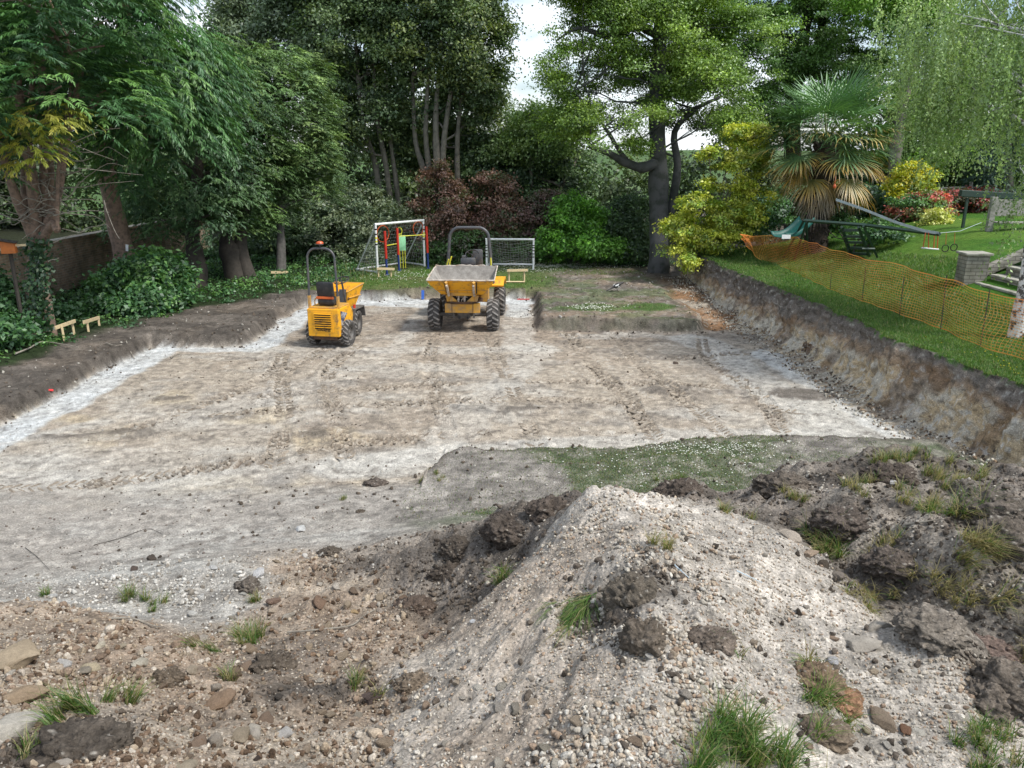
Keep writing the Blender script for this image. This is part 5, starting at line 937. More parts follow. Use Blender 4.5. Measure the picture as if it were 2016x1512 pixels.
# --- yews behind them
b3 = at(388, 560, .45)
tree('yew_tree', 'dark yew with a short stout trunk in front of the garden wall', b3, [lob(385, 330, 26, 1.9, 1.7), lob(430, 230, 27, 2.0, 2.0), lob(340, 400, 26, 1.6, 1.0), lob(420, 420, 26, 1.4, .9), lob(400, 170, 27.5, 1.6, 1.5), lob(300, 430, 27, 1.4, .8), lob(455, 330, 26.5, 1.2, 1.6)],
     [[(b3[0], b3[1], .2, .36), s_(384, 500, 25.8, .27), s_(378, 455, 25.9, .24), s_(385, 380, 26.2, .2), s_(400, 250, 26.8, .1)]], [(.028, .066, .034), (.036, .08, .036), (.05, .10, .045)], 'bark_dark', n=560, per=150, cr=.42, ls=.12, style='spray', seed=13, gap=.3, aspect=.28, droop=.3, mat='needle', twigs=1, under=.8)
b3b = at(458, 548, .5)
tree('yew_tree', 'old yew with a very broad fluted dark trunk beyond the short one', b3b, [lob(470, 300, 28.5, 2.0, 2.2), lob(500, 190, 29, 2.0, 1.7), lob(450, 150, 29.5, 1.5, 1.4), lob(470, 420, 28, 1.3, .7), lob(450, 210, 29, 1.6, 1.6)],
     [[(b3b[0], b3b[1] + .5, .2, .44), s_(455, 500, 27.2, .37), s_(452, 460, 27.5, .34), s_(465, 330, 28, .25)], [(b3b[0] + .45, b3b[1] + .5, .2, .3), s_(474, 490, 27.3, .24), s_(478, 440, 27.6, .2), s_(500, 330, 28, .12)]],
     [(.05, .10, .035), (.04, .08, .032), (.075, .13, .045)], 'bark_dark', n=560, per=150, cr=.42, ls=.12, style='spray', seed=14, gap=.28, aspect=.3, droop=.25, mat='needle', twigs=1, under=.7)
b4 = at(553, 534, .4)
tree('yew_tree', 'rounded grey-green yew with a slim bare trunk', b4, [lob(560, 250, 30, 2.0, 1.9), lob(600, 330, 30, 1.3, 1.5), lob(520, 360, 30, 1.5, 1.4), lob(555, 150, 30.6, 1.5, 1.2), lob(590, 210, 29.6, 1.3, 1.2), lob(625, 300, 30.4, .8, 1.2), lob(560, 410, 29.8, 1.4, .7), lob(500, 260, 30, 1.4, 1.4), lob(625, 380, 30.4, .8, .8), lob(500, 450, 30, 1.0, .5)],
     [[(b4[0], b4[1], .2, .20), s_(553, 460, 29.4, .15), s_(550, 390, 29.5, .14), s_(556, 250, 30, .1), s_(560, 120, 30, .04)]], [(.055, .105, .045), (.07, .125, .05), (.045, .085, .042), (.10, .16, .065)], 'bark_grey', n=760, per=150, cr=.40, ls=.11, style='spray', seed=15, gap=.26, aspect=.3, droop=.2, mat='needle', twigs=1, under=.7)
# --- the tall evergreens in the middle
def mid(label, px, y, lobes, stems, seed, pal, n, per=120, gap=.36, ls=.15, cr=.55, bark='bark_stem', name='evergreen_oak', **k):
    x = PY(px, 500, y)[0]; b = (x, y); return tree(name, label, b, lobes, [[(x + dx, y, gz(x, y) - .1, r0)] + [s_(*q) for q in st] for dx, r0, st in stems], pal, bark, n=n, per=per, cr=cr, ls=ls, seed=seed, gap=gap, **k)
mid('pale grey-green evergreen rising behind the rounded yew', 560, 38, [lob(520, 60, 38, 2.6, 1.9), lob(460, 90, 39, 1.2, 1.2), lob(590, 110, 37, 1.6, 1.6), lob(500, 20, 39, 1.4, 1.2), lob(600, 30, 38, 2.2, 1.8), lob(640, 170, 37, 1.2, 1.5), lob(540, -30, 39, 2.4, 1.3)],
    [(0, .25, [(560, 300, 38, .2), (540, 100, 38, .1)])], 21, GRY, 520, 110, gap=.36, ls=.15)
mid('dark evergreen with slanting stems left of the tallest evergreen', 770, 36, [lob(700, 80, 36, 2.4, 2.2), lob(650, 160, 36, 1.6, 2.0), lob(720, 220, 35.5, 1.8, 1.6), lob(760, 130, 36, 2.0, 2.0), lob(670, 280, 35, 1.0, 1.2), lob(700, -50, 37, 3, 2), lob(775, 290, 37, 1.2, 1.1), lob(650, 30, 37, 2, 1.6), lob(790, 10, 36, 2.2, 2)],
    [(-.2, .15, [(740, 330, 35.6, .13), (712, 230, 35.6, .1), (700, 80, 35.8, .05)]), (.2, .14, [(762, 340, 35.4, .12), (740, 220, 35.5, .1), (735, 80, 36, .05)]), (.6, .13, [(780, 360, 35.6, .11), (765, 240, 35.6, .08), (760, 80, 36, .04)])], 22, [(.05, .085, .045), (.066, .108, .05), (.038, .07, .038), (.09, .135, .055)], 820, 120, gap=.36, ls=.14, limb_r=.05)
mid('tallest evergreen, a clump of upright pale stems in front of the sky', 870, 35.5, [lob(850, 80, 35.5, 2.3, 2.2), lob(920, 60, 35.5, 1.9, 2.4), lob(915, 190, 36.6, 1.7, 1.6), lob(825, 210, 36.6, 1.4, 1.5), lob(940, 150, 35.5, 1.2, 1.6), lob(870, -40, 36, 2.8, 2), lob(925, -10, 35.5, 1.1, 1.8), lob(885, 280, 37, 1.5, 1.0), lob(945, 240, 36.5, 1.0, 1.1), lob(825, 300, 37, 1.2, .9), lob(945, 90, 35.6, .8, 1.2)],
    [(-1.1, .16, [(838, 360, 35.2, .14), (818, 280, 35.2, .11), (812, 150, 35.4, .07)]), (-.7, .15, [(845, 350, 35, .13), (838, 260, 35, .11), (845, 120, 35.2, .06)]), (0, .2, [(862, 340, 34.8, .17), (858, 230, 35, .12), (870, 60, 35.3, .07)]), (.2, .16, [(872, 330, 34.8, .13), (880, 230, 35, .11), (905, 80, 35.3, .05)]), (.8, .14, [(900, 320, 35.2, .11), (905, 220, 35.3, .09), (925, 80, 35.5, .05)])],
    23, [(.05, .085, .042), (.066, .11, .048), (.038, .07, .036), (.10, .14, .05)], 900, 110, gap=.44, ls=.14, limb_r=.05, gs=1.0)
mid('low dark evergreen filling the gap right of the tallest evergreen', 1010, 38, [lob(1000, 330, 38, 2.4, 1.3), lob(1080, 300, 38, 2.0, 1.3), lob(950, 330, 37, 1.6, 1.3), lob(1110, 350, 37, 1.4, 1.0), lob(1040, 250, 39, 1.4, 1.3), lob(1020, 390, 37, 1.8, .8)],
    [(1.9, .14, [(1120, 380, 36.5, .12), (1130, 320, 36.5, .09), (1150, 290, 37, .05)]), (1.6, .1, [(1112, 390, 36.5, .09), (1105, 330, 36.5, .05)])], 24, [(.045, .085, .045), (.035, .065, .04), (.07, .12, .05)], 560, 120, gap=.34, ls=.14)
mid('pale leafed young tree at the foot of the sky gap', 1050, 36, [lob(1050, 245, 36, 1.1, .8), lob(1010, 285, 36, 1.0, .7), lob(1090, 250, 36, 1.2, 1.0), lob(1060, 300, 36, 1.4, .8)], [(0, .1, [(1045, 330, 36, .07), (1042, 220, 36, .03)])], 25, [(.09, .15, .05), (.11, .18, .06), (.06, .11, .04)], 170, 90, gap=.42, ls=.13, name='young_tree')
# --- the big beech
bx_, by_ = at(1297, 524, .5)
bee = [lob(1240, 60, 30, 2.4, 1.5), lob(1150, 40, 29, 1.4, .9), lob(1350, 60, 30, 2.2, 1.7), lob(1180, 140, 29, 2.2, 1.0), lob(1300, 150, 32.5, 1.8, 1.2), lob(1140, 180, 29.5, 1.0, .7), lob(1400, 160, 30, 2.0, 1.3), lob(1220, 230, 29.2, 1.8, .8), lob(1110, 245, 29.5, 1.3, .6), lob(1335, 245, 32, 1.1, .6), lob(1420, 240, 30, 1.3, .8), lob(1170, 280, 29, 1.0, .5), lob(1250, -60, 31, 4, 2), lob(1240, 290, 29.5, .6, .35), lob(1470, 80, 30.5, 1.6, 1.5), lob(1120, -10, 29, .9, .6)]
tree('beech_tree', 'huge smooth grey beech trunk with a low limb curving out over the shrubs', (bx_, by_), bee,
     [[(bx_, by_, -.1, .47), (bx_, by_, .7, .40), s_(1297, 440, 30.2, .36), s_(1296, 330, 30.3, .34), s_(1293, 200, 30.3, .31), s_(1300, 60, 30.6, .28), s_(1310, -80, 30.8, .2)],
      [s_(1290, 322, 30.2, .22), s_(1262, 330, 29.8, .19), s_(1228, 318, 29.6, .16), s_(1195, 300, 29.4, .11), s_(1160, 288, 29.2, .07)], [s_(1238, 322, 29.7, .1), s_(1215, 290, 29.4, .08), s_(1190, 250, 29.3, .06), s_(1130, 180, 29.2, .03)],
      [s_(1320, 420, 30.6, .17), s_(1334, 330, 30.6, .15), s_(1328, 260, 30.6, .12), s_(1370, 215, 30.4, .08), s_(1420, 190, 30.4, .05)], [s_(1296, 70, 30.4, .16), s_(1250, 50, 30, .16), s_(1200, 72, 29.5, .12), s_(1140, 55, 29.2, .06), s_(1095, 80, 29, .03)]],
     BEE, 'bark_beech', n=1150, per=170, cr=.50, ls=.092, seed=31, gap=.52, gs=1.15, flat=.42, twigs=2, limb_r=.04)
# --- trees at the back on the right
mid('dark spreading tree with forked black limbs behind the palm', 1560, 38, [lob(1500, 120, 37, 2.4, 1.6), lob(1570, 60, 37, 2.4, 1.8), lob(1640, 120, 37, 2.0, 1.5), lob(1480, 230, 36, 1.8, 1.2), lob(1600, -40, 38, 3.2, 2), lob(1700, 60, 37, 1.8, 1.5), lob(1430, 40, 37, 2.2, 2.0), lob(1540, 220, 36.5, 1.4, 1.0), lob(1480, -60, 38, 3, 2), lob(1720, 150, 37, 1.3, .8)],
    [(0, .5, [(1560, 300, 37.5, .4), (1560, 180, 37.5, .3), (1580, 90, 37.5, .25), (1600, -40, 37.5, .15)]), (-.1, .3, [(1558, 230, 37.4, .25), (1545, 120, 37.3, .2), (1520, 20, 37.2, .12)]), (.1, .3, [(1565, 200, 37.4, .2), (1610, 90, 37.3, .2), (1625, -20, 37.2, .12)])],
    32, [(.05, .11, .028), (.065, .135, .032), (.04, .085, .025)], 950, 140, gap=.43, ls=.115, bark='bark_dark', name='spreading_tree', flat=.3, limb_r=.07)
mid('slender tree with a leaning bare trunk right of the palm', 1752, 33, [lob(1800, 20, 33, 1.3, 1.4), lob(1740, -20, 33, 1.7, 1.2), lob(1800, 260, 34, 1.5, 1.1), lob(1850, 300, 33, 1.5, .9), lob(1780, 200, 34, 1.0, .8), lob(1700, 210, 35, 1.4, .8)],
    [(0, .3, [(1762, 310, 33, .24), (1780, 200, 33, .2), (1805, 80, 33, .15), (1822, -30, 33, .1)])], 33, [(.10, .20, .04), (.075, .15, .035), (.13, .24, .05)], 330, 100, gap=.40, ls=.14, name='slender_tree', limb_r=.05)
mid('dark blue-green conifer at the far right behind the birch', 1985, 30, [lob(1985, 300, 30, 1.4, 1.6), lob(1990, 200, 30, 1.2, 1.6), lob(1990, 90, 30, 1.0, 1.6), lob(1960, 380, 29.5, 1.1, .6)], [(0, .2, [(1985, 350, 30, .15), (1990, 100, 30, .06)])], 34, [(.02, .045, .04), (.03, .06, .045)], 300, 120, gap=.25, ls=.15, name='conifer_tree', style='spray', aspect=.2, mat='needle')
# far-off wood that closes the view: one mass
def woods():
    r = np.random.default_rng(55); lobes = []
    for px in range(-700, 2800, 95):
        y = 44 + r.uniform(-2, 3); h = 250 + 40 * math.sin(px * .013) + r.uniform(-30, 30)
        if 1090 < px < 1400: h = 345
        if px < 250 or px > 1780: h = 90
        elif px < 480: h = 190
        for py in range(int(h), 520, 75): lobes.append(lob(px + r.uniform(-30, 30), py, y, 1.9, 1.6))
    C, O = crown_clumps(lobes, 4200, r, .2, 1.5, 5, .5); C[:, 2] = np.maximum(C[:, 2], .5)
    parts = [foliage(C, O, r, 62, .75, .26, [(.035, .06, .032), (.05, .08, .035), (.028, .045, .028), (.07, .11, .045)], 'broad', flat=.6)]
    o = leaf_mesh('woods', parts, M['leaf']); tag(o, kind='stuff')
woods()
# --- shrubs
def shrub(name, label, px, y, lobes, pal, n, per, ls, cr, seed, cat='shrub', style='broad', stems=5, bark='bark_dark', base=None, **k):
    x = base[0] if base else PY(px, 500, y)[0]; yy = base[1] if base else y; z0 = gz(x, yy); r = np.random.default_rng(seed); st = []
    for i in range(stems):
        l = lobes[i % len(lobes)][0]; st.append([(x + r.normal() * .15, yy + r.normal() * .1, z0 - .05, .035), ((x + l[0]) / 2 + r.normal() * .15, (yy + l[1]) / 2, (z0 + l[2]) / 2, .025), (*l, .012)])
    return tree(name, label, (x, yy), lobes, st, pal, bark, n=n, per=per, cr=cr, ls=ls, style=style, seed=seed, cat=cat, limbs=True, twigs=1, limb_r=.018, **k)
shrub('golden_shrub', 'big yellow-green shrub spilling over the far end of the bank', 1400, 27.5, [lob(1470, 310, 27.5, .75, .7), lob(1430, 350, 27.3, .8, .5), lob(1380, 410, 27, .9, .5), lob(1340, 450, 26.8, .7, .5), lob(1440, 430, 27, 1.0, .7), lob(1400, 470, 26.8, .9, .5), lob(1480, 390, 27.4, .6, .6), lob(1330, 490, 26.8, .5, .3), lob(1360, 515, 26, .3, .3), lob(1450, 265, 27.6, .4, .35), lob(1490, 260, 27.8, .35, .3), lob(1395, 300, 27.5, .35, .2)],
      GOLD, 620, 60, .095, .21, 41, gap=.45, gs=.5, stems=12, bark='bark_pale', base=(6.95, 28.0), under=.6)
shrub('purple_shrub', 'tall dusky purple shrub behind the big goal', 870, 34, [lob(870, 395, 34, 1.1, .8), lob(830, 430, 33.5, 1.1, .7), lob(910, 430, 33.5, 1.2, .9), lob(870, 350, 34, .9, .6), lob(800, 450, 33.5, .9, .6), lob(880, 480, 33, 1.3, .6)], PUR, 360, 70, .11, .33, 42, gap=.43, gs=.8, stems=8)
shrub('purple_shrub', 'dusky purple shrub behind the small goal', 990, 34, [lob(970, 370, 34, 1.0, .7), lob(1000, 420, 33.8, 1.0, .8), lob(950, 430, 33.5, 1.0, .8), lob(980, 480, 33.2, 1.2, .5)], PUR, 260, 70, .11, .33, 43, gap=.43, gs=.8, stems=6)
shrub('purple_shrub', 'small purple-grey shrub beside the bright green bush', 1065, 33.5, [lob(1060, 420, 33.5, .9, .6), lob(1065, 470, 33.2, .9, .6), lob(1080, 395, 33.5, .6, .4)], [(.11, .07, .075), (.08, .065, .06), (.06, .075, .05)], 170, 80, .11, .36, 44, gap=.3, stems=5)
shrub('green_bush', 'bright fresh green bush right of the small goal', 1130, 31.6, [lob(1130, 430, 31.8, .9, .8), lob(1120, 405, 32, .55, .5), lob(1160, 480, 31.4, 1.3, .6), lob(1100, 480, 31.4, .9, .6), lob(1200, 490, 31.3, .8, .45), lob(1155, 440, 31.8, .8, .6)], BRI, 330, 85, .12, .32, 45, gap=.28, gs=.7, stems=6)
shrub('dark_bush', 'dark leaved bush between the bright green bush and the beech', 1225, 32, [lob(1225, 450, 32, .9, .7), lob(1255, 490, 31.6, .7, .5), lob(1240, 410, 32.4, .8, .5)], [(.03, .06, .035), (.045, .08, .045), (.06, .11, .05)], 200, 80, .12, .36, 46, gap=.3)
shrub('ivy_bush', 'grey-green ivy mound behind the big goal', 700, 33, [lob(700, 450, 33, 1.3, .8), lob(650, 470, 33, 1.2, .8), lob(760, 440, 33.4, 1.2, .8), lob(720, 500, 32.4, 1.4, .5), lob(640, 430, 34, 1.4, .9), lob(700, 400, 34.5, 1.5, .8)], [(.055, .085, .055), (.07, .10, .065), (.035, .06, .04), (.09, .12, .085)], 420, 80, .12, .38, 47, gap=.26, stems=5)
shrub('dark_bush', 'dark holly bush behind the slim bare trunk', 590, 33, [lob(590, 470, 33, 1.1, .7), lob(540, 480, 33.5, 1.2, .7), lob(610, 430, 34, 1.2, .8), lob(480, 490, 33, 1.2, .6)], DG, 300, 80, .13, .4, 48, gap=.28)
shrub('dark_bush', 'low mixed bush directly behind the small goal', 930, 32.6, [lob(930, 480, 32.6, 1.2, .55), lob(1010, 490, 32.4, 1.0, .5), lob(860, 495, 32.4, 1.0, .45)], [(.05, .10, .04), (.07, .13, .05), (.06, .06, .045)], 240, 80, .12, .34, 49, gap=.25)
shrub('elder_bush', 'broad leafy elder below the leaning red-brown trunk', 265, 23, [lob(240, 560, 22.5, .7, .45), lob(205, 615, 21.5, .5, .25), lob(300, 540, 22.8, .9, .7), lob(280, 590, 21.8, .9, .4), lob(320, 580, 22.3, .7, .35), lob(240, 600, 21.3, .7, .3)], UND, 420, 70, .15, .34, 50, gap=.25, gs=.7, under=.7, mat='leaf', base=(-11.3, 22.4))
shrub('ivy_bush', 'ivy and bramble mound at the left edge below the bird box', 0, 19, [lob(-15, 600, 18.5, .7, .5), lob(10, 640, 18, .5, .3), lob(-60, 560, 18.5, .8, .5), lob(120, 625, 20, .5, .3), lob(0, 650, 17, .6, .25)], UND[:3], 170, 70, .13, .32, 51, gap=.28, base=(-12.2, 18.2))
shrub('euonymus_bush', 'bright yellow rounded shrub right of the palm', 1798, 29, [lob(1798, 360, 29, .75, .6), lob(1780, 385, 28.8, .55, .4), lob(1815, 395, 28.8, .5, .4), lob(1800, 335, 29.2, .5, .35)], [(.55, .52, .03), (.40, .45, .04), (.28, .38, .05)], 170, 80, .10, .25, 52, gap=.2, stems=5)
shrub('pieris_bush', 'dark red leaved bush below the yellow rounded shrub', 1815, 27, [lob(1825, 400, 27, .6, .4), lob(1795, 420, 27, .6, .35), lob(1845, 415, 27, .4, .3)], [(.26, .07, .07), (.13, .09, .05), (.09, .13, .05), (.35, .12, .11)], 150, 75, .10, .24, 53, gap=.25)
shrub('acer_bush', 'small pale yellow acer on the lawn', 1843, 25.5, [lob(1843, 425, 25.5, .32, .2), lob(1835, 445, 25.3, .3, .15), lob(1855, 435, 25.4, .25, .15)], [(.55, .60, .22), (.42, .50, .15)], 46, 60, .09, .18, 54, gap=.1, stems=3)
shrub('photinia_hedge', 'dark red hedge in front of the rustic rail fence', 1890, 29, [lob(1870, 395, 29, .7, .4), lob(1905, 395, 29, .7, .4), lob(1845, 400, 29.3, .6, .4), lob(1935, 395, 29.3, .6, .4)], [(.16, .04, .045), (.10, .045, .04), (.05, .05, .03)], 180, 75, .10, .26, 55, cat='hedge', gap=.2)
shrub('dark_hedge', 'tall dark hedge closing the garden behind the rail fence', 1860, 34, [lob(1780, 330, 34, 1.4, 1.0), lob(1850, 330, 34, 1.5, 1.1), lob(1930, 330, 34, 1.5, 1.1), lob(2010, 330, 34, 1.5, 1.2), lob(1700, 350, 35, 1.4, 1.0), lob(2090, 320, 33, 1.5, 1.3)], [(.025, .05, .025), (.035, .07, .03), (.06, .11, .035)], 460, 80, .14, .42, 56, cat='hedge', gap=.25)
shrub('laurel_bush', 'glossy green bush behind the teal slide', 1510, 30, [lob(1510, 420, 30, 1.0, .6), lob(1560, 400, 31, 1.1, .7), lob(1480, 460, 29.5, .7, .35), lob(1640, 400, 31, 1.0, .8), lob(1700, 400, 31, 1.1, .7)], [(.03, .08, .035), (.045, .11, .045), (.04, .08, .06)], 300, 75, .12, .34, 57, gap=.26)
shrub('fern_clump', 'bushy green clump on the lawn slope below the climbing frame', 1700, 24, [lob(1725, 455, 24.5, .9, .3), lob(1640, 440, 26.5, .8, .3), lob(1800, 400, 27, .7, .25), lob(1500, 440, 27.5, .6, .2)], UND, 130, 75, .10, .24, 58, gap=.2, stems=3, base=(10.9, 24.5))
# weeping birch on the right: white trunk, fine hanging strands
bb = at(2000, 652, 1.45)
tree('weeping_birch', 'weeping birch with a white trunk behind the orange barrier', bb,
     [lob(1900, 40, 17, 1.4, 1.1), lob(2000, 60, 16, 1.6, 1.3), lob(1940, 150, 16.5, 1.3, 1.0), lob(2050, 190, 15, 1.3, 1.0), lob(1870, 120, 18, 1.0, .9), lob(1980, -60, 16, 2.0, 1.2), lob(2100, 60, 15, 1.8, 1.5), lob(1880, 190, 18, .8, .6), lob(2000, 230, 16, .9, .4), lob(2020, 330, 15, .35, .3)],
     [[(bb[0], bb[1], 1.3, .15), (bb[0] + .02, bb[1], 2.4, .12), (bb[0] - .02, bb[1] + .1, 4.2, .10), (bb[0] + .1, bb[1] + .5, 6.2, .08), (bb[0], bb[1] + 1.2, 8.4, .05)]],
     BIR, 'birch', n=330, per=260, cr=.55, ls=.06, style='hang', seed=61, gap=.34, aspect=.55, twigs=2, limb_r=.035)
# ivy on the left trunk
def ivy():
    r = np.random.default_rng(81); n = 1100; t = r.random(n); P = []
    a0 = np.array((b1[0] + .12, b1[1] - .12, .5)); a1 = np.array(PY(72, 470, 18.6)); p = a0 + (a1 - a0) * t[:, None] + r.normal(size=(n, 3)) * np.array((.17, .07, .05))
    D = norm(r.normal(size=(n, 3)) + np.array((0, -.3, -1))); Nn = norm(r.normal(size=(n, 3)) * .5 + np.array((.2, -1, .3))); L_ = r.uniform(.06, .12, n)
    o = leaf_mesh('ivy', [(p, D, Nn, L_, L_ * .9, np.array(UND)[r.integers(0, 4, n)] * .9)], M['leaf']); tag(o, 'dark ivy climbing the low trunk of the many-stemmed conifer', 'ivy')
ivy()
# bare dead twigs under the first conifer
def deadwood():
    r = np.random.default_rng(83); mb = MB()
    for i in range(46):
        a = np.array(PY(r.uniform(60, 135), r.uniform(290, 460), 18.7)); b = a + np.array((r.uniform(-1.9, 2.4), r.uniform(-1.2, .3), r.uniform(-.5, .6))); limb(mb, a, b, .016, .004, r, .06, wob=.25, n=5, sides=4)
    for (p, q) in [((105, 478), (160, 462)), ((95, 515), (116, 508)), ((0, 420), (60, 440)), ((120, 395), (175, 345)), ((105, 425), (215, 418)), ((205, 395), (235, 470))]:
        a = np.array(PY(*p, 18.4)); b = np.array(PY(*q, 18.3)); limb(mb, a, b, .014, .007, r, .02, n=4, sides=5)
    o = mb.build('dead_twigs', M['bark_pale'], smooth=True); tag(o, 'bare dead twigs fanning out below the first conifer crown', 'dead twigs')
deadwood()
# the carpet of nettles and herbs under the trees
def undergrowth():
    r = np.random.default_rng(85); n = 5200; x = r.uniform(-16, 7.5, n); y = r.uniform(13.5, 34, n)
    e = x - veg_x(y); k = ((e < .15) & (y < 34)) | ((y > 31.2) & (x > -5.5) & (x < 6.6)); k &= ~((x < -14) & (y > 25)); dens = np.where(y > 31, .7, np.where(e > -1.6, .6, .5)) * (.5 + sst(.3, .6, fbm(x, y, .8, 3, 700))); k &= r.random(n) < dens; x, y, e = x[k], y[k], e[k]
    z = G(x, y); hgt = .06 + .20 * sst(-.3, -2.2, e) * r.random(len(x)) + .12 * (y > 31); C = np.stack([x, y, z + hgt * .7], 1); O = norm(r.normal(size=C.shape) * .4 + np.array((0, 0, 1)))
    parts = [foliage(C, O, r, 30, .26, .085, UND, 'broad', flat=.38, aspect=.65)]; o = leaf_mesh('undergrowth', parts, M['leaf']); tag(o, kind='stuff')
    n = 5000; x = r.uniform(-9.5, 4.5, n); y = r.uniform(26, 33.5, n); e = x - veg_x(y); k = ((np.abs(e) < 1.2) | ((y > 30.8) & (x > -5))) & (r.random(n) < .8); x, y = x[k], y[k]; n = len(x)
    o = blades('tall_grass', x, y, G(x, y), r.uniform(.12, .4, n), np.full(n, .016), gcol(n, r, .25), lean=.5, r=r); tag(o, kind='stuff')
undergrowth()
# --- the palm
def palm():
    r = np.random.default_rng(91); q = PX(1604, 486, 1.62); x0, y0 = q[0], q[1]; z0 = gz(x0, y0); t = thing('fan_palm', 'fan palm with a green top and a skirt of golden dying fronds', 'palm tree', (x0, y0, z0)); t.scale = (1.1, 1.1, 1.06)
    H = 3.35; mb = MB(); P = [(0, 0, -.1), (.02, 0, .6), (-.03, 0, 1.4), (0, 0, 2.2), (.03, 0, H)]; mb.tube(cat_curve(P, 6), [.36, .34, .33, .33, .32, .32, .32, .31, .31, .31, .31, .31, .31, .32, .32, .32, .33, .35, .37, .39, .4, .4, .38, .32, .2][:25], 14)
    for k in range(260):        # leaf bases
        a = r.uniform(0, 6.28); z = r.uniform(.1, H); mb.box((math.cos(a) * .32, math.sin(a) * .32, z), (.05, .05, .16), rot=(0, .5, a))
    mb.build('trunk', M['palm_trunk'], t)
    fr = []
    for k in range(26): fr.append(('green', k / 26 * 2 * 6.28 + r.uniform(-.2, .2), r.uniform(.35, 1.3), 1.3, 1.2))
    for k in range(16): fr.append(('green', k / 16 * 12.56 + r.uniform(-.2, .2), r.uniform(-.15, .5), 1.05, 1.1))
    for k in range(26): fr.append(('mid', k / 26 * 12.56 + r.uniform(-.15, .15), r.uniform(-.2, .6), 1.3, 1.10))
    for k in range(15): fr.append(('gold', k / 15 * 12.56 + r.uniform(-.25, .25), r.uniform(-.7, .0), r.uniform(.9, 1.3), r.uniform(.8, 1.05)))
    for k in range(8): fr.append(('dead', k / 8 * 6.28 + r.uniform(-.15, .15), r.uniform(-1.3, -.8), .9, .75))
    GR = np.array([(.11, .24, .08), (.15, .29, .09), (.09, .19, .075)]); YG = np.array([(.20, .24, .06), (.16, .22, .07)]); GD = np.array([(.58, .34, .06), (.50, .32, .09), (.40, .29, .11)]); DD = np.array([(.30, .21, .12), (.24, .18, .12), (.20, .15, .10)])
    for kind, az, el, pl, bl in fr:
        o = np.array((0, 0, H - .05 + (.1 if kind == 'green' else -.15 if kind == 'mid' else -.35 if kind == 'gold' else -.6))); h = np.array((math.cos(az), math.sin(az), 0)); pl = pl * r.uniform(.8, 1.15)
        d = h * math.cos(el) + np.array((0, 0, math.sin(el))); tip = o + d * pl + np.array((0, 0, -.10 * pl)); V = []; F = []; C = []
        s = np.cross(d, (0, 0, 1.)); s /= np.linalg.norm(s) + 1e-9; nrm = np.cross(s, d)
        d2 = d - np.array((0, 0, .35)); d2 /= np.linalg.norm(d2); nrm2 = np.cross(s, d2)
        w = .014; V += [o - s * w, o + s * w, tip + s * w, tip - s * w]; F.append((0, 1, 2, 3)); pc = (.18, .20, .06) if kind != 'dead' else (.2, .15, .1); C += [pc] * 4
        ns = 30; spread = R(118 if kind in ('green', 'mid') else 85)
        for i in range(ns):
            a = (i / (ns - 1) * 2 - 1) * spread + r.normal() * .02; ln = bl * (1 - .22 * abs(a / spread) ** 2) * r.uniform(.88, 1.05); dd = d2 * math.cos(a) + s * math.sin(a); side = np.cross(nrm2, dd); cup = nrm2 * .10 * abs(math.sin(a))
            dd = dd + cup; m1 = tip + dd * ln * .5; fall = {'green': .05, 'mid': .14, 'gold': .24, 'dead': .34}[kind] * r.uniform(.6, 1.3) + (.22 if (kind != 'dead' and r.random() < .25) else 0)
            m2 = tip + dd * ln * .8 + np.array((0, 0, -fall * .35)); e = tip + dd * ln + np.array((0, 0, -fall)); w1 = .006; w2 = .021; b = len(V); pleat = nrm2 * .008 * (1 if i % 2 else -1)
            V += [tip - side * w1, tip + side * w1, m1 + side * w2 + pleat, m1 - side * w2 + pleat, m2 + side * w2 * .7, m2 - side * w2 * .7, e]; F += [(b, b + 1, b + 2, b + 3), (b + 3, b + 2, b + 4, b + 5), (b + 5, b + 4, b + 6)]
            g = GR[r.integers(0, 3)]; y_ = YG[r.integers(0, 2)]; go = GD[r.integers(0, 3)]; de = DD[r.integers(0, 3)]
            if kind == 'green': cs = [g, g, g, g, g, g, g * 1.1]
            elif kind == 'mid': k2 = r.random(); cs = [g, g, y_ * .6 + g * .4, y_ * .6 + g * .4, go * .5 + y_ * .5, go * .5 + y_ * .5, go] if k2 > .35 else [g] * 6 + [y_]
            elif kind == 'gold': cs = [y_ * .7, y_ * .7, y_ * .4 + go * .6, y_ * .4 + go * .6, go, go, de * 1.2]
            else: cs = [go * .6, go * .6, go * .5 + de * .5, go * .5 + de * .5, de, de, de]
            C += [tuple(c * r.uniform(.85, 1.1)) for c in cs]
        F4 = np.array([f for f in F if len(f) == 4]); F3 = np.array([f for f in F if len(f) == 3]); mesh_np('frond', np.array(V), [F4, F3], M['frond'], np.array(C), parent=t)
palm()

# ------------------------------------------------------------------ where a line of sight meets the ground, for any distance
def gp(px, py):
    ys = np.linspace(8, 48, 900); P = [PY(px, py, 1.0)]; a = np.array(P[0]) - np.array((0, 0, CAMH)); X = a[0] * ys; Z = CAMH + a[2] * ys; g = G(X, ys); i = int(np.argmax(Z < g)) if (Z < g).any() else len(ys) - 1
    return (float(X[i]), float(ys[i]), float(g[i]))
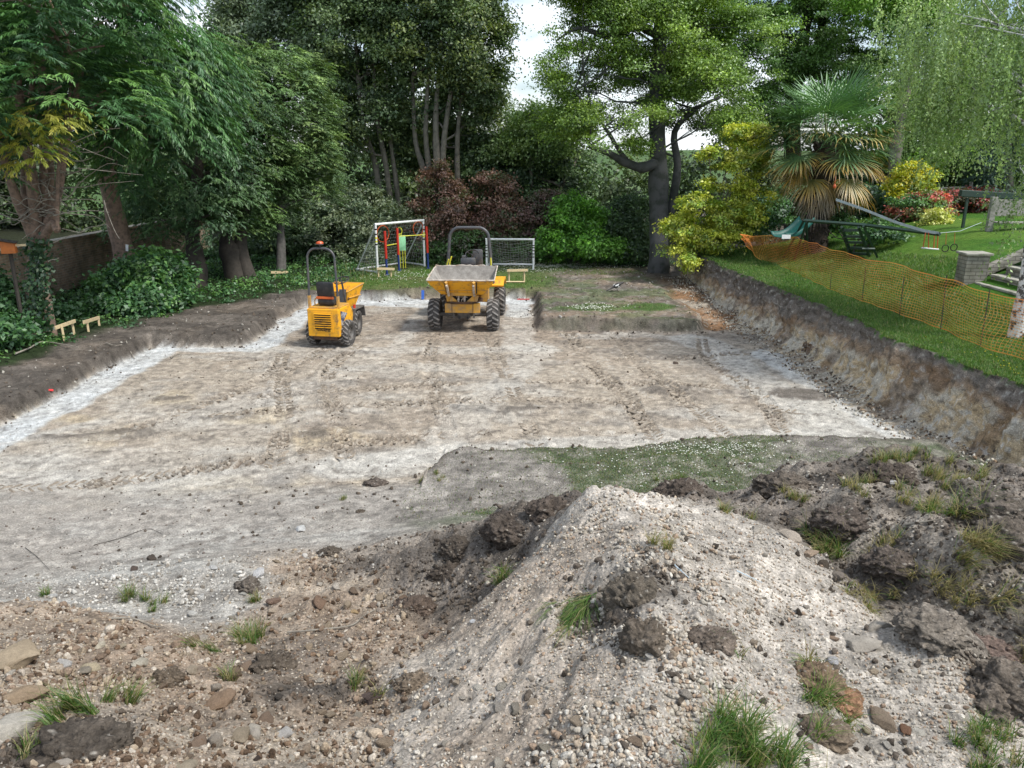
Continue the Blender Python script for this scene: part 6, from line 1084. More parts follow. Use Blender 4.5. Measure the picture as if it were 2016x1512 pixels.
# ------------------------------------------------------------------ wheels with chevron tread
def wheel(parent, c, rad, wid, out, rimcol='steel', steer=0.0):
    """out is the side (+1/-1 along x) on which the hub shows"""
    t = MB(); h = wid / 2; prof = [(-h * .72, rad * .56), (-h * .98, rad * .66), (-h, rad * .82), (-h * .86, rad * .93), (-h * .4, rad * .965), (0, rad * .97), (h * .4, rad * .965), (h * .86, rad * .93), (h, rad * .82), (h * .98, rad * .66), (h * .72, rad * .56)]
    t.lathe(prof, 36); tyre = t.build('tyre', M['rubber'], parent, smooth=True, loc=c); tyre.rotation_euler = (0, 0, steer); l = MB(); n = 17
    for i in range(n):
        for sgn in (-1, 1):
            a0 = 2 * math.pi * (i + (.5 if sgn > 0 else 0)) / n; V = []
            for (xx, da, rr) in [(0.02, 0, .965), (.45, .09, .965), (.88, .20, .93), (1.0, .25, .83)]:
                for dw in (-.045, .045):
                    for lift in (0, .045):
                        a = a0 + da + dw * (1.3 if xx > .3 else 1.0); r_ = rad * (rr + lift * (1 if xx < .95 else .5)); V.append((sgn * xx * h * 1.01, r_ * math.cos(a), r_ * math.sin(a)))
            F = []
            for k in range(3): b = k * 4; F += [(b, b + 4, b + 5, b + 1), (b + 2, b + 3, b + 7, b + 6), (b + 1, b + 5, b + 7, b + 3)]
            F += [(0, 1, 3, 2), (12, 14, 15, 13)]; l.add(V, F)
    l.build('tread', M['lug'], tyre); r = MB(); s = out
    r.lathe([(s * h * .72, rad * .565), (s * h * .6, rad * .53), (s * h * .25, rad * .50), (s * h * .1, rad * .30), (s * h * .35, rad * .2), (s * h * .42, rad * .12), (s * h * .42, 0.001)], 28); r.lathe([(-s * h * .72, rad * .565), (-s * h * .3, rad * .45), (-s * h * .2, .001)], 28)
    for k in range(6): a = k * math.pi / 3; r.box((s * h * .22, rad * .36 * math.cos(a), rad * .36 * math.sin(a)), (.03, .03, .03))
    r.build('rim', M[rimcol], tyre, smooth=True); return tyre
def arch(x, z0, z1, rc, y, lean=0.0, topx=None):
    topx = topx or x; P = [(-x, y, z0), (-x + (x - topx) * .7, y, z0 + (z1 - rc - z0) * .7)]
    for k in range(7): a = math.pi - k * math.pi / 12; P.append((-topx + rc + rc * math.cos(a), y + lean, z1 - rc + rc * math.sin(a)))
    return P + [(-p[0], p[1], p[2]) for p in reversed(P)]
# ------------------------------------------------------------------ the small dumper, seen from behind
def small_dumper():
    o = (-4.5, 18.72); t = thing('mini_dumper', 'small yellow high-tip dumper with a black seat, seen from behind', 'dumper', (o[0], o[1], gz(*o)), R(-11))
    b = MB(); b.prism([(-.42, .30), (-.42, .98), (.30, .98), (.52, .78), (.40, .30)], -.40, .40, 'X'); body = b.build('body', M['yellow'], t)
    m = body.modifiers.new('edge', 'BEVEL'); m.width = .018; m.segments = 2; m.limit_method = 'ANGLE'
    e = MB(); e.box((0, -.428, .66), (.52, .012, .50), bev=.005); e.build('grille_panel', M['yellow'], body)
    g = MB()
    for k in range(7): g.box((0, -.437, .838 - k * .055), (.42, .014, .026)); 
    g.build('grille_slot', M['dark'], body); g = MB()
    for k in range(7): g.prism([(-.433, .868 - k * .055), (-.455, .858 - k * .055), (-.455, .854 - k * .055), (-.433, .858 - k * .055)], -.215, .215, 'X')
    g.build('grille_louvre', M['yellow'], body)
    d = MB(); d.add([(.404, -.28, .92), (.404, .12, .80), (.404, -.26, .55), (.408, -.28, .92), (.408, .12, .80), (.408, -.26, .55)], [(0, 1, 2), (3, 5, 4), (0, 3, 4, 1), (1, 4, 5, 2), (2, 5, 3, 0)]); d.build('side_decal', paint('blue_grey_decal', (.05, .06, .11), .5, dirt=(.45, .45, .45), amt=.8, scale=9, thr=(.5, .52)), body)
    c = bpy.data.curves.new('lettering', 'FONT'); c.body = 'THWAITES'; c.size = .092; c.extrude = .003; c.align_x = 'CENTER'; c.offset = .002; tmp = bpy.data.objects.new('tmp_text', c); COL.objects.link(tmp); bpy.context.view_layer.update(); me = bpy.data.meshes.new_from_object(tmp.evaluated_get(bpy.context.evaluated_depsgraph_get())); bpy.data.objects.remove(tmp); me.materials.clear(); me.materials.append(M['dark']); lt = bpy.data.objects.new('lettering', me); COL.objects.link(lt); lt.parent = body; lt.rotation_euler = (R(90), 0, 0); lt.location = (0, -.4365, .435); lt.scale = (.82, .9, 1)
    b = MB(); b.box((0, 0, .995), (.76, .74, .03), bev=.01); b.build('deck', M['yellow_dull'], body)
    b = MB(); b.box((0, -.05, .26), (.62, .6, .1)); b.build('underframe', M['rust'], t)
    b = MB()
    for s in (-1, 1): b.box((s * .37, -.30, 1.13), (.06, .07, .30), bev=.008)
    b.build('rollbar_bracket', M['yellow_dull'], t)
    b = MB(); P = cat_curve(arch(.37, 1.18, 2.42, .24, -.30, 0, .345), 3); b.tube(P, .027, 10); rb = b.build('rollbar', M['rops'], t, smooth=True)
    b = MB(); b.tube([(0, -.3, 2.42), (0, -.3, 2.52)], .010, 8); b.lathe([(2.50, .02), (2.51, .085), (2.53, .085)], 20, 'Z', (0, -.3, 0)); bs = b.build('beacon_stem', M['rops'], rb)
    b = MB(); b.lathe([(2.53, .088), (2.545, .092), (2.575, .075), (2.59, .03), (2.592, .001)], 20, 'Z', (0, -.3, 0)); b.build('beacon', M['beacon'], rb, smooth=True)
    b = MB(); b.box((0, .02, 1.11), (.44, .44, .16), bev=.05); seat = b.build('seat', M['black'], t, smooth=True); b = MB(); b.box((0, -.17, 1.40), (.44, .12, .42), rot=(R(8), 0, 0), bev=.055); b.build('seat_back', M['black'], seat, smooth=True)
    b = MB(); b.box((0, -.225, 1.22), (.45, .03, .06), bev=.01); b.build('seat_belt', M['orange'], seat)
    b = MB(); b.tube([(.18, .62, .85), (.18, .42, 1.52)], .025, 8); sc_ = b.build('steering_column', M['rops'], t); b = MB(); b.ring((0, 0, 0), .19, .014, 'Z', 28, 6)
    for k in range(3): a = k * 2.094; b.tube([(0, 0, -.02), (math.cos(a) * .19, math.sin(a) * .19, 0)], .010, 6)
    w = b.build('steering_wheel', M['black'], sc_, smooth=True, loc=(.18, .41, 1.56)); w.rotation_euler = (R(20), R(-8), 0)
    b = MB(); b.tube([(-.30, .25, 1.0), (-.33, .22, 1.22), (-.36, .10, 1.30)], .012, 6); b.build('lever', M['lip'], t)
    b = MB(); b.tube(cat_curve([(-.33, -.1, 1.0), (-.33, -.08, 1.14), (-.27, -.05, 1.18), (-.22, -.05, 1.05)], 5), .014, 6); b.build('hand_rail', M['yellow'], t)
    for s in (-1, 1): wheel(t, (s * .445, 0, .325), .325, .20, s)
    # front half
    f = MB(); f.prism([(.50, .32), (.50, .60), (1.0, .66), (1.55, .60), (1.55, .36)], -.38, .04, 'X'); f.build('front_chassis', M['rust'], t)
    for s in (-1, 1):
        tt = wheel(t, (s * .42 - .26, 1.22, .325), .325, .20, s, steer=R(6)); g = MB(); g.prism([(.86, .50), (.90, .74), (1.54, .74), (1.62, .45), (1.585, .44), (1.52, .71), (.93, .71), (.885, .50)], s * .42 - .26 - .13, s * .42 - .26 + .13, 'X'); g.build('mudguard', M['steel'], t)
    b = MB(); b.box((.0, .80, .95), (.16, .10, .62), rot=(R(-12), 0, 0), bev=.01); b.build('lift_mast', M['rops'], t)
    k = MB(); T = [(-.36, .90, 1.18), (.36, .90, 1.18), (.42, 1.80, 1.28), (-.42, 1.80, 1.28)]; B = [(-.26, 1.0, .76), (.26, 1.0, .76), (.30, 1.45, .72), (-.30, 1.45, .72)]
    k.add(T + B, [(0, 4, 5, 1), (1, 5, 6, 2), (2, 6, 7, 3), (3, 7, 4, 0), (4, 7, 6, 5)]); sk = k.build('skip', M['yellow'], t); sk.rotation_euler = (0, 0, R(-3)); sk.location = (-.30, 0, 0); m = sk.modifiers.new('wall', 'SOLIDIFY'); m.thickness = .012
    k = MB()
    for i in range(4): k.tube([T[i], T[(i + 1) % 4]], .016, 6)
    k.tube([(.33, 1.0, 1.0), (.385, 1.62, 1.0)], .018, 6); k.build('skip_rim', M['yellow_dull'], sk)
    k = MB(); k.lathe([(0, .045), (.0, .03), (.02, .03)], 12, 'X', (.36, .95, 1.0)); k.build('hinge_pin', M['rust'], sk)
    b = MB(); b.tube([(.46, .46, .86), (.46, .46, .95)], .03, 10); b.build('red_cap', M['redp'], t, smooth=True)
small_dumper()
# ------------------------------------------------------------------ the large dumper, seen from the front
def big_dumper():
    o = (-1.30, 20.62); t = thing('site_dumper', 'large yellow four-wheeled dumper with a grey crusted skip, facing the camera', 'dumper', (o[0], o[1], gz(*o) + .0), R(-3))
    for s in (-1, 1): wheel(t, (s * .79, 0, .42), .425, .32, s); wheel(t, (s * .79 + .03, 2.15, .42), .425, .32, s)
    b = MB(); b.tube([(-.7, 0, .42), (.7, 0, .42)], .055, 10); b.box((0, -.02, .42), (.36, .24, .20), bev=.04); b.box((0, -.16, .48), (.30, .05, .06))
    for s in (-.11, .11): b.lathe([(-.02, .03), (0, .045), (.03, .04), (.05, .001)], 10, 'Y', (s, -.18, .36))
    for s in (-1, 1): b.box((s * .27, -.06, .40), (.05, .1, .14))
    b.build('axle', M['steel'], t); b = MB(); b.tube([(-.7, 2.15, .42), (.7, 2.15, .42)], .055, 8); b.build('axle', M['steel'], t)
    b = MB(); b.box((0, -.38, .655), (.94, .05, .25), bev=.01); b.box((-.36, -.30, .655), (.20, .16, .25), bev=.01); b.box((.36, -.30, .655), (.20, .16, .25), bev=.01); b.box((0, .3, .62), (.5, 1.2, .2)); fc = b.build('front_chassis', M['yellow_dull'], t)
    b = MB()
    for s in (-.28, .28): b.box((s, -.407, .655), (.015, .012, .22))
    b.box((0, -.41, .775), (.62, .02, .012)); b.build('weld_strip', M['rust'], fc)
    b = MB(); b.lathe([(.80, .001), (.80, .52), (.835, .52), (.835, .30), (.835, .001)], 32, 'Z', (0, .0, 0)); b.build('slew_ring', M['rust'], t)
    for s in (-1, 1):
        b = MB(); b.prism([(s * .30, 1.03), (s * .25, .96), (s * .12, .845), (s * .40, .845), (s * .44, 1.0)], -.44, -.36, 'Y'); b.tube([(s * .36, -.86, 1.42), (s * .34, -.46, 1.00), (s * .36, -.42, .86)], .045, 4); a = b.build('lift_arm', M['yellow_dull'], t)
        b = MB(); b.tube([(s * .345, -.86, 1.34), (s * .335, -.55, 1.02)], .032, 6); b.build('arm_strut', M['lip'], a); b = MB(); b.tube([(s * .41, -.79, 1.41), (s * .39, -.50, 1.08)], .022, 4); b.build('arm_slot', M['dark'], a)
    b = MB(); b.box((0, -.45, 1.045), (.62, .05, .09), bev=.01); b.build('cross_plate', M['yellow_dull'], t)
    b = MB(); b.box((0, -.36, .92), (.56, .03, .17)); b.build('ram_recess', M['dark'], t); b = MB()
    for x in (-.10, .06): b.tube([(x, -.41, .83), (x + .01, -.41, .99)], .022, 8); b.box((x, -.42, .90), (.06, .05, .05), bev=.01)
    b.tube([(-.16, -.41, .97), (.14, -.41, .96)], .012, 6); b.tube(cat_curve([(-.02, -.41, .84), (.0, -.44, .90), (.10, -.41, .99)], 4), .010, 6); b.build('hydraulic_fitting', M['lip'], t)
    # skip
    T = [(-.88, -.78, 1.46), (.88, -.78, 1.46), (.86, .76, 1.63), (-.86, .76, 1.63)]; m1 = [(-.80, -.66, 1.30), (.80, -.66, 1.30), (.80, .70, 1.36), (-.80, .70, 1.36)]; B = [(-.55, -.42, 1.03), (.55, -.42, 1.03), (.55, .48, 1.0), (-.55, .48, 1.0)]
    k = MB(); k.add(T + m1 + B, [(0, 4, 5, 1), (1, 5, 6, 2), (2, 6, 7, 3), (3, 7, 4, 0), (4, 8, 9, 5), (5, 9, 10, 6), (6, 10, 11, 7), (7, 11, 8, 4), (8, 11, 10, 9)]); sk = k.build('skip', M['yellow'], t)
    # crusted lining: an inner shell with an uneven surface
    def inner(u, v):      # u across, v from the lip to the rear top
        prof = [(-.755, 1.462), (-.60, 1.28), (-.36, 1.12), (.0, 1.09), (.40, 1.12), (.62, 1.34), (.735, 1.635)]; f = v * (len(prof) - 1); i = min(int(f), len(prof) - 2); g = f - i; y = prof[i][0] * (1 - g) + prof[i + 1][0] * g; z = prof[i][1] * (1 - g) + prof[i + 1][1] * g
        top = 1.46 + (y + .78) / 1.54 * .17; wz = min(1, max(0, (z - 1.03) / (top - 1.03))); hw = .53 + .32 * wz ** .8; n = (vn3(np.array([[u * 6, v * 8, 1.]]), 1, 3)[0] - .5) * .035; return (u * hw, y, z + n)
    V = [inner(-1 + 2 * i / 30, j / 26) for j in range(27) for i in range(31)]; F = [(j * 31 + i, j * 31 + i + 1, (j + 1) * 31 + i + 1, (j + 1) * 31 + i) for j in range(26) for i in range(30)]
    k = MB(); k.add(V, F)
    for s in (-1, 1):       # side walls of the lining
        W = []; n = 27
        for j in range(n):
            q = inner(s, j / 26); top = 1.46 + (q[1] + .78) / 1.54 * .17; W.append(q); W.append((s * .855, q[1], top - .004))
        k.add(W, [(2 * j, 2 * j + 1, 2 * j + 3, 2 * j + 2) for j in range(n - 1)])
    k.build('skip_lining', M['crust'], sk, smooth=True)
    k = MB(); rg = random.Random(4)
    def edge(a, b, n, w, jag):
        P = []
        for i in range(n + 1):
            f = i / n; P.append(tuple(a[q] * (1 - f) + b[q] * f + (rg.uniform(-jag, jag) if q == 2 else 0) for q in range(3)))
        k.tube(P, w, 6)
    edge(T[0], T[1], 16, .022, .004); edge(T[1], T[2], 10, .016, .008); edge(T[2], T[3], 18, .018, .022); edge(T[3], T[0], 10, .018, .02); k.build('skip_lip', M['lip'], sk, smooth=True)
    k = MB(); k.tube([(-.66, -.54, 1.16), (.66, -.54, 1.16)], .012, 5); k.build('skip_seam', M['yellow_dull'], sk)
    # rear half
    b = MB(); b.prism([(.95, .62), (.95, 1.22), (1.5, 1.22), (2.9, 1.15), (2.9, .55)], -.42, .42, 'X'); hd = b.build('rear_body', M['yellow'], t); m = hd.modifiers.new('edge', 'BEVEL'); m.width = .02; m.segments = 2
    for s in (-1, 1):
        b = MB(); b.prism([(1.45, .98), (1.65, 1.10), (2.55, 1.08), (2.85, .86), (2.83, .82), (2.52, 1.03), (1.67, 1.05), (1.48, .93)], s * .42, s * .98, 'X'); b.build('mudguard', M['yellow'], t)
    b = MB(); b.box((.50, .80, .82), (.22, .30, .36), bev=.015); b.build('tool_box', M['yellow_dull'], t)
    b = MB(); b.tube(cat_curve(arch(.68, 1.0, 2.60, .30, 1.55, 0, .56), 3), .046, 12); b.build('rollbar', M['rops'], t, smooth=True)
    b = MB(); b.box((0, 1.75, 1.38), (.46, .46, .14), bev=.04); st = b.build('seat', M['black'], t, smooth=True); b = MB(); b.box((.20, 1.95, 1.72), (.30, .12, .46), bev=.05); b.build('seat_back', M['rops'], st, smooth=True)
    b = MB(); b.box((.02, 1.02, 1.70), (.42, .16, .24), bev=.03); b.box((-.10, 1.0, 1.84), (.10, .10, .1), bev=.01); cs = b.build('console', M['rops'], t, smooth=True)
    b = MB(); b.ring((0, 0, 0), .19, .015, 'Z', 28, 6)
    for k_ in range(3): a = k_ * 2.094 + .5; b.tube([(0, 0, -.02), (math.cos(a) * .19, math.sin(a) * .19, 0)], .010, 6)
    b.tube([(0, 0, 0), (0, .02, -.25)], .02, 8); w = b.build('steering_wheel', M['black'], cs, smooth=True, loc=(.12, 1.16, 1.90)); w.rotation_euler = (R(32), 0, 0)
    for (x, h) in ((-.52, .22), (-.60, .14)):
        b = MB(); b.tube(cat_curve([(x, 1.15, 1.5), (x, 1.15, 1.5 + h * .7), (x + .06, 1.13, 1.62 + h)], 4), .022, 6); b.build('lever', M['yelp'], t)
    b = MB(); b.tube([(.66, 1.2, 1.2), (.64, 1.2, 1.80)], .022, 6); b.build('hand_rail', M['yelp'], t)
big_dumper()
# ------------------------------------------------------------------ goals, hoops, jump posts, training figure
def net(mb, A, B, C, D, nu, nv, sag, r=.006, sagdir=(0, 0, -1)):
    """cords of a net hung between the edges A-B (top) and D-C (bottom)"""
    A, B, C, D = map(np.array, (A, B, C, D)); sd = np.array(sagdir)
    def p(u, v): q = (A * (1 - u) + B * u) * (1 - v) + (D * (1 - u) + C * u) * v; return q + sd * sag * math.sin(math.pi * u) * (math.sin(math.pi * min(1, v * .9 + .1))) + np.array((.012 * math.sin(u * 37 + v * 11), .02 * math.sin(v * 23 + u * 5), .015 * math.sin(u * 19 + v * 31)))
    for i in range(nu + 1): mb.tube([p(i / nu, j / 12) for j in range(13)], r, 3, cap=False)
    for j in range(nv + 1): mb.tube([p(i / 12, j / nv) for i in range(13)], r, 3, cap=False)
def big_goal():
    A = np.array(PX(743.7, 538.5, .34)); B = np.array(PX(835.8, 524.6, .34)); A[2] = gz(*A[:2]); B[2] = gz(*B[:2]); u = (B - A); u[2] = 0; W = np.linalg.norm(u); rz = math.atan2(u[1], u[0]); t = thing('football_goal', 'big white football goal with a hoop hung in each top corner', 'goal', tuple(A), rz)
    h = 1.80; dz = B[2] - A[2]; dep = 1.15; b = MB(); b.tube([(0, 0, 0), (0, 0, h)], .045, 10); b.build('post', M['white'], t, smooth=True); b = MB(); b.tube([(W, 0, dz), (W, 0, h)], .045, 10); b.build('post', M['white'], t, smooth=True); b = MB(); b.tube([(-.04, 0, h), (W + .04, 0, h)], .045, 10); b.build('crossbar', M['white'], t, smooth=True)
    b = MB(); b.tube([(0, 0, .05), (-.05, dep, .06), (W + .05, dep, .06 + dz), (W, 0, .05 + dz)], .034, 8); b.build('ground_frame', M['white'], t, smooth=True)
    for x in (0, W): b = MB(); b.tube([(x, 0.02, h - .1), (x, dep, .08)], .024, 6); b.build('back_stay', M['white'], t, smooth=True)
    b = MB(); net(b, (0, .03, h), (W, .03, h), (W, dep, .08), (0, dep, .08), 18, 13, .10, .003, (0, .6, -.8)); net(b, (0, .03, h), (0, .04, h), (0, dep, .08), (0, .04, .08), 7, 12, .02, .003); net(b, (W, .03, h), (W, .04, h), (W, dep, .08), (W, .04, .08), 7, 12, .02, .003); b.build('net', M['net'], t)
    b = MB()
    for x in (0, W):
        for z, c in ((1.42, 0), (1.05, 0), (1.6, 0)): b.tube([(x, 0, z), (x, 0, z + .05)], .050, 10)
    b.build('clip', M['dark'], t)
    for x in (0, W):
        for z in (1.15, 1.28): b = MB(); b.tube([(x, -.002, z), (x, -.002, z + .06)], .049, 10); b.build('strap', M['yelp'], t)
    c, s = math.cos(rz), math.sin(rz)
    for (x, z, rd, lab) in ((.36, h - .36, .30, 'larger looking orange hoop in the near top corner of the big goal'), (W - .28, h - .30, .27, 'orange-red hoop in the far top corner of the big goal')):
        b = MB(); b.ring((0, 0, 0), rd, .014, 'Y', 32, 6); o = b.build('target_hoop', M['beacon'], smooth=True, loc=(A[0] + x * c, A[1] + x * s - .05, A[2] + z)); o.rotation_euler = (0, 0, rz); tag(o, lab, 'hoop')
big_goal()
def small_goal():
    B = gp(1050, 531.6); A = (-.98, B[1] + .1, gz(-.98, B[1] + .1)); W = B[0] - A[0]; t = thing('football_goal', 'small white football goal with a sagging net beside the large dumper', 'goal', A, math.atan2(B[1] - A[1], W)); h = 1.16; dep = 1.0; dz = B[2] - A[2]
    b = MB(); b.tube([(0, 0, 0), (0, 0, h)], .04, 10); b.build('post', M['white'], t, smooth=True); b = MB(); b.tube([(W, 0, dz), (W, 0, h)], .04, 10); b.build('post', M['white'], t, smooth=True); b = MB(); b.tube([(-.04, 0, h), (W + .04, 0, h)], .04, 10); b.build('crossbar', M['white'], t, smooth=True)
    b = MB(); b.tube([(0, 0, .05), (0, dep, .08), (W, dep, .08 + dz), (W, 0, .05 + dz)], .034, 8); b.build('ground_frame', M['white'], t, smooth=True)
    for x in (0, W): b = MB(); b.tube([(x, .02, h - .05), (x + .02, dep, .1)], .02, 6); b.build('back_stay', M['white'], t)
    b = MB(); net(b, (0, .02, h), (W, .02, h), (W, dep, .1), (0, dep, .1), 18, 12, .26, .0032, (0, .5, -.85)); b.build('net', M['net'], t)
    b = MB()
    for x in (0, W):
        for z in (.48, .60, .72, .84, .92): b.tube([(x, 0, z), (x, 0, z + .035)], .044, 10)
    b.build('band', M['dark'], t)
small_goal()
def jump_post(px, py, top, lab, sec=.38):
    q = gp(px, py); y = q[1]; p = PY(top[0], top[1], y); h = p[2] - q[2]; t = thing('jump_post', lab, 'post', q, group='red and blue jump posts'); dx = (p[0] - q[0]) * .35; b = MB(); b.tube([(0, 0, 0), (dx * sec, 0, h * sec)], .042, 10); b.build('lower_tube', M['bluep'], t, smooth=True); b = MB(); b.tube([(dx * sec, 0, h * sec), (dx, 0, h)], .05, 10); b.build('upper_tube', M['redp'], t, smooth=True)
    b = MB(); b.tube([(-.06, -.05, .01), (.06, .05, .01)], .03, 6); b.build('foot', M['bluep'], t); return (q, h)
j1 = jump_post(762, 542, (756, 455), 'nearest red and blue post, in front of the big goal mouth'); j2 = jump_post(786, 533.4, (780, 449), 'red and blue post beside the green training figure'); j3 = jump_post(843, 529, (837, 446), 'red and blue post by the far upright of the big goal')
def pole(a, b, lab):
    m = MB(); m.tube([a, b], .016, 8); tag(m.build('jump_pole', M['yelp'], smooth=True), lab, 'pole')
y1, y2, y3 = j1[0][1], j2[0][1], j3[0][1]; pole(PY(758, 484, y1), PY(781, 480, y2), 'short yellow pole between the two nearest jump posts'); pole(PY(781, 465.5, y2), PY(839, 462, y3), 'long yellow pole running to the farthest jump post')
def figure():
    q = gp(792, 530); t = thing('training_dummy', 'mint green free-kick training figure on yellow legs', 'training dummy', q, R(12)); H = 1.45
    b = MB(); b.box((0, 0, 1.0), (.34, .022, .58), bev=.05); b.build('body_panel', M['mint'], t, smooth=True)
    b = MB(); b.ring((-.05, 0, 1.46), .095, .016, 'Y', 24, 6, 1.35); b.build('head_ring', M['yelp'], t, smooth=True); b = MB()
    for x in (-.11, .02): b.tube([(x - .02, 0, 1.28), (x, 0, 1.36)], .014, 6)
    b.build('neck', M['yelp'], t)
    for x in (-.15, -.07, .04, .13): b = MB(); b.tube([(x, 0, 0), (x, 0, .74)], .014, 6); b.build('leg', M['yelp'], t)
    b = MB(); b.tube([(-.15, 0, .28), (-.07, 0, .28)], .01, 5); b.build('cross_tube', M['yelp'], t)
    b = MB(); b.box((0, 0, .015), (.42, .10, .03)); b.build('base', M['dark'], t)
figure()
# ------------------------------------------------------------------ timber profile boards for the setting out
def profile(p1, p2, h1, h2, ends, lab, low=False):
    a, b = gp(*p1), gp(*p2); t = thing('profile_board', lab, 'profile board', a); a = np.array(a); b = np.array(b)
    ta = np.array(PY(h1[0], h1[1], a[1])) - a; tb = np.array(PY(h2[0], h2[1], b[1])) - a; lb = b - a
    for (s, e) in (((0, 0, -.1), ta), (lb - (0, 0, .1), tb)): m = MB(); m.tube([s, e], .034, 4); m.build('stake', M['timber'], t)
    e0 = np.array(PY(ends[0][0], ends[0][1], a[1] - (b[1] - a[1]) * .3)) - a; e1 = np.array(PY(ends[1][0], ends[1][1], b[1] + (b[1] - a[1]) * .15)) - a; off = np.array((0, -.045, 0)); m = MB()
    d = e1 - e0; L_ = np.linalg.norm(d); ca = Vector(d).to_track_quat('X', 'Z').to_matrix(); m.box((e0 + e1) / 2 + off, (L_, .03, .085), rot=ca, bev=.004); m.build('board', M['timber'], t)
    if low: m = MB(); m.tube([(-.3, -.03, .04), (lb[0], -.03, .04)], .03, 4); m.build('lower_rail', M['timber'], t)
profile((127, 672), (146, 658), (121, 642), (142, 636), ((110.5, 645), (150, 631)), 'nearest timber profile board at the edge of the undergrowth')
profile((174, 653), (195, 641), (171, 634), (193, 625), ((166, 634), (197, 624.5)), 'second timber profile board at the edge of the undergrowth')
profile((541, 546), (562, 545), (541, 535), (562, 535), ((534, 536), (568, 535.5)), 'low timber profile board half hidden in weeds behind the small dumper')
profile((744.8, 546), (769.6, 545), (744.6, 529), (769.6, 529), ((742, 528.5), (777, 529.5)), 'timber profile board standing before the big goal')
profile((1001.7, 557), (1032, 556), (1001.7, 533), (1032, 532), ((998, 532.5), (1039, 531.5)), 'timber profile board beside the small goal and large dumper', True)
# ------------------------------------------------------------------ orange mesh barrier on the bank
def barrier():
    bot = [(1459, 463), (1497, 513), (1548.6, 530), (1634, 571), (1695, 594), (1770, 621), (1851, 650), (1926, 683), (2014, 712), (2110, 752)]; top = [(1458.6, 459), (1510, 463), (1563, 466), (1637, 488), (1703, 506), (1781, 522), (1863, 547), (1945, 571), (2030, 592), (2130, 620)]
    G0 = []
    for i, (a, c) in enumerate(zip(bot, top)):
        if i == 0: G0.append((PY(1459, 470, 24.2), PY(1459, 461, 24.2))); continue
        g = gp(*a); G0.append(((g[0], g[1], g[2] + .03), PY(c[0], c[1], g[1] + .02)))
    t = thing('mesh_barrier', 'orange plastic mesh barrier sagging between thin rods along the bank', 'barrier', G0[4][0]); base = np.array(G0[4][0])
    Bc = np.array(cat_curve([g[0] for g in G0], 12)) - base; Tc = np.array(cat_curve([g[1] for g in G0], 12)) - base; nrow = 19; ln = np.concatenate([[0], np.cumsum(np.linalg.norm(np.diff(Bc, axis=0), axis=1))]); total = ln[-1]; ncol = int(total / .075)
    def P(u, v):
        l = u * total; b = np.array([np.interp(l, ln, Bc[:, k]) for k in range(3)]); tt = np.array([np.interp(l, ln, Tc[:, k]) for k in range(3)]); q = b * (1 - v) + tt * v; k = (u * total) % 2.2 / 2.2
        q[0] += .07 * math.sin(l * 2.1 + v * 3) * math.sin(math.pi * v) + .03 * math.sin(l * 6.3 + v * 5); q[2] -= .05 * math.sin(math.pi * k) * v; q[1] += .03 * math.sin(v * 9 + l * 3); return q
    g = np.array([[P(i / ncol, j / nrow) for i in range(ncol + 1)] for j in range(nrow + 1)]); V = []; F = []
    def strand(p, q, w):
        b = len(V); V.extend([p - w, q - w, q + w, p + w]); F.append((b, b + 1, b + 2, b + 3))
    for j in range(nrow + 1):
        wz = .0036 if 0 < j < nrow else .009
        for i in range(ncol): strand(g[j, i], g[j, i + 1], np.array((0, 0, wz)))
    for i in range(0, ncol + 1):
        for j in range(nrow): d = g[j, min(i + 1, ncol)] - g[j, max(i - 1, 0)]; d = d / (np.linalg.norm(d) + 1e-9) * .0034; strand(g[j, i] + (.002, 0, 0), g[j + 1, i] + (.002, 0, 0), d)
    mesh_np('mesh', np.array(V), np.array(F), M['mesh'], parent=t)
    for (a, c) in [((1634, 572), (1636, 541)), ((1696, 594), (1704, 526)), ((1770, 622), (1779, 546)), ((1851, 650), (1863, 543)), ((1928, 684), (1947, 572)), ((2040, 722), (2062, 600))]:
        q = gp(*a); e = np.array(PY(c[0], c[1], q[1])); q = np.array(q) - base; m = MB(); m.tube([q - (0, 0, .15) - (.0, .02, 0), e - base + (0, -.02, .02)], .0085, 6); m.build('rod', M['rod'], t)
barrier()
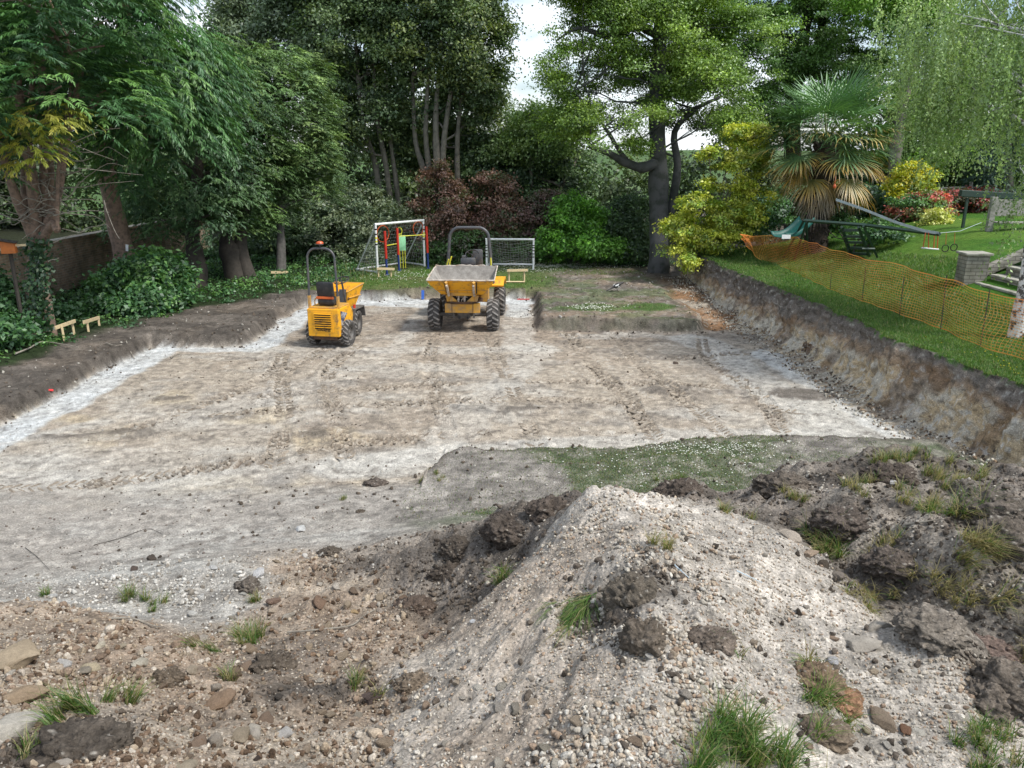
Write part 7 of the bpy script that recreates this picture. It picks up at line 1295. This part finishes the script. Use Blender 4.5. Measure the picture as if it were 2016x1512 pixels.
# ------------------------------------------------------------------ climbing frame, strap, swings
def frame():
    L0 = np.array(PY(1583, 434, 23.4)); L1 = np.array(PY(1706, 443.5, 22.0)); L2 = np.array(PY(1850, 461, 19.6)); t = thing('climbing_frame', 'dark green timber climbing frame half hidden behind the fan palm', 'climbing frame', (L1[0], L1[1], gz(L1[0], L1[1]))); b0 = np.array(t.location)
    m = MB(); m.tube([L0 - b0, L1 - b0], .05, 4); m.tube([L1 - b0, L2 - b0], .05, 4); m.build('beam', M['greenwood'], t)
    def leg(p, top, w=.04): q = np.array(gp(*p)); m = MB(); m.tube([q - b0 - (0, 0, .1), np.array(top) - b0], w, 4); m.build('leg', M['greenwood'], t)
    leg((1540, 507), PY(1583, 434, 23.4)); leg((1562, 512), PY(1590, 434, 23.3)); leg((1731, 507), PY(1700, 445, 22)); leg((1590, 500), PY(1588, 436, 23.3))
    a0, a1 = np.array(gp(1677, 504)), np.array(gp(1712, 506)); c0, c1 = np.array(PY(1657, 447, 22.3)), np.array(PY(1690, 447, 22.1)); m = MB(); 
    for u in (0, 1): p = (a0, a1)[u] - b0; q = (c0, c1)[u] - b0; m.tube([p, q], .045, 4)
    lad = m.build('ladder', M['greenwood'], t)
    for k in range(5):
        f = .1 + k * .2; p = (a0 * (1 - f) + c0 * f) - b0; q = (a1 * (1 - f) + c1 * f) - b0; m = MB(); d = Vector(q - p); m.box((p + q) / 2, (d.length, .16, .07), rot=d.to_track_quat('X', 'Z').to_matrix()); m.build('rung', M['greenwood'], lad)
    q0 = np.array(gp(1728, 494)); m = MB(); m.tube([PY(1697, 490, 21.5) - b0, PY(1722, 490, 21.5) - b0], .03, 4); m.build('brace', M['greenwood'], t)
    sl = MB(); prof = [(-.34, .16), (-.30, .02), (-.18, -.03), (.18, -.03), (.30, .02), (.34, .16)]; A = np.array(PY(1590, 436, 24.5)) - b0; Bq = np.array(PY(1533, 466, 24.1)) - b0; V = []; n = 12
    for i in range(n):
        f = i / (n - 1); c = A * (1 - f) + Bq * f; c = c + np.array((0, 0, -.18 * math.sin(f * math.pi))); d = Vector(Bq - A).normalized(); s = d.cross(Vector((0, 0, 1))).normalized(); u = s.cross(d)
        for (x, z) in prof: V.append(tuple(Vector(c) + s * x + u * z))
    sl.add(V, [(i * 6 + k, i * 6 + k + 1, (i + 1) * 6 + k + 1, (i + 1) * 6 + k) for i in range(n - 1) for k in range(5)]); so_ = sl.build('slide', M['teal'], t, smooth=True); md = so_.modifiers.new('wall', 'SOLIDIFY'); md.thickness = .02
    m = MB(); m.box(np.array(PY(1548, 466, 23.2)) - b0, (.26, .01, .12)); m.build('label_plate', M['white'], t)
    m = MB(); P = [PY(1646, 393, 22.6), PY(1700, 412, 21.8), PY(1760, 436, 20.9), PY(1815, 453, 20), PY(1848, 459, 19.6)]; Q = cat_curve(P, 5); V = []
    for p in Q: V += [p + np.array((0, 0, .035)), p - np.array((0, 0, .035))]
    m.add(V, [(2 * i, 2 * i + 2, 2 * i + 3, 2 * i + 1) for i in range(len(Q) - 1)]); o = m.build('slackline', M['strap']); md = o.modifiers.new('th', 'SOLIDIFY'); md.thickness = .004; tag(o, 'silvery webbing strap running down from the palm to the beam end', 'strap')
    m = MB(); m.tube([PY(1848, 459, 19.6), PY(1890, 455, 19.8), PY(1932, 438, 22)], .006, 4); tag(m.build('guy_rope', M['strap']), 'thin rope running from the beam end towards the timber bench', 'rope')
    y = 19.8; t2 = thing('trapeze_swing', 'trapeze swing with orange ropes hanging from the beam end', 'swing', PY(1832, 460, y)); b = np.array(t2.location)
    for (x0, x1) in ((1822, 1817), (1828, 1828), (1840, 1838), (1847, 1845)): m = MB(); m.tube([PY(x0, 458, y) - b, PY(x1, 489, y) - b], .012, 5); m.build('rope', M['beacon'], t2)
    m = MB(); m.tube([PY(1814, 488, y) - b, PY(1848, 491, y) - b], .020, 8); m.build('bar', M['white'], t2)
    for s, (x, yb, lab) in enumerate(((1861, 489, 'swing ring nearer the trapeze'), (1878, 487, 'swing ring farther from the trapeze'))):
        t3 = thing('swing_ring', lab, 'swing', PY(x, yb, y)); b = np.array(t3.location); m = MB(); m.ring((0, 0, 0), .085, .012, 'Y', 20, 5); m.build('ring', M['dark'], t3, smooth=True)
        m = MB(); m.tube([(0, 0, .085), PY(x + 2, 457, y) - b], .007, 4); m.build('rope', M['beacon'], t3)
frame()
# ------------------------------------------------------------------ steps, pier, bench, rail fence
def steps():
    z0 = gz(10.6, 17.0) - .05; t = thing('garden_steps', 'three pale stone steps climbing the lawn slope', 'steps', (10.75, 17.0, z0))
    for k in range(4):
        m = MB(); m.box((.15 + k * .31 + .35, 0, .09 + k * .19 - .10), (1.0 - .02 * k, 1.50 - .004 * k, .20 + k * .01)); r = m.build('riser', M['pierstone'], t)
        m = MB(); m.box((.14 + k * .31 + .02, 0, .215 + k * .19 - .10 + .003), (.36, 1.54, .05), bev=.008); m.build('tread', M['concrete'], r)
    t = thing('stone_pier', 'square pale stone pier with a flat cap at the foot of the steps', 'pier', (10.78, 18.05, gz(10.78, 18.0) - .1), R(-6)); m = MB(); m.box((0, 0, .36), (.50, .46, .72)); m.build('shaft', M['pierstone'], t); m = MB(); m.box((0, 0, .745), (.60, .56, .05), bev=.008); m.build('cap', M['concrete'], t)
    m = MB(); m.prism([(11.1, 2.05), (12.6, 2.75), (12.6, 2.55), (11.1, 1.85)], 17.95, 18.2, 'Y'); o = m.build('kerb_wall', M['pierstone']); tag(o, 'low sloping stone kerb beside the steps', 'kerb')
    q = gp(1946, 456); t = thing('garden_bench', 'weathered timber bench on the upper lawn', 'bench', q, R(-4))
    for x in (0, 1.7):
        m = MB(); m.box((x, 0, .48), (.16, .14, .98), bev=.01); m.build('post', M['oldwood'], t)
    m = MB(); m.box((.85, .04, .66), (1.55, .05, .46), bev=.01); m.build('backrest', M['oldwood'], t); m = MB(); m.box((.85, -.12, .26), (1.55, .34, .05), bev=.01); m.build('seat', M['oldwood'], t)
    q = gp(1946, 452); m = MB(); m.box((0, 0, 0), (3.2, .16, .20), rot=(0, R(3), 0), bev=.02); m.box((.9, 0, -.6), (.08, .08, 1.1)); m.box((-1.35, 0, -.65), (.07, .07, 1.2)); o = m.build('timber_rail', M['greenwood'], loc=(q[0] + 1.1, q[1] + .9, PY(1960, 386, q[1] + .9)[2])); tag(o, 'dark green timber rail standing behind the bench', 'rail')
    y = 29.8; t = thing('rail_fence', 'rustic rail fence at the back of the upper lawn', 'fence', PY(1838, 400, y)); b = np.array(t.location); m = MB(); m.tube([PY(1820, 373, y) - b, PY(1880, 369, y) - b, PY(1950, 370, y) - b], .035, 6); m.build('rail', M['oldwood'], t)
    for x in (1838, 1912, 1760): m = MB(); m.tube([(PY(x, 400, y)[0] - b[0], 0, gz(PY(x, 400, y)[0], y) - b[2] - .1), PY(x, 358 if x == 1912 else 368, y) - b], .065, 7); m.build('post', M['oldwood'], t)
steps()
# ------------------------------------------------------------------ the old wall, bird box, tags, bird and scraps
def wall():
    t = thing('garden_wall', 'old brick garden wall in the shade behind the conifers', 'wall', (-14.1, 24, .2)); m = MB(); m.box((0, 0, .85), (.28, 24, 1.9)); w = m.build('brickwork', M['wallbrick'], t); m = MB(); m.box((0, 0, 1.84), (.36, 24, .08)); m.build('coping', M['wallbrick'], t)
    for y in (-9, -5, -1, 3, 7): m = MB(); m.box((.22, y, .8), (.30, .45, 1.75)); m.build('buttress', M['wallbrick'], t)
    p = PY(17, 486, 17.8); t = thing('bird_box', 'orange stained wooden bird box at the left edge', 'bird box', (p[0], p[1], gz(p[0], p[1])), R(20)); h = p[2] - t.location[2]
    m = MB(); m.prism([(-.14, h - .14), (.14, h - .14), (.14, h + .08), (-.14, h + .14)], -.12, .12, 'Y'); bx = m.build('box', M['cedar'], t); m = MB(); m.box((0, -.02, h + .135), (.36, .32, .022), rot=(0, R(12), 0)); m.build('roof', M['bark_dark'], bx); m = MB(); m.tube([(0, 0, -.1), (0, .05, h - .14)], .045, 6); m.build('post', M['bark_dark'], t); m = MB(); m.box((.24, 0, h + .03), (.22, .03, .05)); m.build('perch', M['timber'], t)
    for (px, py, y, lab) in ((77, 521, 18.55, 'white tag pinned to the low ivy-clad trunk'), (250, 488, 24.05, 'white tag pinned to the leaning red-brown trunk')):
        p = PY(px, py, y); m = MB(); m.box((0, 0, 0), (.08, .01, .20), rot=(0, R(8), 0)); tag(m.build('tree_tag', M['white'], loc=p), lab, 'tag')
wall()
def magpie():
    q = gp(1215, 573); t = thing('magpie', 'black and white magpie standing on the churned soil', 'bird', q, R(25)); V = []; m = MB()
    prof = [(-.42, .012), (-.30, .020), (-.20, .026), (-.12, .045), (-.04, .068), (.04, .072), (.10, .050), (.135, .036), (.165, .040), (.20, .032), (.222, .012), (.255, .003)]; P = [(x, 0, .15 + (x + .1) * .38) for x, r_ in prof]; m.tube(cat_curve(P, 2), list(np.interp(np.linspace(0, 1, 2 * len(P) - 1), np.linspace(0, 1, len(P)), [r_ for _, r_ in prof])), 10); b = m.build('body', M['black'], t, smooth=True)
    m = MB(); m.lathe([(-.09, .001), (-.06, .045), (0, .066), (.06, .045), (.085, .001)], 12, 'X', (.01, 0, .165)); m.build('white_belly', M['white'], t, smooth=True); m = MB()
    for s in (-1, 1): m.box((-.05, s * .062, .20), (.13, .014, .04), rot=(0, R(-15), 0))
    m.build('white_wing_patch', M['white'], t)
    for s in (-.025, .025): m = MB(); m.tube([(.0, s, .12), (.01, s, .0), (.04, s, .0)], .006, 4); m.build('leg', M['dark'], t)
magpie()
def scraps():
    q = gp(98, 771); m = MB(); m.box((0, 0, .01), (.13, .06, .02), rot=(.3, .2, .6), bev=.006); tag(m.build('plastic_scrap', M['tape'], loc=q), 'red plastic scrap lying at the edge of the dark ledge', 'plastic scrap')
    p = PX(1031, 591, .1); m = MB(); m.box((0, 0, 0), (.40, .015, .035), bev=.003); tag(m.build('marker_tape', M['tape'], loc=(p[0], 25.05, gz(p[0], 25.0) + .03)), 'red tape laid across the end of the pale strip by the corner', 'tape')
    p = PX(833, 580, .15); m = MB(); m.box((0, 0, 0), (.09, .02, .30), rot=(R(-15), 0, 0), bev=.004); tag(m.build('marker_peg', M['blue_mark'], loc=(p[0], p[1] - .1, .16)), 'blue marker peg in the far edge of the pit', 'peg')
    p = PY(1643, 367, 24.0); m = MB(); m.lathe([(-.06, .001), (-.05, .035), (0, .05), (.04, .035), (.06, .012), (.30, .004)], 14, 'Z'); tag(m.build('bird_feeder', M['beacon'], loc=p, smooth=True), 'small red feeder hanging under the palm fronds', 'bird feeder')
scraps()
for (px, py, s, lab) in [(1258, 546, .1, 'white stone lying farthest out on the churned block'), (1263, 541, .07, 'small white stone beside the farthest one'), (1103, 625, .12, 'pale stone on the near corner of the churned block'), (1330, 717, .12, 'dark clod on the pale floor of the pit'), (1067, 683, .06, 'small dark clod in the middle of the pit'), (1065, 710, .09, 'lone dark clod on the pale strip')]:
    q = gp(px, py); dk = 'dark' in lab; rock_obj('clod' if dk else 'stone', lab, 'clod' if dk else 'stone', q[0], q[1], q[2], s * .6, (.13, .10, .08) if dk else (.6, .58, .54), 11 if dk else 2)
